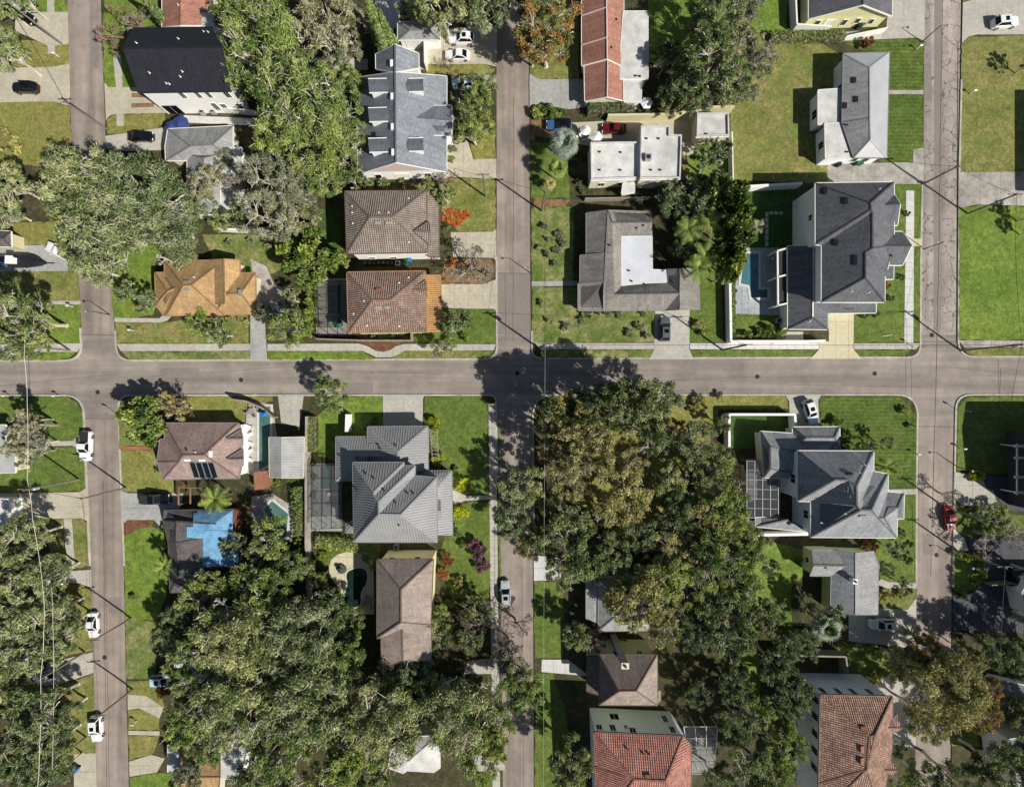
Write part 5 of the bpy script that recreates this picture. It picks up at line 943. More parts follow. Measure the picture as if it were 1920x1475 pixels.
# canopy left of the dormer house
many('L', 'lf_green', GRN, [(500, 75, 84), (560, 180, 92), (600, 265, 76)], **kw)
many('M', 'lf_green', GRN, [(440, 45, 50), (468, 140, 54), (640, 200, 50), (650, 262, 46), (520, 250, 56), (640, 150, 40), (600, 330, 44), (545, 320, 40)], **kw)
many('M', 'lf_grey', GRY, [(610, 55, 62), (660, 45, 44), (505, 335, 56), (505, 405, 58), (462, 330, 26), (560, 360, 40), (640, 95, 44), (545, 420, 38)], v=None, bark='bark_pale', name='tree')
many('S', 'lf_bright', BRT, [(655, 330, 34), (625, 350, 30), (590, 400, 22)])
many('C', 'lf_deep', 'dark narrow conifer', [(292, 22, 16), (708, 62, 22), (720, 90, 22), (700, 30, 20), (725, 60, 18)], name='conifer')
many('M', 'lf_oak', OAK, [(830, 18, 58), (900, 15, 56), (775, 10, 36)], **kw); many('M', 'lf_green', GRN, [(898, 172, 40), (888, 240, 46), (925, -10, 40)], **kw)
many('M', 'lf_deep', DEEP, [(1000, 5, 40), (955, -35, 44)]); tree(1030, 62, 66, 'M', 'lf_orange', ORG, v=1); tree(1000, 90, 38, 'M', 'lf_orange', ORG)
# right of the long red house
many('M', 'lf_deep', DEEP, [(1345, 40, 58), (1330, 130, 60), (1285, 165, 42), (1370, 160, 44), (1250, 110, 34), (1300, 190, 40), (1255, 175, 30)]); many('T', 'lf_grey', GRY, [(1390, 55, 46), (1415, 110, 40), (1350, 95, 50), (1395, 15, 40), (1400, 170, 36)]); tree(1262, 195, 28, 'S', 'lf_olive', OLV)
many('S', 'lf_deep', DEEP, [(1330, 300, 36), (1300, 355, 34), (1345, 350, 34), (1262, 362, 26), (1380, 365, 28), (1350, 275, 26)])
# behind the tan house
many('M', 'lf_deep', DEEP, [(1255, 378, 36), (1310, 395, 40), (1282, 468, 28)]); many('B', 'lf_bright', 'tall bright bamboo clump', [(1370, 370, 28), (1378, 400, 28), (1370, 430, 28), (1380, 460, 27), (1370, 490, 26), (1360, 515, 24), (1385, 430, 24)], name='bamboo', cat='bamboo', group='bamboo row by the wall', flat=2.1)
many('B', 'lf_green', 'tall green bamboo clump', [(1352, 360, 28), (1352, 400, 24), (1350, 440, 24), (1348, 480, 24)], name='bamboo', cat='bamboo', group='bamboo row by the wall', flat=2.0)
# between bungalow and tile houses
many('B', 'lf_bright', 'big-leafed bright banana clump', [(548, 470, 26), (585, 475, 26), (615, 492, 26), (560, 500, 28), (598, 520, 22), (640, 488, 22), (590, 440, 20)], name='banana_plant', cat='plant', group='banana clumps left of the tile houses', flat=1.6)
many('B', 'lf_bright', 'big-leafed bright hedge plant', [(580, 545, 14), (583, 565, 14), (584, 585, 15), (585, 605, 15), (574, 625, 15)], name='hedge_plant', cat='shrub', group='hedge left of the screened pool')
tree(545, 615, 42, 'M', 'lf_bright', BRT, flat=1.3); tree(620, 742, 40, 'M', 'lf_bright', BRT, flat=.9); tree(545, 560, 26, 'S', 'lf_deep', DEEP); tree(500, 590, 24, 'S', 'lf_deep', DEEP)
tree(385, 605, 36, 'M', 'lf_bright', BRT, flat=.6); tree(410, 625, 30, 'S', 'lf_green', GRN); many('S', 'lf_deep', DEEP, [(240, 548, 26), (282, 560, 22), (270, 575, 18)]); many('S', 'lf_green', GRN, [(445, 410, 30), (420, 415, 26)])
tree(865, 600, 30, 'S', 'lf_deep', DEEP, flat=1.3); tree(845, 610, 28, 'S', 'lf_deep', DEEP); many('S', 'lf_green', GRN, [(835, 368, 24), (800, 352, 22), (815, 385, 16), (720, 345, 16), (685, 350, 18)]); tree(825, 655, 26, 'T', 'lf_grey', THN, v=0)
many('S', 'lf_deep', DEEP, [(858, 175, 20), (860, 255, 18)])
for x, y, r, ph, mt in ((205, 38, 52, 'bare purplish-brown tree', 'twig_brown'), (880, 490, 44, 'bare twiggy tree', 'twig'), (905, 505, 36, 'bare twiggy tree', 'twig'), (835, 335, 30, 'bare thin tree', 'twig_brown'), (1885, 1012, 48, 'bare grey tree', 'twig'), (905, 1180, 50, 'bare dark-limbed tree', 'bark'), (950, 1225, 48, 'bare dark-limbed tree', 'bark'), (965, 1180, 36, 'bare thin tree', 'bark'), (325, 765, 36, 'bare brown shrub tree', 'twig_brown'), (55, 800, 44, 'bare grey shrub tree', 'twig'), (60, 850, 36, 'bare grey shrub tree', 'twig'), (1215, 815, 36, 'bare white-limbed tree', 'wire_pale'), (440, 350, 42, 'bare grey tree', 'twig'), (1430, 105, 34, 'bare grey tree', 'twig'), (840, 115, 20, 'bare thin tree', 'twig_brown'), (1790, 930, 26, 'bare thin tree', 'twig'), (520, 40, 40, 'bare grey tree', 'twig'), (245, 40, 34, 'bare purplish-brown tree', 'twig')):
    tree(x, y, r, 'N', None, ph, name='bare_tree', bark=mt, flat=.8, group='leafless trees')
# south-west: oak mass left of the left street
many('M', 'lf_oak', OAK, [(55, 1005, 48), (30, 1070, 58), (95, 1075, 44), (25, 1150, 60), (95, 1150, 50), (60, 1210, 56), (115, 1195, 42), (10, 1240, 50)], v=None, **kw); many('M', 'lf_deep', DEEP, [(75, 1330, 58), (20, 1400, 56), (95, 1400, 46), (110, 1345, 44), (30, 1300, 44), (60, 1450, 50), (120, 1440, 30), (130, 1170, 36)], **kw)
many('S', 'lf_grey', GRY, [(50, 790, 36), (40, 845, 34), (75, 830, 26)])
many('B', 'lf_green', 'glossy green broadleaf shrub', [(255, 770, 26), (275, 790, 28), (290, 815, 24), (262, 815, 20), (285, 765, 22)], name='shrub', cat='shrub', group='shrubs at the corner of the pinkish house', flat=1.4); many('S', 'lf_olive', OLV, [(335, 765, 26), (310, 750, 22)])
# south oak mass between left and middle streets
many('L', 'lf_oak', OAK, [(440, 1180, 84), (560, 1190, 80), (440, 1320, 86), (580, 1310, 88), (720, 1345, 84), (860, 1330, 82)], **kw)
many('M', 'lf_green', GRN, [(385, 1110, 50), (500, 1110, 52), (360, 1250, 56), (640, 1215, 52), (500, 1250, 50), (350, 1350, 52), (640, 1250, 48), (520, 1400, 58), (660, 1410, 60), (950, 1290, 48), (990, 1290, 40), (920, 1370, 50), (390, 1400, 40), (620, 1460, 50), (900, 1420, 46), (560, 1060, 34)], **kw)
many('M', 'lf_deep', DEEP, [(765, 1248, 40), (802, 1226, 34), (735, 1265, 40), (320, 1200, 36), (610, 1140, 44), (480, 1450, 50), (700, 1450, 44), (790, 1280, 46), (330, 1160, 30), (540, 1455, 46), (655, 1165, 34)], **kw); many('M', 'lf_olive', OLV, [(470, 1175, 44), (400, 1170, 42), (510, 1330, 36), (560, 1150, 38), (440, 1240, 40), (620, 1330, 36)], **kw); many('T', 'lf_grey', THN, [(960, 1255, 44), (800, 1190, 34), (775, 1215, 36), (385, 345, 38), (425, 300, 26)]); many('M', 'lf_grey', GRY, [(430, 1360, 44), (700, 1290, 40), (900, 1340, 40), (760, 1290, 46), (520, 1440, 40), (820, 1300, 44), (610, 1360, 40), (350, 1460, 36)])
many('T', 'lf_green', THN, [(505, 1012, 44), (470, 1085, 46), (520, 1060, 36)]); many('S', 'lf_bright', BRT, [(525, 1035, 28), (600, 1085, 26), (580, 1060, 22), (830, 1160, 24), (835, 1190, 22)]); many('S', 'lf_deep', DEEP, [(905, 1140, 26), (880, 1150, 24), (440, 1020, 30), (470, 1050, 32), (510, 985, 24), (420, 1095, 28), (885, 1200, 30)])
# wooded lot at the middle crossing
many('M', 'lf_oak', OAK, [(1190, 755, 50), (1130, 760, 40)], flat=1.4, **kw); many('M', 'lf_oak', OAK, [(1240, 750, 44), (975, 905, 46), (965, 965, 44), (1300, 830, 46), (1250, 900, 40)], **kw); many('M', 'lf_olive', OLV, [(1060, 790, 50), (1095, 850, 56), (1050, 855, 40)], flat=1.5); many('M', 'lf_olive', OLV, [(1165, 920, 58), (1150, 950, 44), (1070, 910, 42), (1040, 940, 36), (1120, 820, 40), (1180, 870, 36)])
many('M', 'lf_deep', DEEP, [(1230, 815, 42), (1320, 880, 46), (1270, 960, 46), (1060, 990, 54), (1090, 1050, 52), (1050, 1070, 42), (1150, 1030, 44), (1200, 1000, 40), (1170, 760, 36), (1010, 1010, 36)]); many('M', 'lf_olive', OLV, [(1310, 950, 44), (1260, 1020, 44), (1210, 1095, 42)]); many('M', 'lf_green', GRN, [(1350, 930, 52), (1370, 985, 48), (1330, 1040, 56), (1390, 1050, 48), (1250, 1070, 52), (1380, 1100, 46), (1345, 865, 38), (1320, 1110, 46), (1410, 1020, 36)], **kw)
many('S', 'lf_bright', BRT, [(1132, 755, 20), (1120, 960, 18), (1320, 870, 24), (1355, 795, 22), (1165, 800, 16)]); many('S', 'lf_orange', ORG, [(1262, 805, 26), (1030, 840, 26), (985, 1025, 26), (1270, 1080, 22)]); many('T', 'lf_olive', THN, [(1200, 1125, 60), (1240, 1160, 48), (1160, 1120, 44)]); many('M', 'lf_olive', OLV, [(1190, 1095, 44), (1245, 1125, 40)])
many('M', 'lf_deep', DEEP, [(1350, 1165, 56), (1300, 1180, 44), (1380, 1200, 44), (1085, 1190, 34), (1290, 1150, 36)]); many('S', 'lf_mauve', 'brownish mauve tree', [(1110, 1195, 28)]); many('M', 'lf_deep', DEEP, [(1065, 1430, 52), (1385, 1350, 46), (1400, 1440, 56), (1340, 1460, 36), (1370, 1280, 40), (1310, 1300, 32)]); many('M', 'lf_green', GRN, [(1460, 1400, 50), (1420, 1330, 40), (1470, 1340, 30), (1440, 1460, 46)])
many('M', 'lf_deep', DEEP, [(1450, 1240, 44), (1480, 1300, 46), (1500, 1210, 36), (1430, 1160, 34)]); many('S', 'lf_green', GRN, [(1560, 1160, 34), (1450, 1140, 30), (1510, 1130, 24), (1440, 1060, 26), (1410, 1135, 24)]); many('S', 'lf_deep', DEEP, [(1680, 1030, 26), (1660, 1065, 18), (1660, 830, 18), (1625, 840, 20), (1695, 1095, 20)])
tree(1770, 1290, 78, 'L', 'lf_olive', OLV, v=2); many('M', 'lf_orange', ORG, [(1825, 1325, 46), (1720, 1215, 40), (1840, 1290, 36)]); many('M', 'lf_olive', OLV, [(1735, 1345, 46), (1690, 1240, 38), (1790, 1240, 46)]); many('M', 'lf_deep', DEEP, [(1870, 1440, 56), (1790, 1460, 50), (1730, 1460, 40), (1905, 1240, 46), (1860, 1215, 40), (1930, 1340, 50), (1930, 1440, 50), (1980, 1180, 56), (1960, 1080, 46), (2030, 1260, 60), (2000, 1370, 60)]); many('S', 'lf_green', GRN, [(1800, 1215, 18), (1900, 1340, 24), (1915, 1370, 22), (1690, 1470, 24), (1680, 1400, 22)])
many('S', 'lf_deep', DEEP, [(1935, 118, 22), (1938, 405, 22), (1940, 432, 20)])
many('M', 'lf_deep', DEEP, [(1880, 985, 30), (1840, 965, 24), (1865, 960, 22)], flat=.5)
many('T', 'lf_deep', 'tall thin tree added for shade', [(1205, 752, 40), (1110, 772, 44), (1150, 748, 40), (1040, 778, 40), (1080, 755, 36)], flat=1.85)  # extra tall trees added to throw the shadow over the middle junction
# low shrubs
many('H', 'lf_yellow', 'lime yellow shrub', [(815, 795, 15), (821, 862, 14), (866, 908, 14), (864, 960, 15), (816, 810, 9), (1830, 890, 10), (1820, 893, 10), (1838, 892, 9), (1880, 955, 10), (1813, 1044, 10), (1828, 1045, 9)], name='shrub', cat='shrub', group='lime yellow shrubs')
many('H', 'lf_green', 'round green shrub', [(1010, 212, 16), (1028, 210, 18), (1044, 212, 16), (1836, 1060, 9), (1842, 1075, 9), (1825, 1095, 9), (1808, 1108, 9), (1795, 1038, 10), (1570, 790, 12), (1555, 792, 10), (1590, 820, 14), (845, 640, 14), (870, 635, 12), (690, 1045, 12), (1440, 620, 14), (1425, 625, 12), (1400, 630, 12), (1465, 625, 10)], name='shrub', cat='shrub', group='round green shrubs')
many('H', 'lf_rust', 'rust-red leafed shrub', [(1625, 83, 14), (1630, 1020, 16), (1618, 1025, 10), (305, 1297, 12), (840, 1050, 14), (832, 1075, 12), (1662, 535, 8)], name='shrub', cat='shrub', group='rust-red shrubs'); many('H', 'lf_mauve', 'mauve flowering shrub', [(898, 1035, 18), (905, 1060, 16), (888, 1020, 14)], name='shrub', cat='shrub', group='mauve shrubs'); many('H', 'lf_flower', 'orange flowering shrub', [(845, 493, 10), (1165, 1200, 9)], name='shrub', cat='shrub', group='orange shrubs')
many('S', 'lf_yellow', 'lime yellow small tree', [(1615, 850, 16), (1610, 835, 12)]); many('H', 'lf_grey', 'pale grey shrub', [(1050, 440, 10), (1055, 455, 9), (1045, 470, 9), (1095, 585, 9), (1120, 588, 8), (1140, 587, 8), (1160, 590, 8)], name='shrub', cat='shrub', group='pale shrubs around the tan house')
SH = dict(name='shrub', cat='shrub', group='foundation shrubs along the house walls')
many('H', 'lf_deep', 'dark foundation shrub', [(660, 636, 8), (700, 634, 8), (735, 634, 8), (835, 455, 8), (838, 425, 9), (846, 300, 8), (848, 280, 9), (700, 338, 10), (755, 340, 8), (1078, 300, 8), (1085, 340, 9), (1092, 358, 8), (1235, 356, 9), (1190, 358, 8), (1105, 590, 8), (1205, 588, 7), (1670, 560, 8), (1690, 520, 7), (1640, 590, 8), (1620, 592, 8), (1700, 400, 7), (1690, 1000, 9), (1672, 1005, 8), (1700, 1050, 10), (1705, 1020, 7), (856, 880, 8), (852, 985, 10), (858, 1000, 8), (700, 790, 8), (690, 805, 8), (300, 850, 8), (298, 880, 8), (297, 812, 8), (310, 990, 10), (318, 1010, 9), (312, 1035, 9)], **SH)
many('H', 'lf_grey', 'pale foundation shrub', [(1020, 425, 9), (1030, 448, 8), (1025, 480, 9), (1012, 465, 7), (1040, 495, 8), (1012, 570, 8), (1030, 600, 8), (1060, 612, 9), (1180, 625, 9), (1200, 612, 10), (1212, 630, 8), (1090, 600, 8), (900, 470, 8), (912, 515, 9), (865, 512, 8), (1440, 1015, 9), (430, 455, 9), (470, 452, 8), (505, 460, 9)], **SH)
many('H', 'lf_olive', 'brownish foundation shrub', [(25, 262, 12), (10, 250, 12), (35, 280, 12), (15, 290, 14), (335, 582, 10), (450, 595, 9), (430, 600, 9), (462, 605, 8), (1310, 610, 12), (1318, 625, 9), (1345, 742, 10), (1310, 748, 12), (1300, 765, 12), (250, 1120, 8), (1640, 1120, 14), (1665, 1118, 14), (1690, 1112, 10), (1695, 770, 10), (1708, 800, 8), (875, 1110, 12), (860, 1090, 12), (1625, 1290, 14), (1640, 1270, 12)], **SH)
many('H', 'lf_bright', 'bright foundation shrub', [(700, 1062, 8), (610, 1110, 12), (600, 1140, 12), (630, 1155, 14), (605, 1040, 10), (570, 1030, 12), (560, 1015, 10), (480, 905, 9), (520, 905, 10), (545, 902, 9), (500, 898, 8), (870, 1020, 10), (850, 1100, 10), (845, 1130, 10), (1500, 1050, 8), (1375, 545, 8), (1372, 570, 8), (1372, 600, 8), (590, 870, 7), (590, 895, 7), (590, 930, 7)], **SH)
# hedges, ground cover
def hedge(label, pts, wd, h, mat, dens=70, name='hedge', kind=None, cat='hedge', leaf=.16):
    q = [P(x, y) for x, y in pts]; L = sum((q[i + 1] - q[i]).length for i in range(len(q) - 1)); n = int(L * wd * dens); pos = []; nr = []
    for i in range(n):
        t = random.uniform(0, L); k = 0
        while k < len(q) - 2 and t > (q[k + 1] - q[k]).length: t -= (q[k + 1] - q[k]).length; k += 1
        d = (q[k + 1] - q[k]).normalized(); s = Vector((-d.y, d.x, 0)); a = random.uniform(-1, 1); top = random.random() < .7
        o = q[k] + d * t + s * (a if top else math.copysign(1, a)) * wd / 2 * random.uniform(.9, 1.08); z = h * (1 - .25 * a * a) * random.uniform(.88, 1.08) if top else h * random.uniform(.1, .9)
        pos.append((o.x, o.y, ZB + z)); nr.append(Vector((0, 0, 1)) if top else s * a)
    c = q[0].copy(); c.z = ZB; pos = np.array(pos) - np.array(c); nr = np.array([tuple(v) for v in nr]) + np.random.normal(size=(n, 3)) * .5; np.random.seed(n)
    me = leaf_mesh('foliage', pos, nr, leaf, np.random.uniform(0, 1, n)); o = root(name, c, label, cat, 'clipped hedges'); link('foliage', me, M[mat], o, slot=True)
    m = MB()
    for i in range(len(q) - 1): m.bar(q[i] + Vector((0, 0, .05)), q[i + 1] + Vector((0, 0, .05)), wd * .6, h * .7)
    WL[o] = c; m.build('branches', M['bark'], o); return o
hedge('clipped hedge between the long red-roofed house and the parked cars', [(1100, 213), (1186, 211)], 2.2, 2.0, 'lf_deep'); hedge('low hedge along the top of the tan lawn', [(1440, 76), (1575, 76)], 1.8, 1.6, 'lf_green')
hedge('ivy-green hedge along the wall left of the metal-roofed house', [(589, 780), (589, 845)], 1.6, 1.8, 'lf_bright'); hedge('green hedge right of the teal pool cover', [(562, 910), (568, 1000)], 2.0, 1.8, 'lf_green'); hedge('hedge along the wall right of the bamboo', [(1366, 530), (1368, 620)], 1.2, 1.4, 'lf_bright'); hedge('hedge under the dark metal roof at the lower left', [(595, 1012), (690, 1022)], 2.4, 1.4, 'lf_green'); hedge('dark hedge above the clay tile house', [(1440, 1185), (1530, 1190)], 2.4, 2, 'lf_deep'); hedge('low hedge in front of the wall by the pool lawn', [(1372, 634), (1450, 638)], 1.2, .8, 'lf_olive')
def cover(label, poly, mat, n, h, leaf, name='flower_bed'):
    q = ccw([tuple(P(x, y)[:2]) for x, y in poly]); xs = [p[0] for p in q]; ys = [p[1] for p in q]; pos = []
    def ins(x, y):
        r = False
        for i in range(len(q)):
            a, b = q[i - 1], q[i]
            if (a[1] > y) != (b[1] > y) and x < (b[0] - a[0]) * (y - a[1]) / (b[1] - a[1]) + a[0]: r = not r
        return r
    hol = [(random.uniform(min(xs), max(xs)), random.uniform(min(ys), max(ys))) for k in range(26)]
    while len(pos) < n:
        x, y = random.uniform(min(xs), max(xs)), random.uniform(min(ys), max(ys))
        if ins(x, y) and all((x - a) ** 2 + (y - b) ** 2 > .1 for a, b in hol): pos.append((x, y, ZB + .03 + h * random.random()))
    c = np.array((q[0][0], q[0][1], ZB)); np.random.seed(n); me = leaf_mesh(name, np.array(pos) - c, np.random.normal(size=(n, 3)) * .6 + np.array([0, 0, 1]), leaf, np.random.uniform(0, 1, n)); tag(link(name, me, M[mat], None, c, slot=True), label, 'flowers', None, 'stuff')
cover('bright orange flower bed on the lawn right of the brown tile house', [(828, 394), (845, 392), (876, 396), (884, 406), (870, 416), (855, 428), (845, 420), (830, 418)], 'lf_flower', 1500, .3, .13)
# palms
def tinted(me):
    at = me.attributes.new('tint', 'FLOAT', 'POINT'); at.data.foreach_set('value', [random.uniform(.2, .95) for v in me.vertices]); return me
def frond(L, feather=True):
    v = []; f = []
    def pt(t): return Vector((L * t * (1 - .12 * t), 0, L * (.35 * t - .62 * t * t)))
    n = 9
    for i in range(n):
        a, b = pt(i / n), pt((i + 1) / n); k = len(v); w_ = .035 * L * .3 * (1 - i / n) + .012; v += [a + Vector((0, -w_, 0)), a + Vector((0, w_, 0)), b + Vector((0, w_ * .8, 0)), b + Vector((0, -w_ * .8, 0))]; f.append((k, k + 1, k + 2, k + 3))
    for i in range(16):
        t = .14 + .86 * i / 16; p = pt(t); l = L * .25 * math.sin(math.pi * min(1, .12 + t * .85)) + .08
        for s in (-1, 1):
            k = len(v); tip = p + Vector((l * .55, s * l, -.22 * l)); v += [p + Vector((-.06, 0, .01)), p + Vector((.08, 0, .01)), tip]; f.append((k, k + 1, k + 2))
    return tinted(rawmesh('frond', v, f))
def fan(L):
    v = []; f = []; c = Vector((L * .45, 0, L * .16)); v += [Vector((0, -.03, 0)), Vector((0, .03, 0)), c + Vector((0, .03, 0)), c + Vector((0, -.03, 0))]; f.append((0, 1, 2, 3)); n = 17
    for i in range(n):
        a = math.radians(-125 + 250 * i / (n - 1)); d = Vector((math.cos(a), math.sin(a), 0)); s = Vector((-d.y, d.x, 0)); l = L * .55 * (1 - .25 * abs(math.sin(a / 2))); k = len(v)
        v += [c, c + d * l * .55 + s * l * .075 + Vector((0, 0, .03)), c + d * l + Vector((0, 0, -.16 * L)), c + d * l * .55 - s * l * .075 + Vector((0, 0, .03))]; f.append((k, k + 1, k + 2, k + 3))
    return tinted(rawmesh('frond', v, f))
FR = {('f', 3): frond(3.0), ('f', 2): frond(2.0), ('n', 3): fan(3.0), ('n', 2): fan(2.0)}
def palm(px, py, h, typ, mat, phrase, L=3, n=20, sc=1.0, group='palms'):
    p = P(px, py, h); p.z = ZB; o = root('palm_tree', p, None, 'palm', group, random.uniform(0, 6)); m = MB(); m.tube([(0, 0, -.1), (.05, 0, h * .5), (0, 0, h)], [.2, .16, .15], 8); link('trunk', m.mesh('trunk'), M['bark'], o)
    for k in range(n):
        t = k / n; e = math.radians(55 - 78 * t + random.uniform(-8, 8)); link('frond', FR[typ, L], M[mat], o, (0, 0, h), (0, -e, k * 2.399 + random.uniform(-.15, .15)), slot=True, sc=(sc,) * 3)
    PENDING.append((o, phrase, px, py)); return o
palm(1057, 272, 4.5, 'n', 'lf_silver', 'silver-blue fan palm', 3, 30, 1.0); palm(1045, 318, 4.0, 'n', 'lf_green', 'green fan palm', 2, 18); palm(1030, 345, 2.0, 'n', 'lf_olive', 'small round fan palm', 2, 14, .7)
for x, y in ((1290, 432), (1322, 478), (1330, 420), (1308, 505)): palm(x, y, 6.5, 'f', 'lf_green', 'feathery green palm', 3, 12)
palm(405, 935, 5, 'f', 'lf_green', 'feathery green palm', 3, 18); palm(310, 1060, 4, 'f', 'lf_green', 'feathery green palm', 2, 14); palm(1340, 45, 9, 'f', 'lf_deep', 'tall feathery palm', 3, 18); palm(1545, 1170, 4, 'n', 'lf_silver', 'grey-green fan palm', 3, 20); palm(870, 905, 1.2, 'f', 'lf_yellow', 'small lime palm', 2, 12, .6); palm(825, 1150, 3, 'f', 'lf_bright', 'feathery bright palm', 2, 16); palm(1585, 900 - 23, 2.5, 'f', 'lf_green', 'small feathery palm', 2, 12)
palm(1420, 480 - 55, 3, 'f', 'lf_grey', 'pale feathery palm', 2, 12, .8); palm(1660, 875, 2.5, 'f', 'lf_green', 'dark feathery palm', 2, 14)
# ------------------------------------------------------------------ pools, cages, walls
def pool(label, poly, mat, coping='concrete_white', cw=.45, name='swimming_pool', arc=0):
    q = ccw([tuple(P(x, y)[:2]) for x, y in poly])
    c = Vector((sum(p[0] for p in q) / len(q), sum(p[1] for p in q) / len(q), ZB)); o = root(name, c, label, 'pool', 'swimming pools'); out = offset(q, -cw); n = len(q)
    mk('water', [(x, y, .195) for x, y in q], [tuple(range(n))], M[mat], o); m = MB()
    for i in range(n):
        j = (i + 1) % n; m.hexa([(*q[i], .1), (*q[j], .1), (*out[j], .1), (*out[i], .1), (*q[i], .24), (*q[j], .24), (*out[j], .24), (*out[i], .24)])
    m.build('coping', M[coping], o); return o
def chaikin(q, n=2):
    for k in range(n): q = [p for i in range(len(q)) for p in ((q[i][0] * .75 + q[(i + 1) % len(q)][0] * .25, q[i][1] * .75 + q[(i + 1) % len(q)][1] * .25), (q[i][0] * .25 + q[(i + 1) % len(q)][0] * .75, q[i][1] * .25 + q[(i + 1) % len(q)][1] * .75))]
    return q
def blob(cx, cy, rx, ry, n=18, a0=0, k=.0): return [(cx + rx * math.cos(t) * (1 + k * math.sin(3 * t)), cy + ry * math.sin(t) * (1 + k * math.sin(2 * t + 1))) for t in [2 * math.pi * i / n + a0 for i in range(n)]]
pool('blue rectangular pool with step beside the large charcoal house', [(1394, 476), (1421, 476), (1421, 543), (1438, 543), (1438, 558), (1408, 558), (1404, 535), (1388, 532)], 'water_blue'); pool('long narrow teal pool beside the pinkish-brown house', [(487, 762), (508, 762), (506, 870), (487, 880)], 'water_teal'); pool('dark free-form pool beside the brown house', chaikin([(648, 1074), (664, 1064), (688, 1064), (690, 1090), (676, 1108), (678, 1134), (656, 1140), (642, 1124), (654, 1096)]), 'water_dark', 'concrete_cream', .35)
pool('teal angular pool behind the blue-tarped house', [(496, 955), (511, 938), (541, 962), (538, 1006), (513, 1006), (510, 975)], 'water_teal'); pool('pool under the screen left of the orange tile house', [(616, 535), (640, 535), (640, 588), (616, 588)], 'water_blue', 'concrete')
pool('narrow pool under the screen left of the metal-roofed house', [(602, 875), (620, 875), (622, 915), (602, 915)], 'water_teal', 'concrete')
def cage(label, q, z, nx, ny, frame='wall_white', scr='screen', group='screened pool cages', roofz=None):
    A, B, C, D = [P(x, y, z) for x, y in q]; c = (A + B + C + D) / 4; c.z = ZB; o = root('pool_cage', c, label, 'pool cage', group)
    def bl(u, v): return A.lerp(B, u).lerp(D.lerp(C, u), v)
    for i in range(nx + 1): m = MB(); m.bar(bl(i / nx, 0), bl(i / nx, 1), .075, .1); m.build('beam', M[frame], o)
    for j in range(ny + 1): m = MB(); m.bar(bl(0, j / ny) + Vector((0, 0, -.11)), bl(1, j / ny) + Vector((0, 0, -.11)), .075, .1); m.build('beam', M[frame], o)
    for i in range(nx):
        for j in range(ny):
            m = [bl((i + .02) / nx, (j + .02) / ny), bl((i + .98) / nx, (j + .02) / ny), bl((i + .98) / nx, (j + .98) / ny), bl((i + .02) / nx, (j + .98) / ny)]; mk('screen_panel', [p + Vector((0, 0, .05)) for p in m], [(0, 1, 2, 3)], M[scr], o)
    for u, v in [(i / nx, e) for i in range(nx + 1) for e in (0, 1)] + [(e, j / ny) for j in range(1, ny) for e in (0, 1)]:
        p = bl(u, v); m = MB(); m.bar(Vector((p.x, p.y, ZB)), p + Vector((0, 0, -.112)), .08, .08, Vector((0, 1, 0)), -.04); m.build('post', M[frame], o)
cage('dark screened pool cage left of the orange tile house', [(592, 526), (650, 526), (652, 628), (596, 628)], 3, 3, 4, 'trim_dark', 'screen'); cage('grey screened pool cage left of the metal-roofed house', [(584, 872), (640, 872), (640, 990), (584, 992)], 2.9, 3, 5, 'trim_dark', 'screen_light'); cage('grey-framed pool cage left of the grey hip-roofed house', [(1400, 864), (1459, 864), (1459, 972), (1400, 970)], 2.9, 4, 6, 'galvanised', 'screen_light'); cage('white-framed pool cage beside the red tile house', [(1282, 1362), (1345, 1362), (1340, 1450), (1296, 1450)], 3, 3, 4, 'wall_white', 'screen')
paved('patio', 'concrete_gray', [(584, 868), (642, 868), (642, 995), (584, 995)], 1.8); paved('patio', 'concrete', [(592, 522), (660, 522), (660, 626), (594, 626)], 1.8); paved('patio', 'concrete_gray', [(1398, 860), (1462, 860), (1462, 976), (1398, 976)], 1.8); paved('patio', 'concrete_gray', [(1280, 1360), (1345, 1360), (1340, 1450), (1290, 1450)], 1.8)
paved('patio', 'concrete_old', [(472, 930), (512, 925), (552, 950), (550, 1015), (475, 1015)], 1.6)
def wall(label, pts, h, wd, mat, name='garden_wall', cat='wall'):
    m = MB(); q = [P(x, y) for x, y in pts]; c = q[0].copy(); c.z = ZB; o = root(name, c, label, cat, 'garden walls and fences')
    for i in range(len(q) - 1):
        a, b = q[i].copy(), q[i + 1].copy(); a.z = b.z = ZB - .02; d = (b - a).normalized(); k = MB(); k.bar(a, b - d * .002, wd, h); k.build('wall_panel', M[mat], o); k = MB(); a.z = b.z = ZB + h - .018; k.bar(a - d * .03, b - d * .035, wd + .08, .07 + .003 * i); k.build('coping', M[mat], o)
    return o
wall('white garden wall along the pool lot by the bamboo row', [(1360, 520), (1362, 642), (1500, 642), (1536, 641)], 1.8, .35, 'wall_white'); wall('white wall along the top of the pool lot', [(1370, 360), (1492, 353)], 2.0, .35, 'wall_white'); wall('white fence between the flat-roofed house and the tan lawn', [(1364, 258), (1366, 352)], 1.8, .12, 'trim_white', 'fence', 'fence')
wall('beige garden wall between the flat-roofed house and the shed', [(1136, 228), (1262, 226), (1300, 214), (1368, 212)], 2.0, .3, 'wall_beige'); wall('white wall round the dark turf left of the grey hip-roofed house', [(1358, 835), (1358, 776), (1478, 776), (1480, 806)], 2.0, .35, 'wall_white'); wall('white wall along the left side of the metal-roofed house', [(583, 780), (582, 870), (582, 1010), (586, 1130)], 1.9, .28, 'concrete_old')
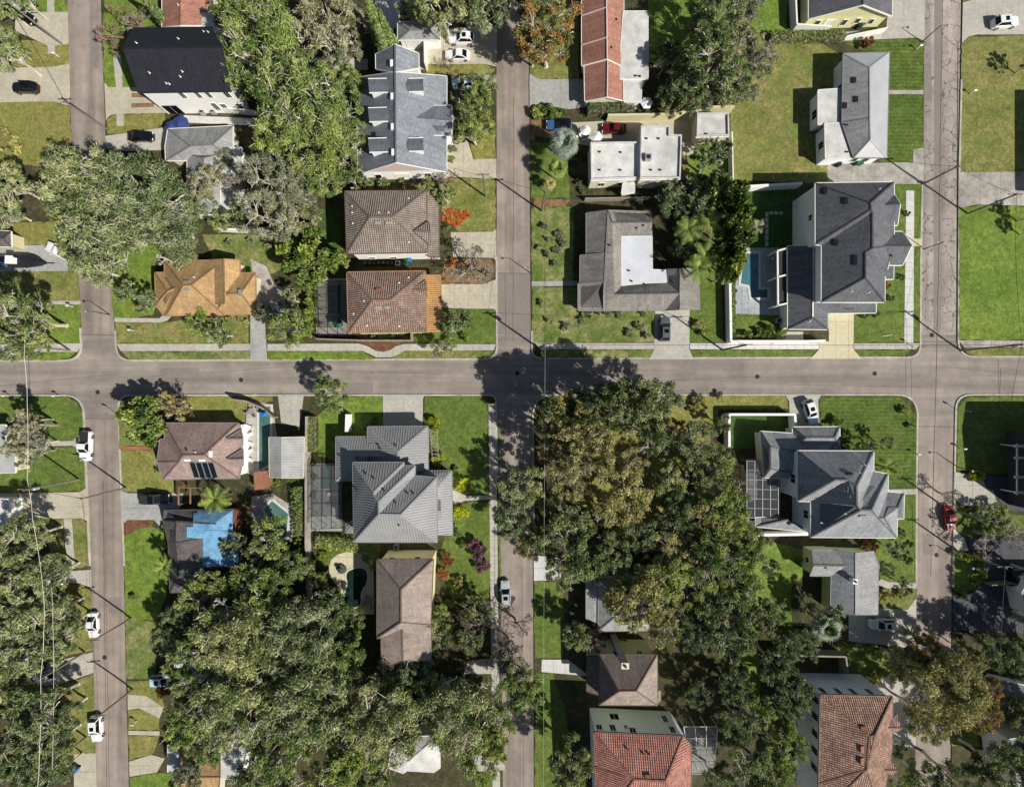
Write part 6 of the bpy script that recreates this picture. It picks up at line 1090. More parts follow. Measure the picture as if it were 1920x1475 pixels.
wall('white wall stub above the metal-roofed house', [(658, 776), (657, 808)], 2.0, .5, 'wall_white'); wall('white courtyard wall right of the garage by the white cars', [(800, 80), (801, 134)], 2.2, .25, 'trim_white'); wall('long pale fence below the brown and orange tile houses', [(600, 637), (690, 640), (775, 640), (774, 622)], 1.6, .1, 'wood_gray', 'fence', 'fence'); wall('white fence left of the yellow gable house', [(1478, -20), (1482, 62), (1545, 66)], 2.0, .2, 'trim_white', 'fence', 'fence'); wall('white fence in front of the yellow gable house', [(1578, 78), (1655, 62)], 1.2, .1, 'trim_white', 'fence', 'fence'); wall('curved weathered wall above the pinkish-brown house', [(440, 748), (470, 752), (500, 764), (522, 782)], 1.7, .25, 'wood_gray'); wall('dark timber fence above the clay tile house', [(1436, 1215), (1570, 1218), (1574, 1250)], 2.2, .2, 'wood_gray', 'fence', 'fence'); wall('white back wall behind the bungalow oaks', [(414, 434), (470, 437), (512, 434)], 1.6, .25, 'wall_white'); wall('white low wall under the grey hip-roofed house', [(1408, 998), (1505, 996)], 1.6, .4, 'wall_white'); wall('pale fence below the flat-roofed house', [(1095, 378), (1215, 376)], 1.4, .1, 'wood_gray', 'fence', 'fence'); wall('white trellis fence along the upper canopy', [(420, 212), (488, 218)], 1.6, .1, 'trim_white', 'fence', 'fence'); wall('dark fence along the hidden right yard', [(1840, 1090), (1920, 1085)], 1.6, .1, 'wood_gray', 'fence', 'fence')
# lanai with white frame, left of the large house
o = root('lanai', TP('Q', 490, 860, 0), 'open lanai with white beams left of the large charcoal house', 'lanai'); A, B, C, D = [TP('Q', x, y, 3.2) for x, y in ((445, 650), (538, 625), (538, 1100), (450, 1120))]; WL[o] = Vector(o.location)
for a, b in ((A, B), (C, D), (D, A), (A.lerp(D, .48), B.lerp(C, .48))): m = MB(); m.bar(a, b, .28, .3); m.build('beam', M['trim_white'], o)
for a in (A, D, A.lerp(D, .48)): m = MB(); m.bar(Vector((a.x, a.y, ZB)), a, .3, .3, Vector((0, 1, 0)), -.15); m.build('post', M['trim_white'], o)
m = MB(); m.prism(ccw([tuple(p[:2]) for p in (A, B, C, D)]), 3.0, 3.1); m.build('ceiling_panel', M['pipe_dark'], o)
# lattice trellis by the metal-roofed house
o = root('trellis', P(815, 830), 'timber trellis walk along the right side of the metal-roofed house', 'trellis'); 
for k in range(8): m = MB(); m.bar(P(806 + k * .5, 808 + k * 7, 2.2), P(819 + k * .5, 810 + k * 7, 2.2), .12, .12); m.build('slat', M['wood_gray'], o)
for x0, x1 in ((807, 811), (819, 823)): m = MB(); m.bar(P(x0, 804, 2.1), P(x1, 862, 2.1), .12, .1, lift=-.02); m.build('rail', M['wood_gray'], o)
for x0, y0 in ((807, 805), (819, 805), (811, 860), (823, 860)): m = MB(); p = P(x0, y0, 2.1); m.bar(Vector((p.x, p.y, ZB)), p, .12, .12, Vector((0, 1, 0)), -.06); m.build('post', M['wood_gray'], o)
# ------------------------------------------------------------------ vehicles
def car_parts(L, W, H, kind):
    hl = L / 2; belt = .62 * H if kind != 'sedan' else .64 * H
    hood = .56 * H; st = [(-hl, .66, .5), (-hl + .12, .84, .58 if kind != 'suv' else .62), (-hl + .45, .95, .62), (-hl * .45, 1, .64), (hl * .25, 1, .63), (hl * .5, .97, .585), (hl - .4, .9, .55), (hl - .1, .74, .49), (hl, .58, .42)]
    v = []; f = []
    for x, w_, z in st:
        w2 = W / 2 * w_; zt = z * H; v += [(x, -w2 * .96, .22), (x, -w2, .42 * H * .9), (x, -w2 * .98, zt - .07), (x, -w2 * .86, zt), (x, 0, zt + .025), (x, w2 * .86, zt), (x, w2 * .98, zt - .07), (x, w2, .42 * H * .9), (x, w2 * .96, .22)]
    n = len(st)
    for i in range(n - 1):
        for k in range(8): f.append((9 * i + k, 9 * i + 9 + k, 9 * i + 10 + k, 9 * i + k + 1))
        f.append((9 * i, 9 * i + 8, 9 * i + 17, 9 * i + 9))
    f.append(tuple(range(9))); f.append(tuple(reversed(range(9 * n - 9, 9 * n))))
    body = rawmesh('body', v, f)
    x0, x1, x2, x3 = {'sedan': (-hl * .74, -hl * .36, hl * .1, hl * .42), 'suv': (-hl * .93, -hl * .74, hl * .06, hl * .4), 'pickup': (-hl * .26, -hl * .18, hl * .16, hl * .44)}[kind]
    wb, wt = W / 2 * .9, W / 2 * .7; zb, zt = .6 * H, H; b = [(x0, -wb, zb), (x3, -wb, zb - .03), (x3, wb, zb - .03), (x0, wb, zb)]; t = [(x1, -wt, zt - .03), (x2, -wt, zt), (x2, wt, zt), (x1, wt, zt - .03)]
    mid = [((x1 + x2) / 2, -wt, zt + .03), ((x1 + x2) / 2, wt, zt + .03)]
    cab = rawmesh('cabin', b + t + mid, [(0, 1, 5, 8, 4), (1, 2, 6, 5), (2, 3, 7, 9, 6), (3, 0, 4, 7), (4, 8, 9, 7), (8, 5, 6, 9)])
    def pane(q, nm):
        q = [Vector(p) for p in q]; c = sum(q, Vector()) / 4; nn = fnormal(q); q = [c + (p - c) * .86 + nn * .012 for p in q]; return rawmesh(nm, q + [p - nn * .03 for p in q], [(0, 1, 2, 3), (0, 4, 5, 1), (1, 5, 6, 2), (2, 6, 7, 3), (3, 7, 4, 0)])
    ws = pane([b[1], b[2], t[2], t[1]], 'windshield'); rw = pane([b[3], b[0], t[0], t[3]], 'rear_window'); s1 = pane([b[0], b[1], t[1], t[0]], 'side_window'); s2 = pane([b[2], b[3], t[3], t[2]], 'side_window')
    r = .33 if kind == 'sedan' else .37; m = MB(); m.tube([(0, -.11, 0), (0, -.09, 0), (0, .09, 0), (0, .11, 0)], [r * .9, r, r, r * .9], 16); wh = m.mesh('wheel'); m = MB(); m.tube([(0, -.118, 0), (0, .118, 0)], r * .6, 12); rim = m.mesh('rim')
    m = MB(); m.box(-.06, -.2, -.07, .06, .2, .07); lamp = m.mesh('headlight'); m = MB(); m.box(-.08, -.09, -.05, .08, .09, .06); mir = m.mesh('mirror')
    bed = None
    if kind == 'pickup': m = MB(); m.box(-hl + .12, -W / 2 * .8, .641 * H, -hl * .28, W / 2 * .8, .66 * H); bed = m.mesh('truck_bed')
    return dict(L=L, W=W, H=H, r=r, body=body, cab=cab, ws=ws, rw=rw, s1=s1, s2=s2, wh=wh, rim=rim, lamp=lamp, mir=mir, bed=bed, roof=((x1 + x2) / 2, wt, zt))
CARS = {'sedan': car_parts(4.7, 1.82, 1.45, 'sedan'), 'suv': car_parts(4.75, 1.92, 1.72, 'suv'), 'pickup': car_parts(5.6, 2.0, 1.85, 'pickup')}
def car(px, py, ang, kind, paint, label, z=ZS, name='parked_car', top=None, cat='car'):
    c = CARS[kind]; p = P(px, py, z + .8); p.z = z + .005; o = root(name, p, label, cat, 'parked vehicles', math.radians(ang)); pm = M['paint_' + paint]
    link('body', c['body'], pm, o, slot=True); link('cabin', c['cab'], M['paint_' + (top or paint)], o, slot=True)
    for k, n_ in (('ws', 'windshield'), ('rw', 'rear_window'), ('s1', 'side_window'), ('s2', 'side_window')): link(n_, c[k], M['glass'], o)
    if kind == 'suv':
        x_, wt, zt = c['roof']; m = MB(); m.box(x_ - .1, -wt * .6, zt + .031, x_ + .6, wt * .6, zt + .045); link('sunroof', m.mesh('sunroof'), M['glass'], o)
    if c['bed']: link('truck_bed', c['bed'], M['pipe_dark'], o)
    for sx in (-1, 1):
        for sy in (-1, 1):
            w_ = link('wheel', c['wh'], M['tyre'], o, (sx * c['L'] * .3, sy * (c['W'] / 2 - .09), c['r'])); link('rim', c['rim'], M['rim'], w_)
    for sy in (-1, 1):
        link('headlight', c['lamp'], M['lamp_white'], o, (c['L'] / 2 - .13, sy * c['W'] * .31, .46 * c['H']), slot=True); link('taillight', c['lamp'], M['lamp_red'], o, (-c['L'] / 2 + .1, sy * c['W'] * .36, .5 * c['H']), slot=True); link('mirror', c['mir'], pm, o, (c['L'] * .17, sy * (c['W'] / 2 + .06), .66 * c['H']), slot=True)
    return o
Cs = car
Cs(865, 72, 180, 'suv', 'white', 'white car parked on the upper of the two driveway spots by the grey garage'); Cs(858, 102, 180, 'sedan', 'white', 'white sedan parked on the lower driveway spot by the grey garage'); Cs(872, 155, 190, 'suv', 'paleblue', 'pale blue car half hidden under the round oak'); Cs(46, 164, 180, 'suv', 'black', 'black car on the wide driveway at the upper left'); Cs(42, 28, -30, 'suv', 'black', 'black car under the trees in the top left corner'); Cs(263, 255, 0, 'sedan', 'black', 'black sedan on the driveway above the big oak'); Cs(1048, 234, 180, 'suv', 'blue', 'dark blue car beside the hedge and silver palm', top='black'); Cs(1152, 240, 180, 'sedan', 'darkred', 'dark red car parked above the white flat-roofed house')
Cs(1247, 616, 90, 'suv', 'gray', 'grey car parked on the driveway of the tan house'); Cs(113, 472, 155, 'pickup', 'white', 'white pickup beside the big oak and covered boat', cat='truck', name='parked_truck'); Cs(1886, 41, 5, 'suv', 'white', 'white car on the driveway in the top right corner'); Cs(160, 836, -92, 'pickup', 'white', 'white pickup parked on the kerb of the lower left street', 0.0, cat='truck', name='parked_truck'); Cs(173, 1172, -88, 'sedan', 'white', 'white sedan parked on the left street below the pole', 0.02); Cs(180, 1366, -87, 'suv', 'white', 'white car lowest on the left street', 0.02); Cs(290, 935, 0, 'pickup', 'black', 'black pickup on the driveway beside the blue-tarped house', cat='truck', name='parked_truck')
Cs(85, 1268, 200, 'sedan', 'white', 'white car on the driveway beneath the left oaks'); Cs(22, 985, 190, 'suv', 'silver', 'silver car half hidden at the left edge'); Cs(1520, 772, -72, 'suv', 'paleblue', 'pale blue car on the driveway below the cross street', top='white'); Cs(1782, 972, -82, 'sedan', 'red', 'red car at the kerb of the right street', 0.02); Cs(1655, 1170, 180, 'suv', 'white', 'white car in dappled shade below the yellow-walled house'); Cs(948, 1112, 92, 'suv', 'silver', 'silver car parked along the lower middle street', 0.02); Cs(95, 1088, 175, 'sedan', 'white', 'white car tucked under the oak beside the left path'); Cs(305, 1275, 0, 'suv', 'paleblue', 'pale blue car beside the low white house in the oaks'); Cs(1905, 1085, 90, 'suv', 'black', 'black car on the dark driveway at the right edge'); Cs(1905, 1305, 100, 'sedan', 'white', 'white car at the right edge by the balcony house'); Cs(2, 488, 5, 'sedan', 'blue', 'blue car at the left edge beside the boat')
# boat on a trailer
p = P(52, 492, 1.2); p.z = ZS; o = root('boat', p, 'dark covered motor boat on a trailer on the blue-grey driveway', 'boat', None, math.radians(-2)); v = []; f = []; st = [(-3.2, 1.1, 1.5), (-1.5, 1.2, 1.55), (.5, 1.15, 1.6), (1.8, .85, 1.7), (2.7, .45, 1.8), (3.2, .04, 1.85)]
for x, w_, z in st: v += [(x, -w_, z), (x, -w_ * .7, .75), (x, 0, .55), (x, w_ * .7, .75), (x, w_, z), (x, 0, z + .12)]
for i in range(5):
    for k in range(6): f.append((6 * i + k, 6 * i + (k + 1) % 6, 6 * i + 6 + (k + 1) % 6, 6 * i + 6 + k))
f += [(5, 4, 3, 2, 1, 0), tuple(30 + k for k in range(6))]; link('hull', rawmesh('hull', v, f), M['boat_cover'], o); m = MB(); m.box(-2.3, -.55, 1.7, -1.3, .55, 2.6); m.box(-2.5, -.75, 2.602, -1.1, .75, 2.7); link('hardtop', m.mesh('hardtop'), M['canvas_white'], o); m = MB(); m.tube([(-3.5, 0, .6), (-3.5, 0, 1.7)], [.2, .3], 8); link('outboard_motor', m.mesh('outboard_motor'), M['pipe_dark'], o)
m = MB(); m.bar((-3, -.6, .4), (2.2, -.5, .4), .12, .12); m.bar((-3, .6, .4), (2.2, .5, .4), .12, .12); m.bar((2.2, 0, .4), (4.4, 0, .4), .14, .14); m.tube([(-1.2, -1.15, .33), (-1.2, -.95, .33)], .33, 12); m.tube([(-1.2, .95, .33), (-1.2, 1.15, .33)], .33, 12); link('trailer', m.mesh('trailer'), M['galvanised'], o)
# ------------------------------------------------------------------ poles, wires, lamps, signs
def pole(px, py, h, phrase, ang=0, arm=True, trans=False):
    p = P(px, py); p.z = ZB; o = root('utility_pole', p, None, 'utility pole', 'utility poles along the streets', ang); m = MB(); m.tube([(0, 0, -.2), (0, 0, h)], [.19, .13], 8); link('post', m.mesh('post'), M['pole_wood'], o)
    if arm:
        m = MB(); m.bar((-1.2, .1, h - .6), (1.2, .1, h - .6), .12, .14); c = link('crossarm', m.mesh('crossarm'), M['pole_wood'], o)
        for x in (-1.1, .0, 1.1): m = MB(); m.lathe((x, .1, h - .46), [(.05, 0), (.09, .05), (.09, .12), (.04, .2)], 6); link('insulator', m.mesh('insulator'), M['galvanised'], c)
    if trans: m = MB(); m.lathe((.42, 0, h - 2.2), [(.3, 0), (.3, .9), (.2, 1.0)], 10); link('transformer', m.mesh('transformer'), M['galvanised'], o)
    PENDING.append((o, phrase, px, py)); return p + Vector((0, 0, h - .25))
U = 'wooden utility pole'
PT = {k: pole(*a) for k, a in dict(a=(200, 242, 8.5, U, 0, True, False), b=(118, 84, 10.5, U, 0, True, True), c=(911, 369, 9.4, U), d=(1016, 396, 9, U), e=(1015, 656, 10.5, U, 0, True, True), f=(1354, 656, 9.5, U), g=(1801, 657, 11, U, 0, True, True), h=(1813, 401, 9, U), i=(1729, 346, 7.4, U), j=(1778, 955, 9, U), k=(1794, 1032, 9, U), l=(150, 898, 10.4, U, 0, True, True), m=(238, 914, 9.6, U), n=(247, 1158, 8.8, U), o=(250, 1291, 8, U), p=(134, 1121, 8.5, U), q=(161, 1221, 9, U), r=(163, 1380, 8, U), s=(133, 657, 7, U), t=(60, 672, 9.5, U)).items()}
def wire(a, b, label, mat='wire_dark', sag=.5, r=.03):
    m = MB(); n = 10; m.tube([a.lerp(b, i / n) + Vector((0, 0, -sag * 4 * (i / n) * (1 - i / n))) for i in range(n + 1)], r, 4); tag(m.build('power_line', M[mat]), label, 'power line', 'overhead power lines')
wire(PT['m'], PT['n'], 'overhead line along the right kerb of the lower left street'); wire(PT['n'], PT['o'], 'overhead line between the two lowest right poles of the left street'); wire(PT['a'], PT['b'], 'overhead line between the two upper left poles'); wire(PT['l'], PT['m'], 'overhead line crossing the lower left street'); wire(PT['c'], PT['d'], 'overhead line crossing the upper middle street'); wire(PT['d'], PT['e'], 'overhead line down the right kerb of the middle street'); wire(PT['e'], PT['f'], 'overhead line along the cross street between middle poles'); wire(PT['f'], PT['g'], 'overhead line along the cross street towards the right crossing'); wire(PT['h'], PT['g'], 'overhead line down the right kerb of the upper right street'); wire(PT['i'], PT['h'], 'overhead line crossing the upper right street'); wire(PT['g'], PT['j'], 'overhead line from the right crossing to the red car'); wire(PT['j'], PT['k'], 'overhead line between the two poles below the red car'); wire(PT['k'], P(1876, 1475, 8), 'long pale overhead line running down the right edge', 'wire_pale')
prev = None
for i, (x, y) in enumerate(((47, 560), (45, 668), (51, 760), (51, 900), (61, 973), (81, 1108), (82, 1180), (76, 1270), (74, 1400), (68, 1500))):
    q = P(x, y, 9.4)
    if prev is not None: wire(prev, q, 'thick pale overhead cable at the left edge, length %s' % ('beside the corner oak', 'crossing the street', 'beside the bare shrubs', 'beside the edge garage', 'over the upper oaks', 'over the oak beside the white sedan', 'above the shaded white car', 'over the dark lower trees', 'in the bottom left corner')[i - 1], 'wire_pale', .15, .04)
    prev = q
wire(P(97, 1100, 8.6), P(98, 1440, 8.6), 'thin pale overhead cable right of the thick left cable', 'wire_pale', .3, .03); wire(P(1876, 690, 8.5), P(1877, 1100, 8.5), 'thin overhead line near the right edge across the street', 'wire_dark', .3); wire(PT['f'], TP('g', 1140, 850, 3), 'service line to the tan house driveway'); wire(PT['i'], TP('d', 850, 1180, 3.4), 'service line to the grey metal-roofed house'); wire(PT['e'], P(1019, 1475, 9), 'long thin overhead line through the wooded lot', 'wire_pale', .6, .018)
def sign(px, py, phrase, ang=0, stop=True):
    p = P(px, py); p.z = ZB; o = root('stop_sign' if stop else 'street_sign', p, None, 'sign', 'street signs', math.radians(ang)); m = MB(); m.bar((0, 0, -.1), (0, 0, 2.6), .07, .07, Vector((0, 1, 0)), -.035); link('post', m.mesh('post'), M['galvanised'], o); m = MB(); n = 8
    pts = [(.38 * math.cos(math.pi / 8 + k * math.pi / 4), .38 * math.sin(math.pi / 8 + k * math.pi / 4)) for k in range(8)]; m.add([(x, -.06, 2.25 + y) for x, y in pts] + [(x, -.04, 2.25 + y) for x, y in pts], [tuple(range(8)), tuple(reversed(range(8, 16)))] + [(k, 8 + k, 8 + (k + 1) % 8, (k + 1) % 8) for k in range(8)]); b = link('plate', m.mesh('plate'), M['red_paint'], o)
    tx = bpy.data.curves.new('lettering', 'FONT'); tx.body = 'STOP'; tx.size = .24; tx.align_x = 'CENTER'; tx.align_y = 'CENTER'; tx.extrude = .002; t = bpy.data.objects.new('lettering', tx); dg = None; COL.objects.link(t); bpy.context.view_layer.update(); me = bpy.data.meshes.new_from_object(t.evaluated_get(bpy.context.evaluated_depsgraph_get())); bpy.data.objects.remove(t); link('lettering', me, M['trim_white'], b, (0, -.065, 2.25), (math.pi / 2, 0, 0)); PENDING.append((o, phrase, px, py))
sign(218, 774, 'red stop sign on a thin post', 0); sign(944, 776, 'red stop sign on a thin post', 0); sign(1795, 770, 'red stop sign on a thin post', 0); sign(1712, 652, 'red stop sign on a thin post', 180)
def lamp(px, py, h, ang, phrase):
    p = P(px, py); p.z = ZB; o = root('street_lamp', p, None, 'street lamp', 'street lamps', math.radians(ang)); m = MB(); m.tube([(0, 0, -.1), (0, 0, h)], [.1, .06], 8); link('post', m.mesh('post'), M['pipe_dark'], o); m = MB(); m.tube([(0, 0, h - .1), (.5, 0, h + .1), (1.1, 0, h + .1)], .04, 6); link('arm', m.mesh('arm'), M['pipe_dark'], o); m = MB(); m.lathe((1.25, 0, h - .05), [(.1, 0), (.22, .05), (.16, .18), (.05, .22)], 10); link('lamp_head', m.mesh('lamp_head'), M['galvanised'], o); PENDING.append((o, phrase, px, py))
lamp(1732, 467, 4.2, 180, 'dark street lamp'); lamp(1796, 876, 4.0, 180, 'dark street lamp'); lamp(1797, 1050, 4.0, 180, 'dark street lamp'); lamp(995, 512, 4, 180, 'dark street lamp'); lamp(1727, 80, 4, 0, 'dark street lamp'); lamp(206, 590, 3.6, 180, 'dark street lamp')
# ------------------------------------------------------------------ small things
def mailbox(px, py, ang=0):
    p = P(px, py); p.z = ZB; o = root('mailbox', p, None, 'mailbox', 'kerbside mailboxes', math.radians(ang)); m = MB(); m.bar((0, 0, -.05), (0, 0, 1.0), .1, .1, Vector((0, 1, 0)), -.05); link('post', m.mesh('post'), M['trim_white'], o); m = MB(); m.box(-.28, -.14, 1.0, .28, .14, 1.14); m.tube([(-.28, 0, 1.14), (.28, 0, 1.14)], .14, 10); link('box', m.mesh('box'), M['trim_white'], o); PENDING.append((o, 'white kerbside mailbox', px, py))
for q in ((60, 113), (112, 108), (1717, 94), (1817, 177), (1798, 840), (142, 1063), (138, 575), (252, 620), (258, 1350), (148, 1128), (1822, 1063), (1713, 850), (112, 742), (20, 742)): mailbox(*q)
def bin_(px, py, mat, label):
    p = P(px, py); p.z = ZS; o = root('wheelie_bin', p, label, 'bin', 'wheelie bins', random.uniform(-.4, .4)); m = MB(); m.hexa([(-.25, -.3, .05), (.25, -.3, .05), (.25, .25, .05), (-.25, .25, .05), (-.31, -.36, 1.0), (.31, -.36, 1.0), (.31, .34, 1.0), (-.31, .34, 1.0)]); link('body', m.mesh('body'), M[mat], o); m = MB(); m.hexa([(-.34, -.4, 1.002), (.34, -.4, 1.002), (.34, .38, 1.002), (-.34, .38, 1.002), (-.3, -.34, 1.1), (.3, -.34, 1.1), (.3, .34, 1.12), (-.3, .34, 1.12)]); link('lid', m.mesh('lid'), M[mat], o); m = MB(); m.tube([(-.3, .3, .12), (.3, .3, .12)], .12, 10); link('wheels', m.mesh('wheels'), M['tyre'], o)
bin_(778, 86, 'bin_blue', 'blue recycling bin in the courtyard by the garage'); bin_(784, 89, 'bin_green', 'green bin beside the blue one by the garage'); bin_(770, 490, 'bin_blue', 'blue bin in the alley between the tile houses'); bin_(763, 493, 'bin_green', 'green bin in the alley between the tile houses'); bin_(1610, 52, 'bin_green', 'green bin under the yellow gable'); bin_(1603, 54, 'bin_black', 'black bin under the yellow gable'); bin_(1601, 309, 'bin_green', 'left green bin below the metal-roofed house at the top right'); bin_(1608, 309, 'bin_green', 'right green bin below the metal-roofed house at the top right'); bin_(1567, 312, 'bin_black', 'black bin below the metal-roofed house at the top right'); bin_(150, 1436, 'bin_blue', 'blue bin at the bottom left driveway'); bin_(496, 775, 'bin_blue', 'blue bin beside the narrow teal pool')
def umbrella(px, py, r, mat, label, n=8):
    p = P(px, py, 2.5); p.z = ZS; o = root('parasol', p, label, 'parasol', 'garden parasols'); m = MB(); m.tube([(0, 0, 0), (0, 0, 2.5)], .03, 6); link('pole', m.mesh('pole'), M['galvanised'], o); v = [(r * math.cos(2 * math.pi * k / n), r * math.sin(2 * math.pi * k / n), 2.15) for k in range(n)] + [(0, 0, 2.75)]; v += [(x, y, z - .03) for x, y, z in v]; link('canopy', rawmesh('canopy', v, [(k, (k + 1) % n, n) for k in range(n)] + [(n + 1 + (k + 1) % n, n + 1 + k, 2 * n + 1) for k in range(n)]), M[mat], o); m = MB(); m.lathe((0, 0, 0), [(.3, 0), (.3, .08), (.05, .12)], 10); link('base', m.mesh('base'), M['pipe_dark'], o)
umbrella(1213, 192, 1.15, 'canvas_white', 'white hexagonal parasol beside the long red-roofed house', 6); umbrella(1098, 243, .95, 'canvas_white', 'left white round parasol above the flat-roofed house', 12); umbrella(1118, 256, 1.2, 'canvas_white', 'right white parasol above the flat-roofed house', 6); umbrella(337, 233, 1.7, 'canvas_navy', 'navy blue parasol below the black-roofed house', 8); umbrella(320, 238, 1.3, 'canvas_navy', 'smaller navy parasol at the end of the black-roofed house', 8); umbrella(632, 605, 1.0, 'canvas_green', 'teal parasol under the screen of the orange tile house', 6); umbrella(495, 782 - 6, .5, 'bin_blue', 'small blue parasol by the narrow pool', 6)
def ac_unit(px, py, label):
    p = P(px, py); p.z = ZS; o = root('air_conditioner', p, label, 'air conditioner', 'ground air conditioners'); m = MB(); m.box(-.42, -.42, 0, .42, .42, .9); link('case', m.mesh('case'), M['galvanised'], o); m = MB(); m.lathe((0, 0, .903), [(.34, 0), (.34, .05), (.08, .07)], 14); link('fan_grille', m.mesh('fan_grille'), M['pipe_dark'], o)
ac_unit(384, 214, 'left of two air conditioners below the black-roofed house'); ac_unit(404, 213, 'right of two air conditioners below the black-roofed house'); ac_unit(748, 496, 'air conditioner in the alley between the tile houses'); ac_unit(1455, 602, 'air conditioner at the lower left of the large charcoal house'); ac_unit(745, 1022, 'air conditioner below the dark metal-roofed house'); ac_unit(818, 335, 'air conditioner at the pink gable corner')
o = root('chimney_stack', (18.9, -45.45, ZB), 'tall pale chimney against the upper wall of the brown hip-roofed house', 'chimney'); m = MB(); m.box(-.55, -.42, 0, .55, .42, 9.6); link('stack', m.mesh('stack'), M['wall_gray'], o); m = MB(); m.box(-.65, -.52, 9.602, .65, .52, 9.8); link('cap', m.mesh('cap'), M['wall_cream'], o); m = MB(); m.lathe((0, 0, 9.803), [(.22, 0), (.22, .3)], 8); link('flue', m.mesh('flue'), M['pipe_dark'], o)
# round spa on the beige patio, fountain urn
c = P(642, 1065); c.z = ZS; o = root('fountain', c, 'dark round tiered fountain on the beige patio', 'fountain'); m = MB(); m.lathe((0, 0, 0), [(.85, 0), (.85, .4), (.7, .42)], 20); link('basin', m.mesh('basin'), M['dark_paving'], o); m = MB(); m.lathe((0, 0, .421), [(.2, 0), (.14, .5), (.42, .62), (.42, .7), (.1, .74), (.06, 1.1)], 16); link('tier', m.mesh('tier'), M['dark_paving'], o)
def lounger(px, py, ang, label, mat='canvas_white'):
    p = P(px, py); p.z = ZS; o = root('sun_lounger', p, label, 'lounger', 'pool loungers', math.radians(ang)); m = MB(); m.bar((-.9, 0, .3), (.4, 0, .3), .62, .08); link('seat', m.mesh('seat'), M[mat], o); m = MB(); m.bar((.41, 0, .3), (1.0, 0, .62), .62, .08); link('backrest', m.mesh('backrest'), M[mat], o)
    for x in (-.8, .3):
        for y in (-.26, .26): m = MB(); m.box(x - .03, y - .03, 0, x + .03, y + .03, .298); link('leg', m.mesh('leg'), M['galvanised'], o)
for i, y in enumerate((800, 815, 830, 846, 860)): lounger(469, y, 20 if i % 2 else -20, ('topmost', 'second', 'middle', 'fourth', 'lowest')[i] + ' white lounger beside the narrow teal pool')
lounger(625, 925, 0, 'left white lounger under the grey pool cage'); lounger(625, 945, 0, 'lower white lounger under the grey pool cage', 'wood_gray')
# goal frame, timber deck stairs, teal pool cover, brick steps
o = root('sports_goal', P(1655, 628), 'white metal goal frame on the lawn by the right sidewalk', 'goal'); WL[o] = Vector(o.location); a, b = P(1646, 632), P(1663, 629); m = MB(); m.tube([a, a + Vector((0, 0, 1.2)), b + Vector((0, 0, 1.2)), b], .04, 6); m.build('frame', M['trim_white'], o); m = MB(); m.tube([a + Vector((0, 0, .05)), a + Vector((0, .9, .05)), b + Vector((0, .9, .05)), b + Vector((0, 0, .05))], .03, 6); m.build('base', M['trim_white'], o)
o = root('garden_steps', P(556, 1055), 'rusty timber garden steps below the teal pool', 'steps'); WL[o] = Vector(o.location)
for k in range(4): m = MB(); a, b = P(545 + k * 4, 1062 - k * 6), P(566 + k * 3, 1072 - k * 8); a.z = b.z = ZB + .1 * (k + 1); m.bar(a, b, .5, .1); m.build('tread', M['terracotta'], o)
o = root('pergola', P(358, 935), 'timber carport frame with orange post beside the blue-tarped house', 'pergola'); WL[o] = Vector(o.location)
for x0, y0, x1, y1 in ((336, 913, 336, 946), (336, 913, 400, 915), (358, 914, 358, 944), (380, 914, 380, 942)): m = MB(); m.bar(P(x0, y0, 2.6), P(x1, y1, 2.6), .2, .18, lift=.002 * x0 / 10); m.build('beam', M['wood'], o)
for x0, y0 in ((336, 913), (336, 946), (400, 915), (380, 942)): p = P(x0, y0, 2.6); m = MB(); m.bar(Vector((p.x, p.y, ZB)), p, .18, .18, Vector((0, 1, 0)), -.09); m.build('post', M['wood'], o)
# ring bed at the left path
o = root('ring_bed', P(86, 829), 'round concrete ring bed at the end of the left garden path', 'planter'); WL[o] = Vector(o.location); m = MB(); n = 18
q = [tuple(P(86 + 11 * math.cos(t), 829 + 9 * math.sin(t))[:2]) for t in [2 * math.pi * k / n for k in range(n)]]; qi = [tuple(P(86 + 7 * math.cos(t), 829 + 6 * math.sin(t))[:2]) for t in [2 * math.pi * k / n for k in range(n)]]
for k in range(n): j = (k + 1) % n; m.hexa([(*q[k], .1), (*q[j], .1), (*qi[j], .1), (*qi[k], .1), (*q[k], .24), (*q[j], .24), (*qi[j], .24), (*qi[k], .24)])
m.build('rim', M['concrete'], o); mk('soil', [(x, y, .19) for x, y in ccw(qi)], [tuple(range(n))], M['mulch'], o)
o = root('pergola', P(1935, 880), 'white pergola beams at the right edge beside the dark house', 'pergola'); WL[o] = Vector(o.location)
for y_ in (836, 858, 894, 923): m = MB(); m.bar(P(1901, y_, 3.2), P(1990, y_, 3.2), .45, .2); m.build('beam', M['trim_white'], o)
m = MB(); m.bar(P(1906, 832, 3.0), P(1906, 927, 3.0), .2, .18); m.build('rail', M['trim_white'], o)
for y_ in (836, 923): p = P(1906, y_, 3.0); m = MB(); m.bar(Vector((p.x, p.y, ZB)), p, .2, .2, Vector((0, 1, 0)), -.1); m.build('post', M['trim_white'], o)
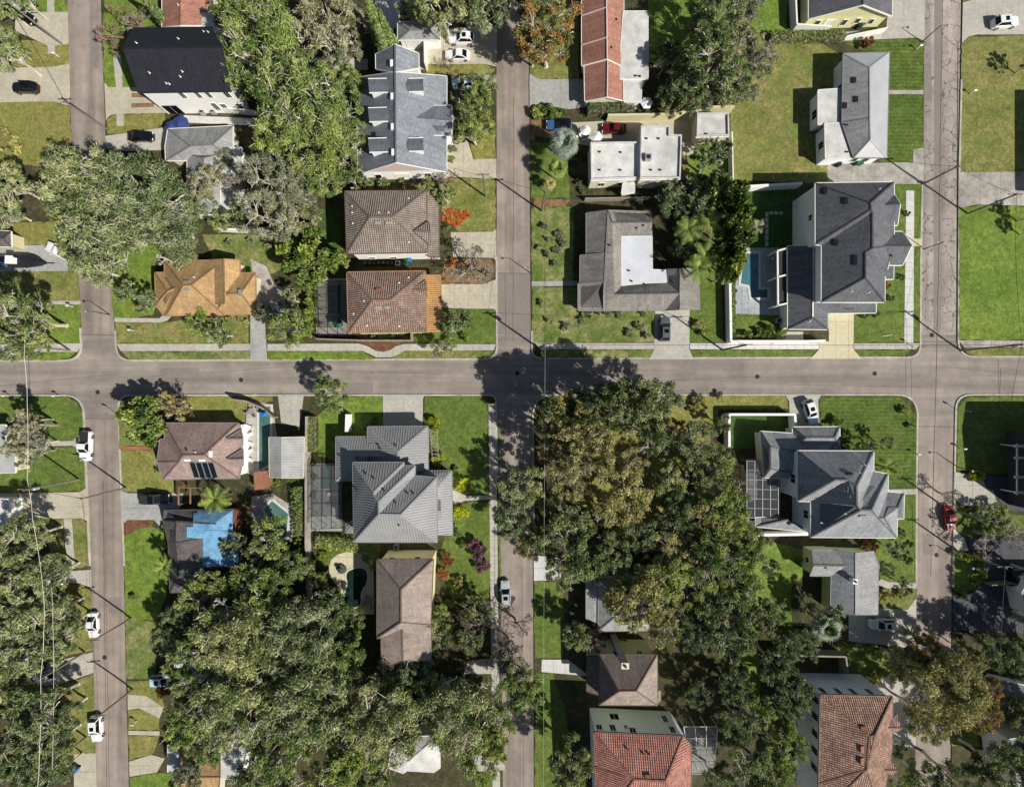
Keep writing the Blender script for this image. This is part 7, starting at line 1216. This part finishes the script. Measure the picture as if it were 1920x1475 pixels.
# black planter boxes in the alley, garden furniture
for i in range(8):
    p = P(686 + i * 8.5, 494); p.z = ZB; o = root('planter_box', p, ('first', 'second', 'third', 'fourth', 'fifth', 'sixth', 'seventh', 'eighth')[i] + ' black planter from the left in the alley between tile houses', 'planter', 'alley planters'); m = MB()
    for s_ in (-1, 1): m.box(-.36, s_ * .3 - .05, 0, .36, s_ * .3 + .05, .6); m.box(s_ * .3 - .05, -.249, .001, s_ * .3 + .05, .249, .598)
    link('box', m.mesh('box'), M['bin_black'], o); m = MB(); m.box(-.249, -.249, .02, .249, .249, .5); link('soil', m.mesh('soil'), M['mulch'], o)
def table_set(px, py, label, mat, n=4):
    p = P(px, py); p.z = ZS; o = root('garden_table', p, label, 'table', 'garden tables'); m = MB(); m.lathe((0, 0, .68), [(.6, 0), (.6, .05)], 16); link('top', m.mesh('top'), M[mat], o); m = MB(); m.lathe((0, 0, 0), [(.3, 0), (.06, .05), (.05, .679)], 10); link('pedestal', m.mesh('pedestal'), M['pipe_dark'], o)
    for k in range(n):
        a = 2 * math.pi * k / n + .4; q = p + Vector((math.cos(a), math.sin(a), 0)) * 1.0; c = root('garden_chair', q, ('chair on the right side of', 'chair on the upper side of', 'chair on the left side of', 'chair on the lower side of')[k] + ' the ' + label, 'chair', 'garden chairs', a + math.pi / 2); m = MB(); m.box(-.23, -.23, .42, .23, .23, .47); link('seat', m.mesh('seat'), M[mat], c); m = MB(); m.box(-.23, -.27, .472, .23, -.22, .9); link('backrest', m.mesh('backrest'), M[mat], c)
        for x in (-.2, .2):
            for y in (-.2, .2): m = MB(); m.box(x - .02, y - .02, 0, x + .02, y + .02, .419); link('leg', m.mesh('leg'), M['pipe_dark'], c)
table_set(634, 548 + 48, 'round table under the teal parasol', 'wood_gray'); table_set(1455, 482, 'round table on the pool deck', 'trim_white'); table_set(1090, 256, 'round table beside the left white parasol', 'trim_white'); table_set(694, 1125, 'round table beside the dark pool', 'wood_gray'); table_set(476, 770, 'round table above the narrow teal pool', 'wood_gray')
settle_labels()
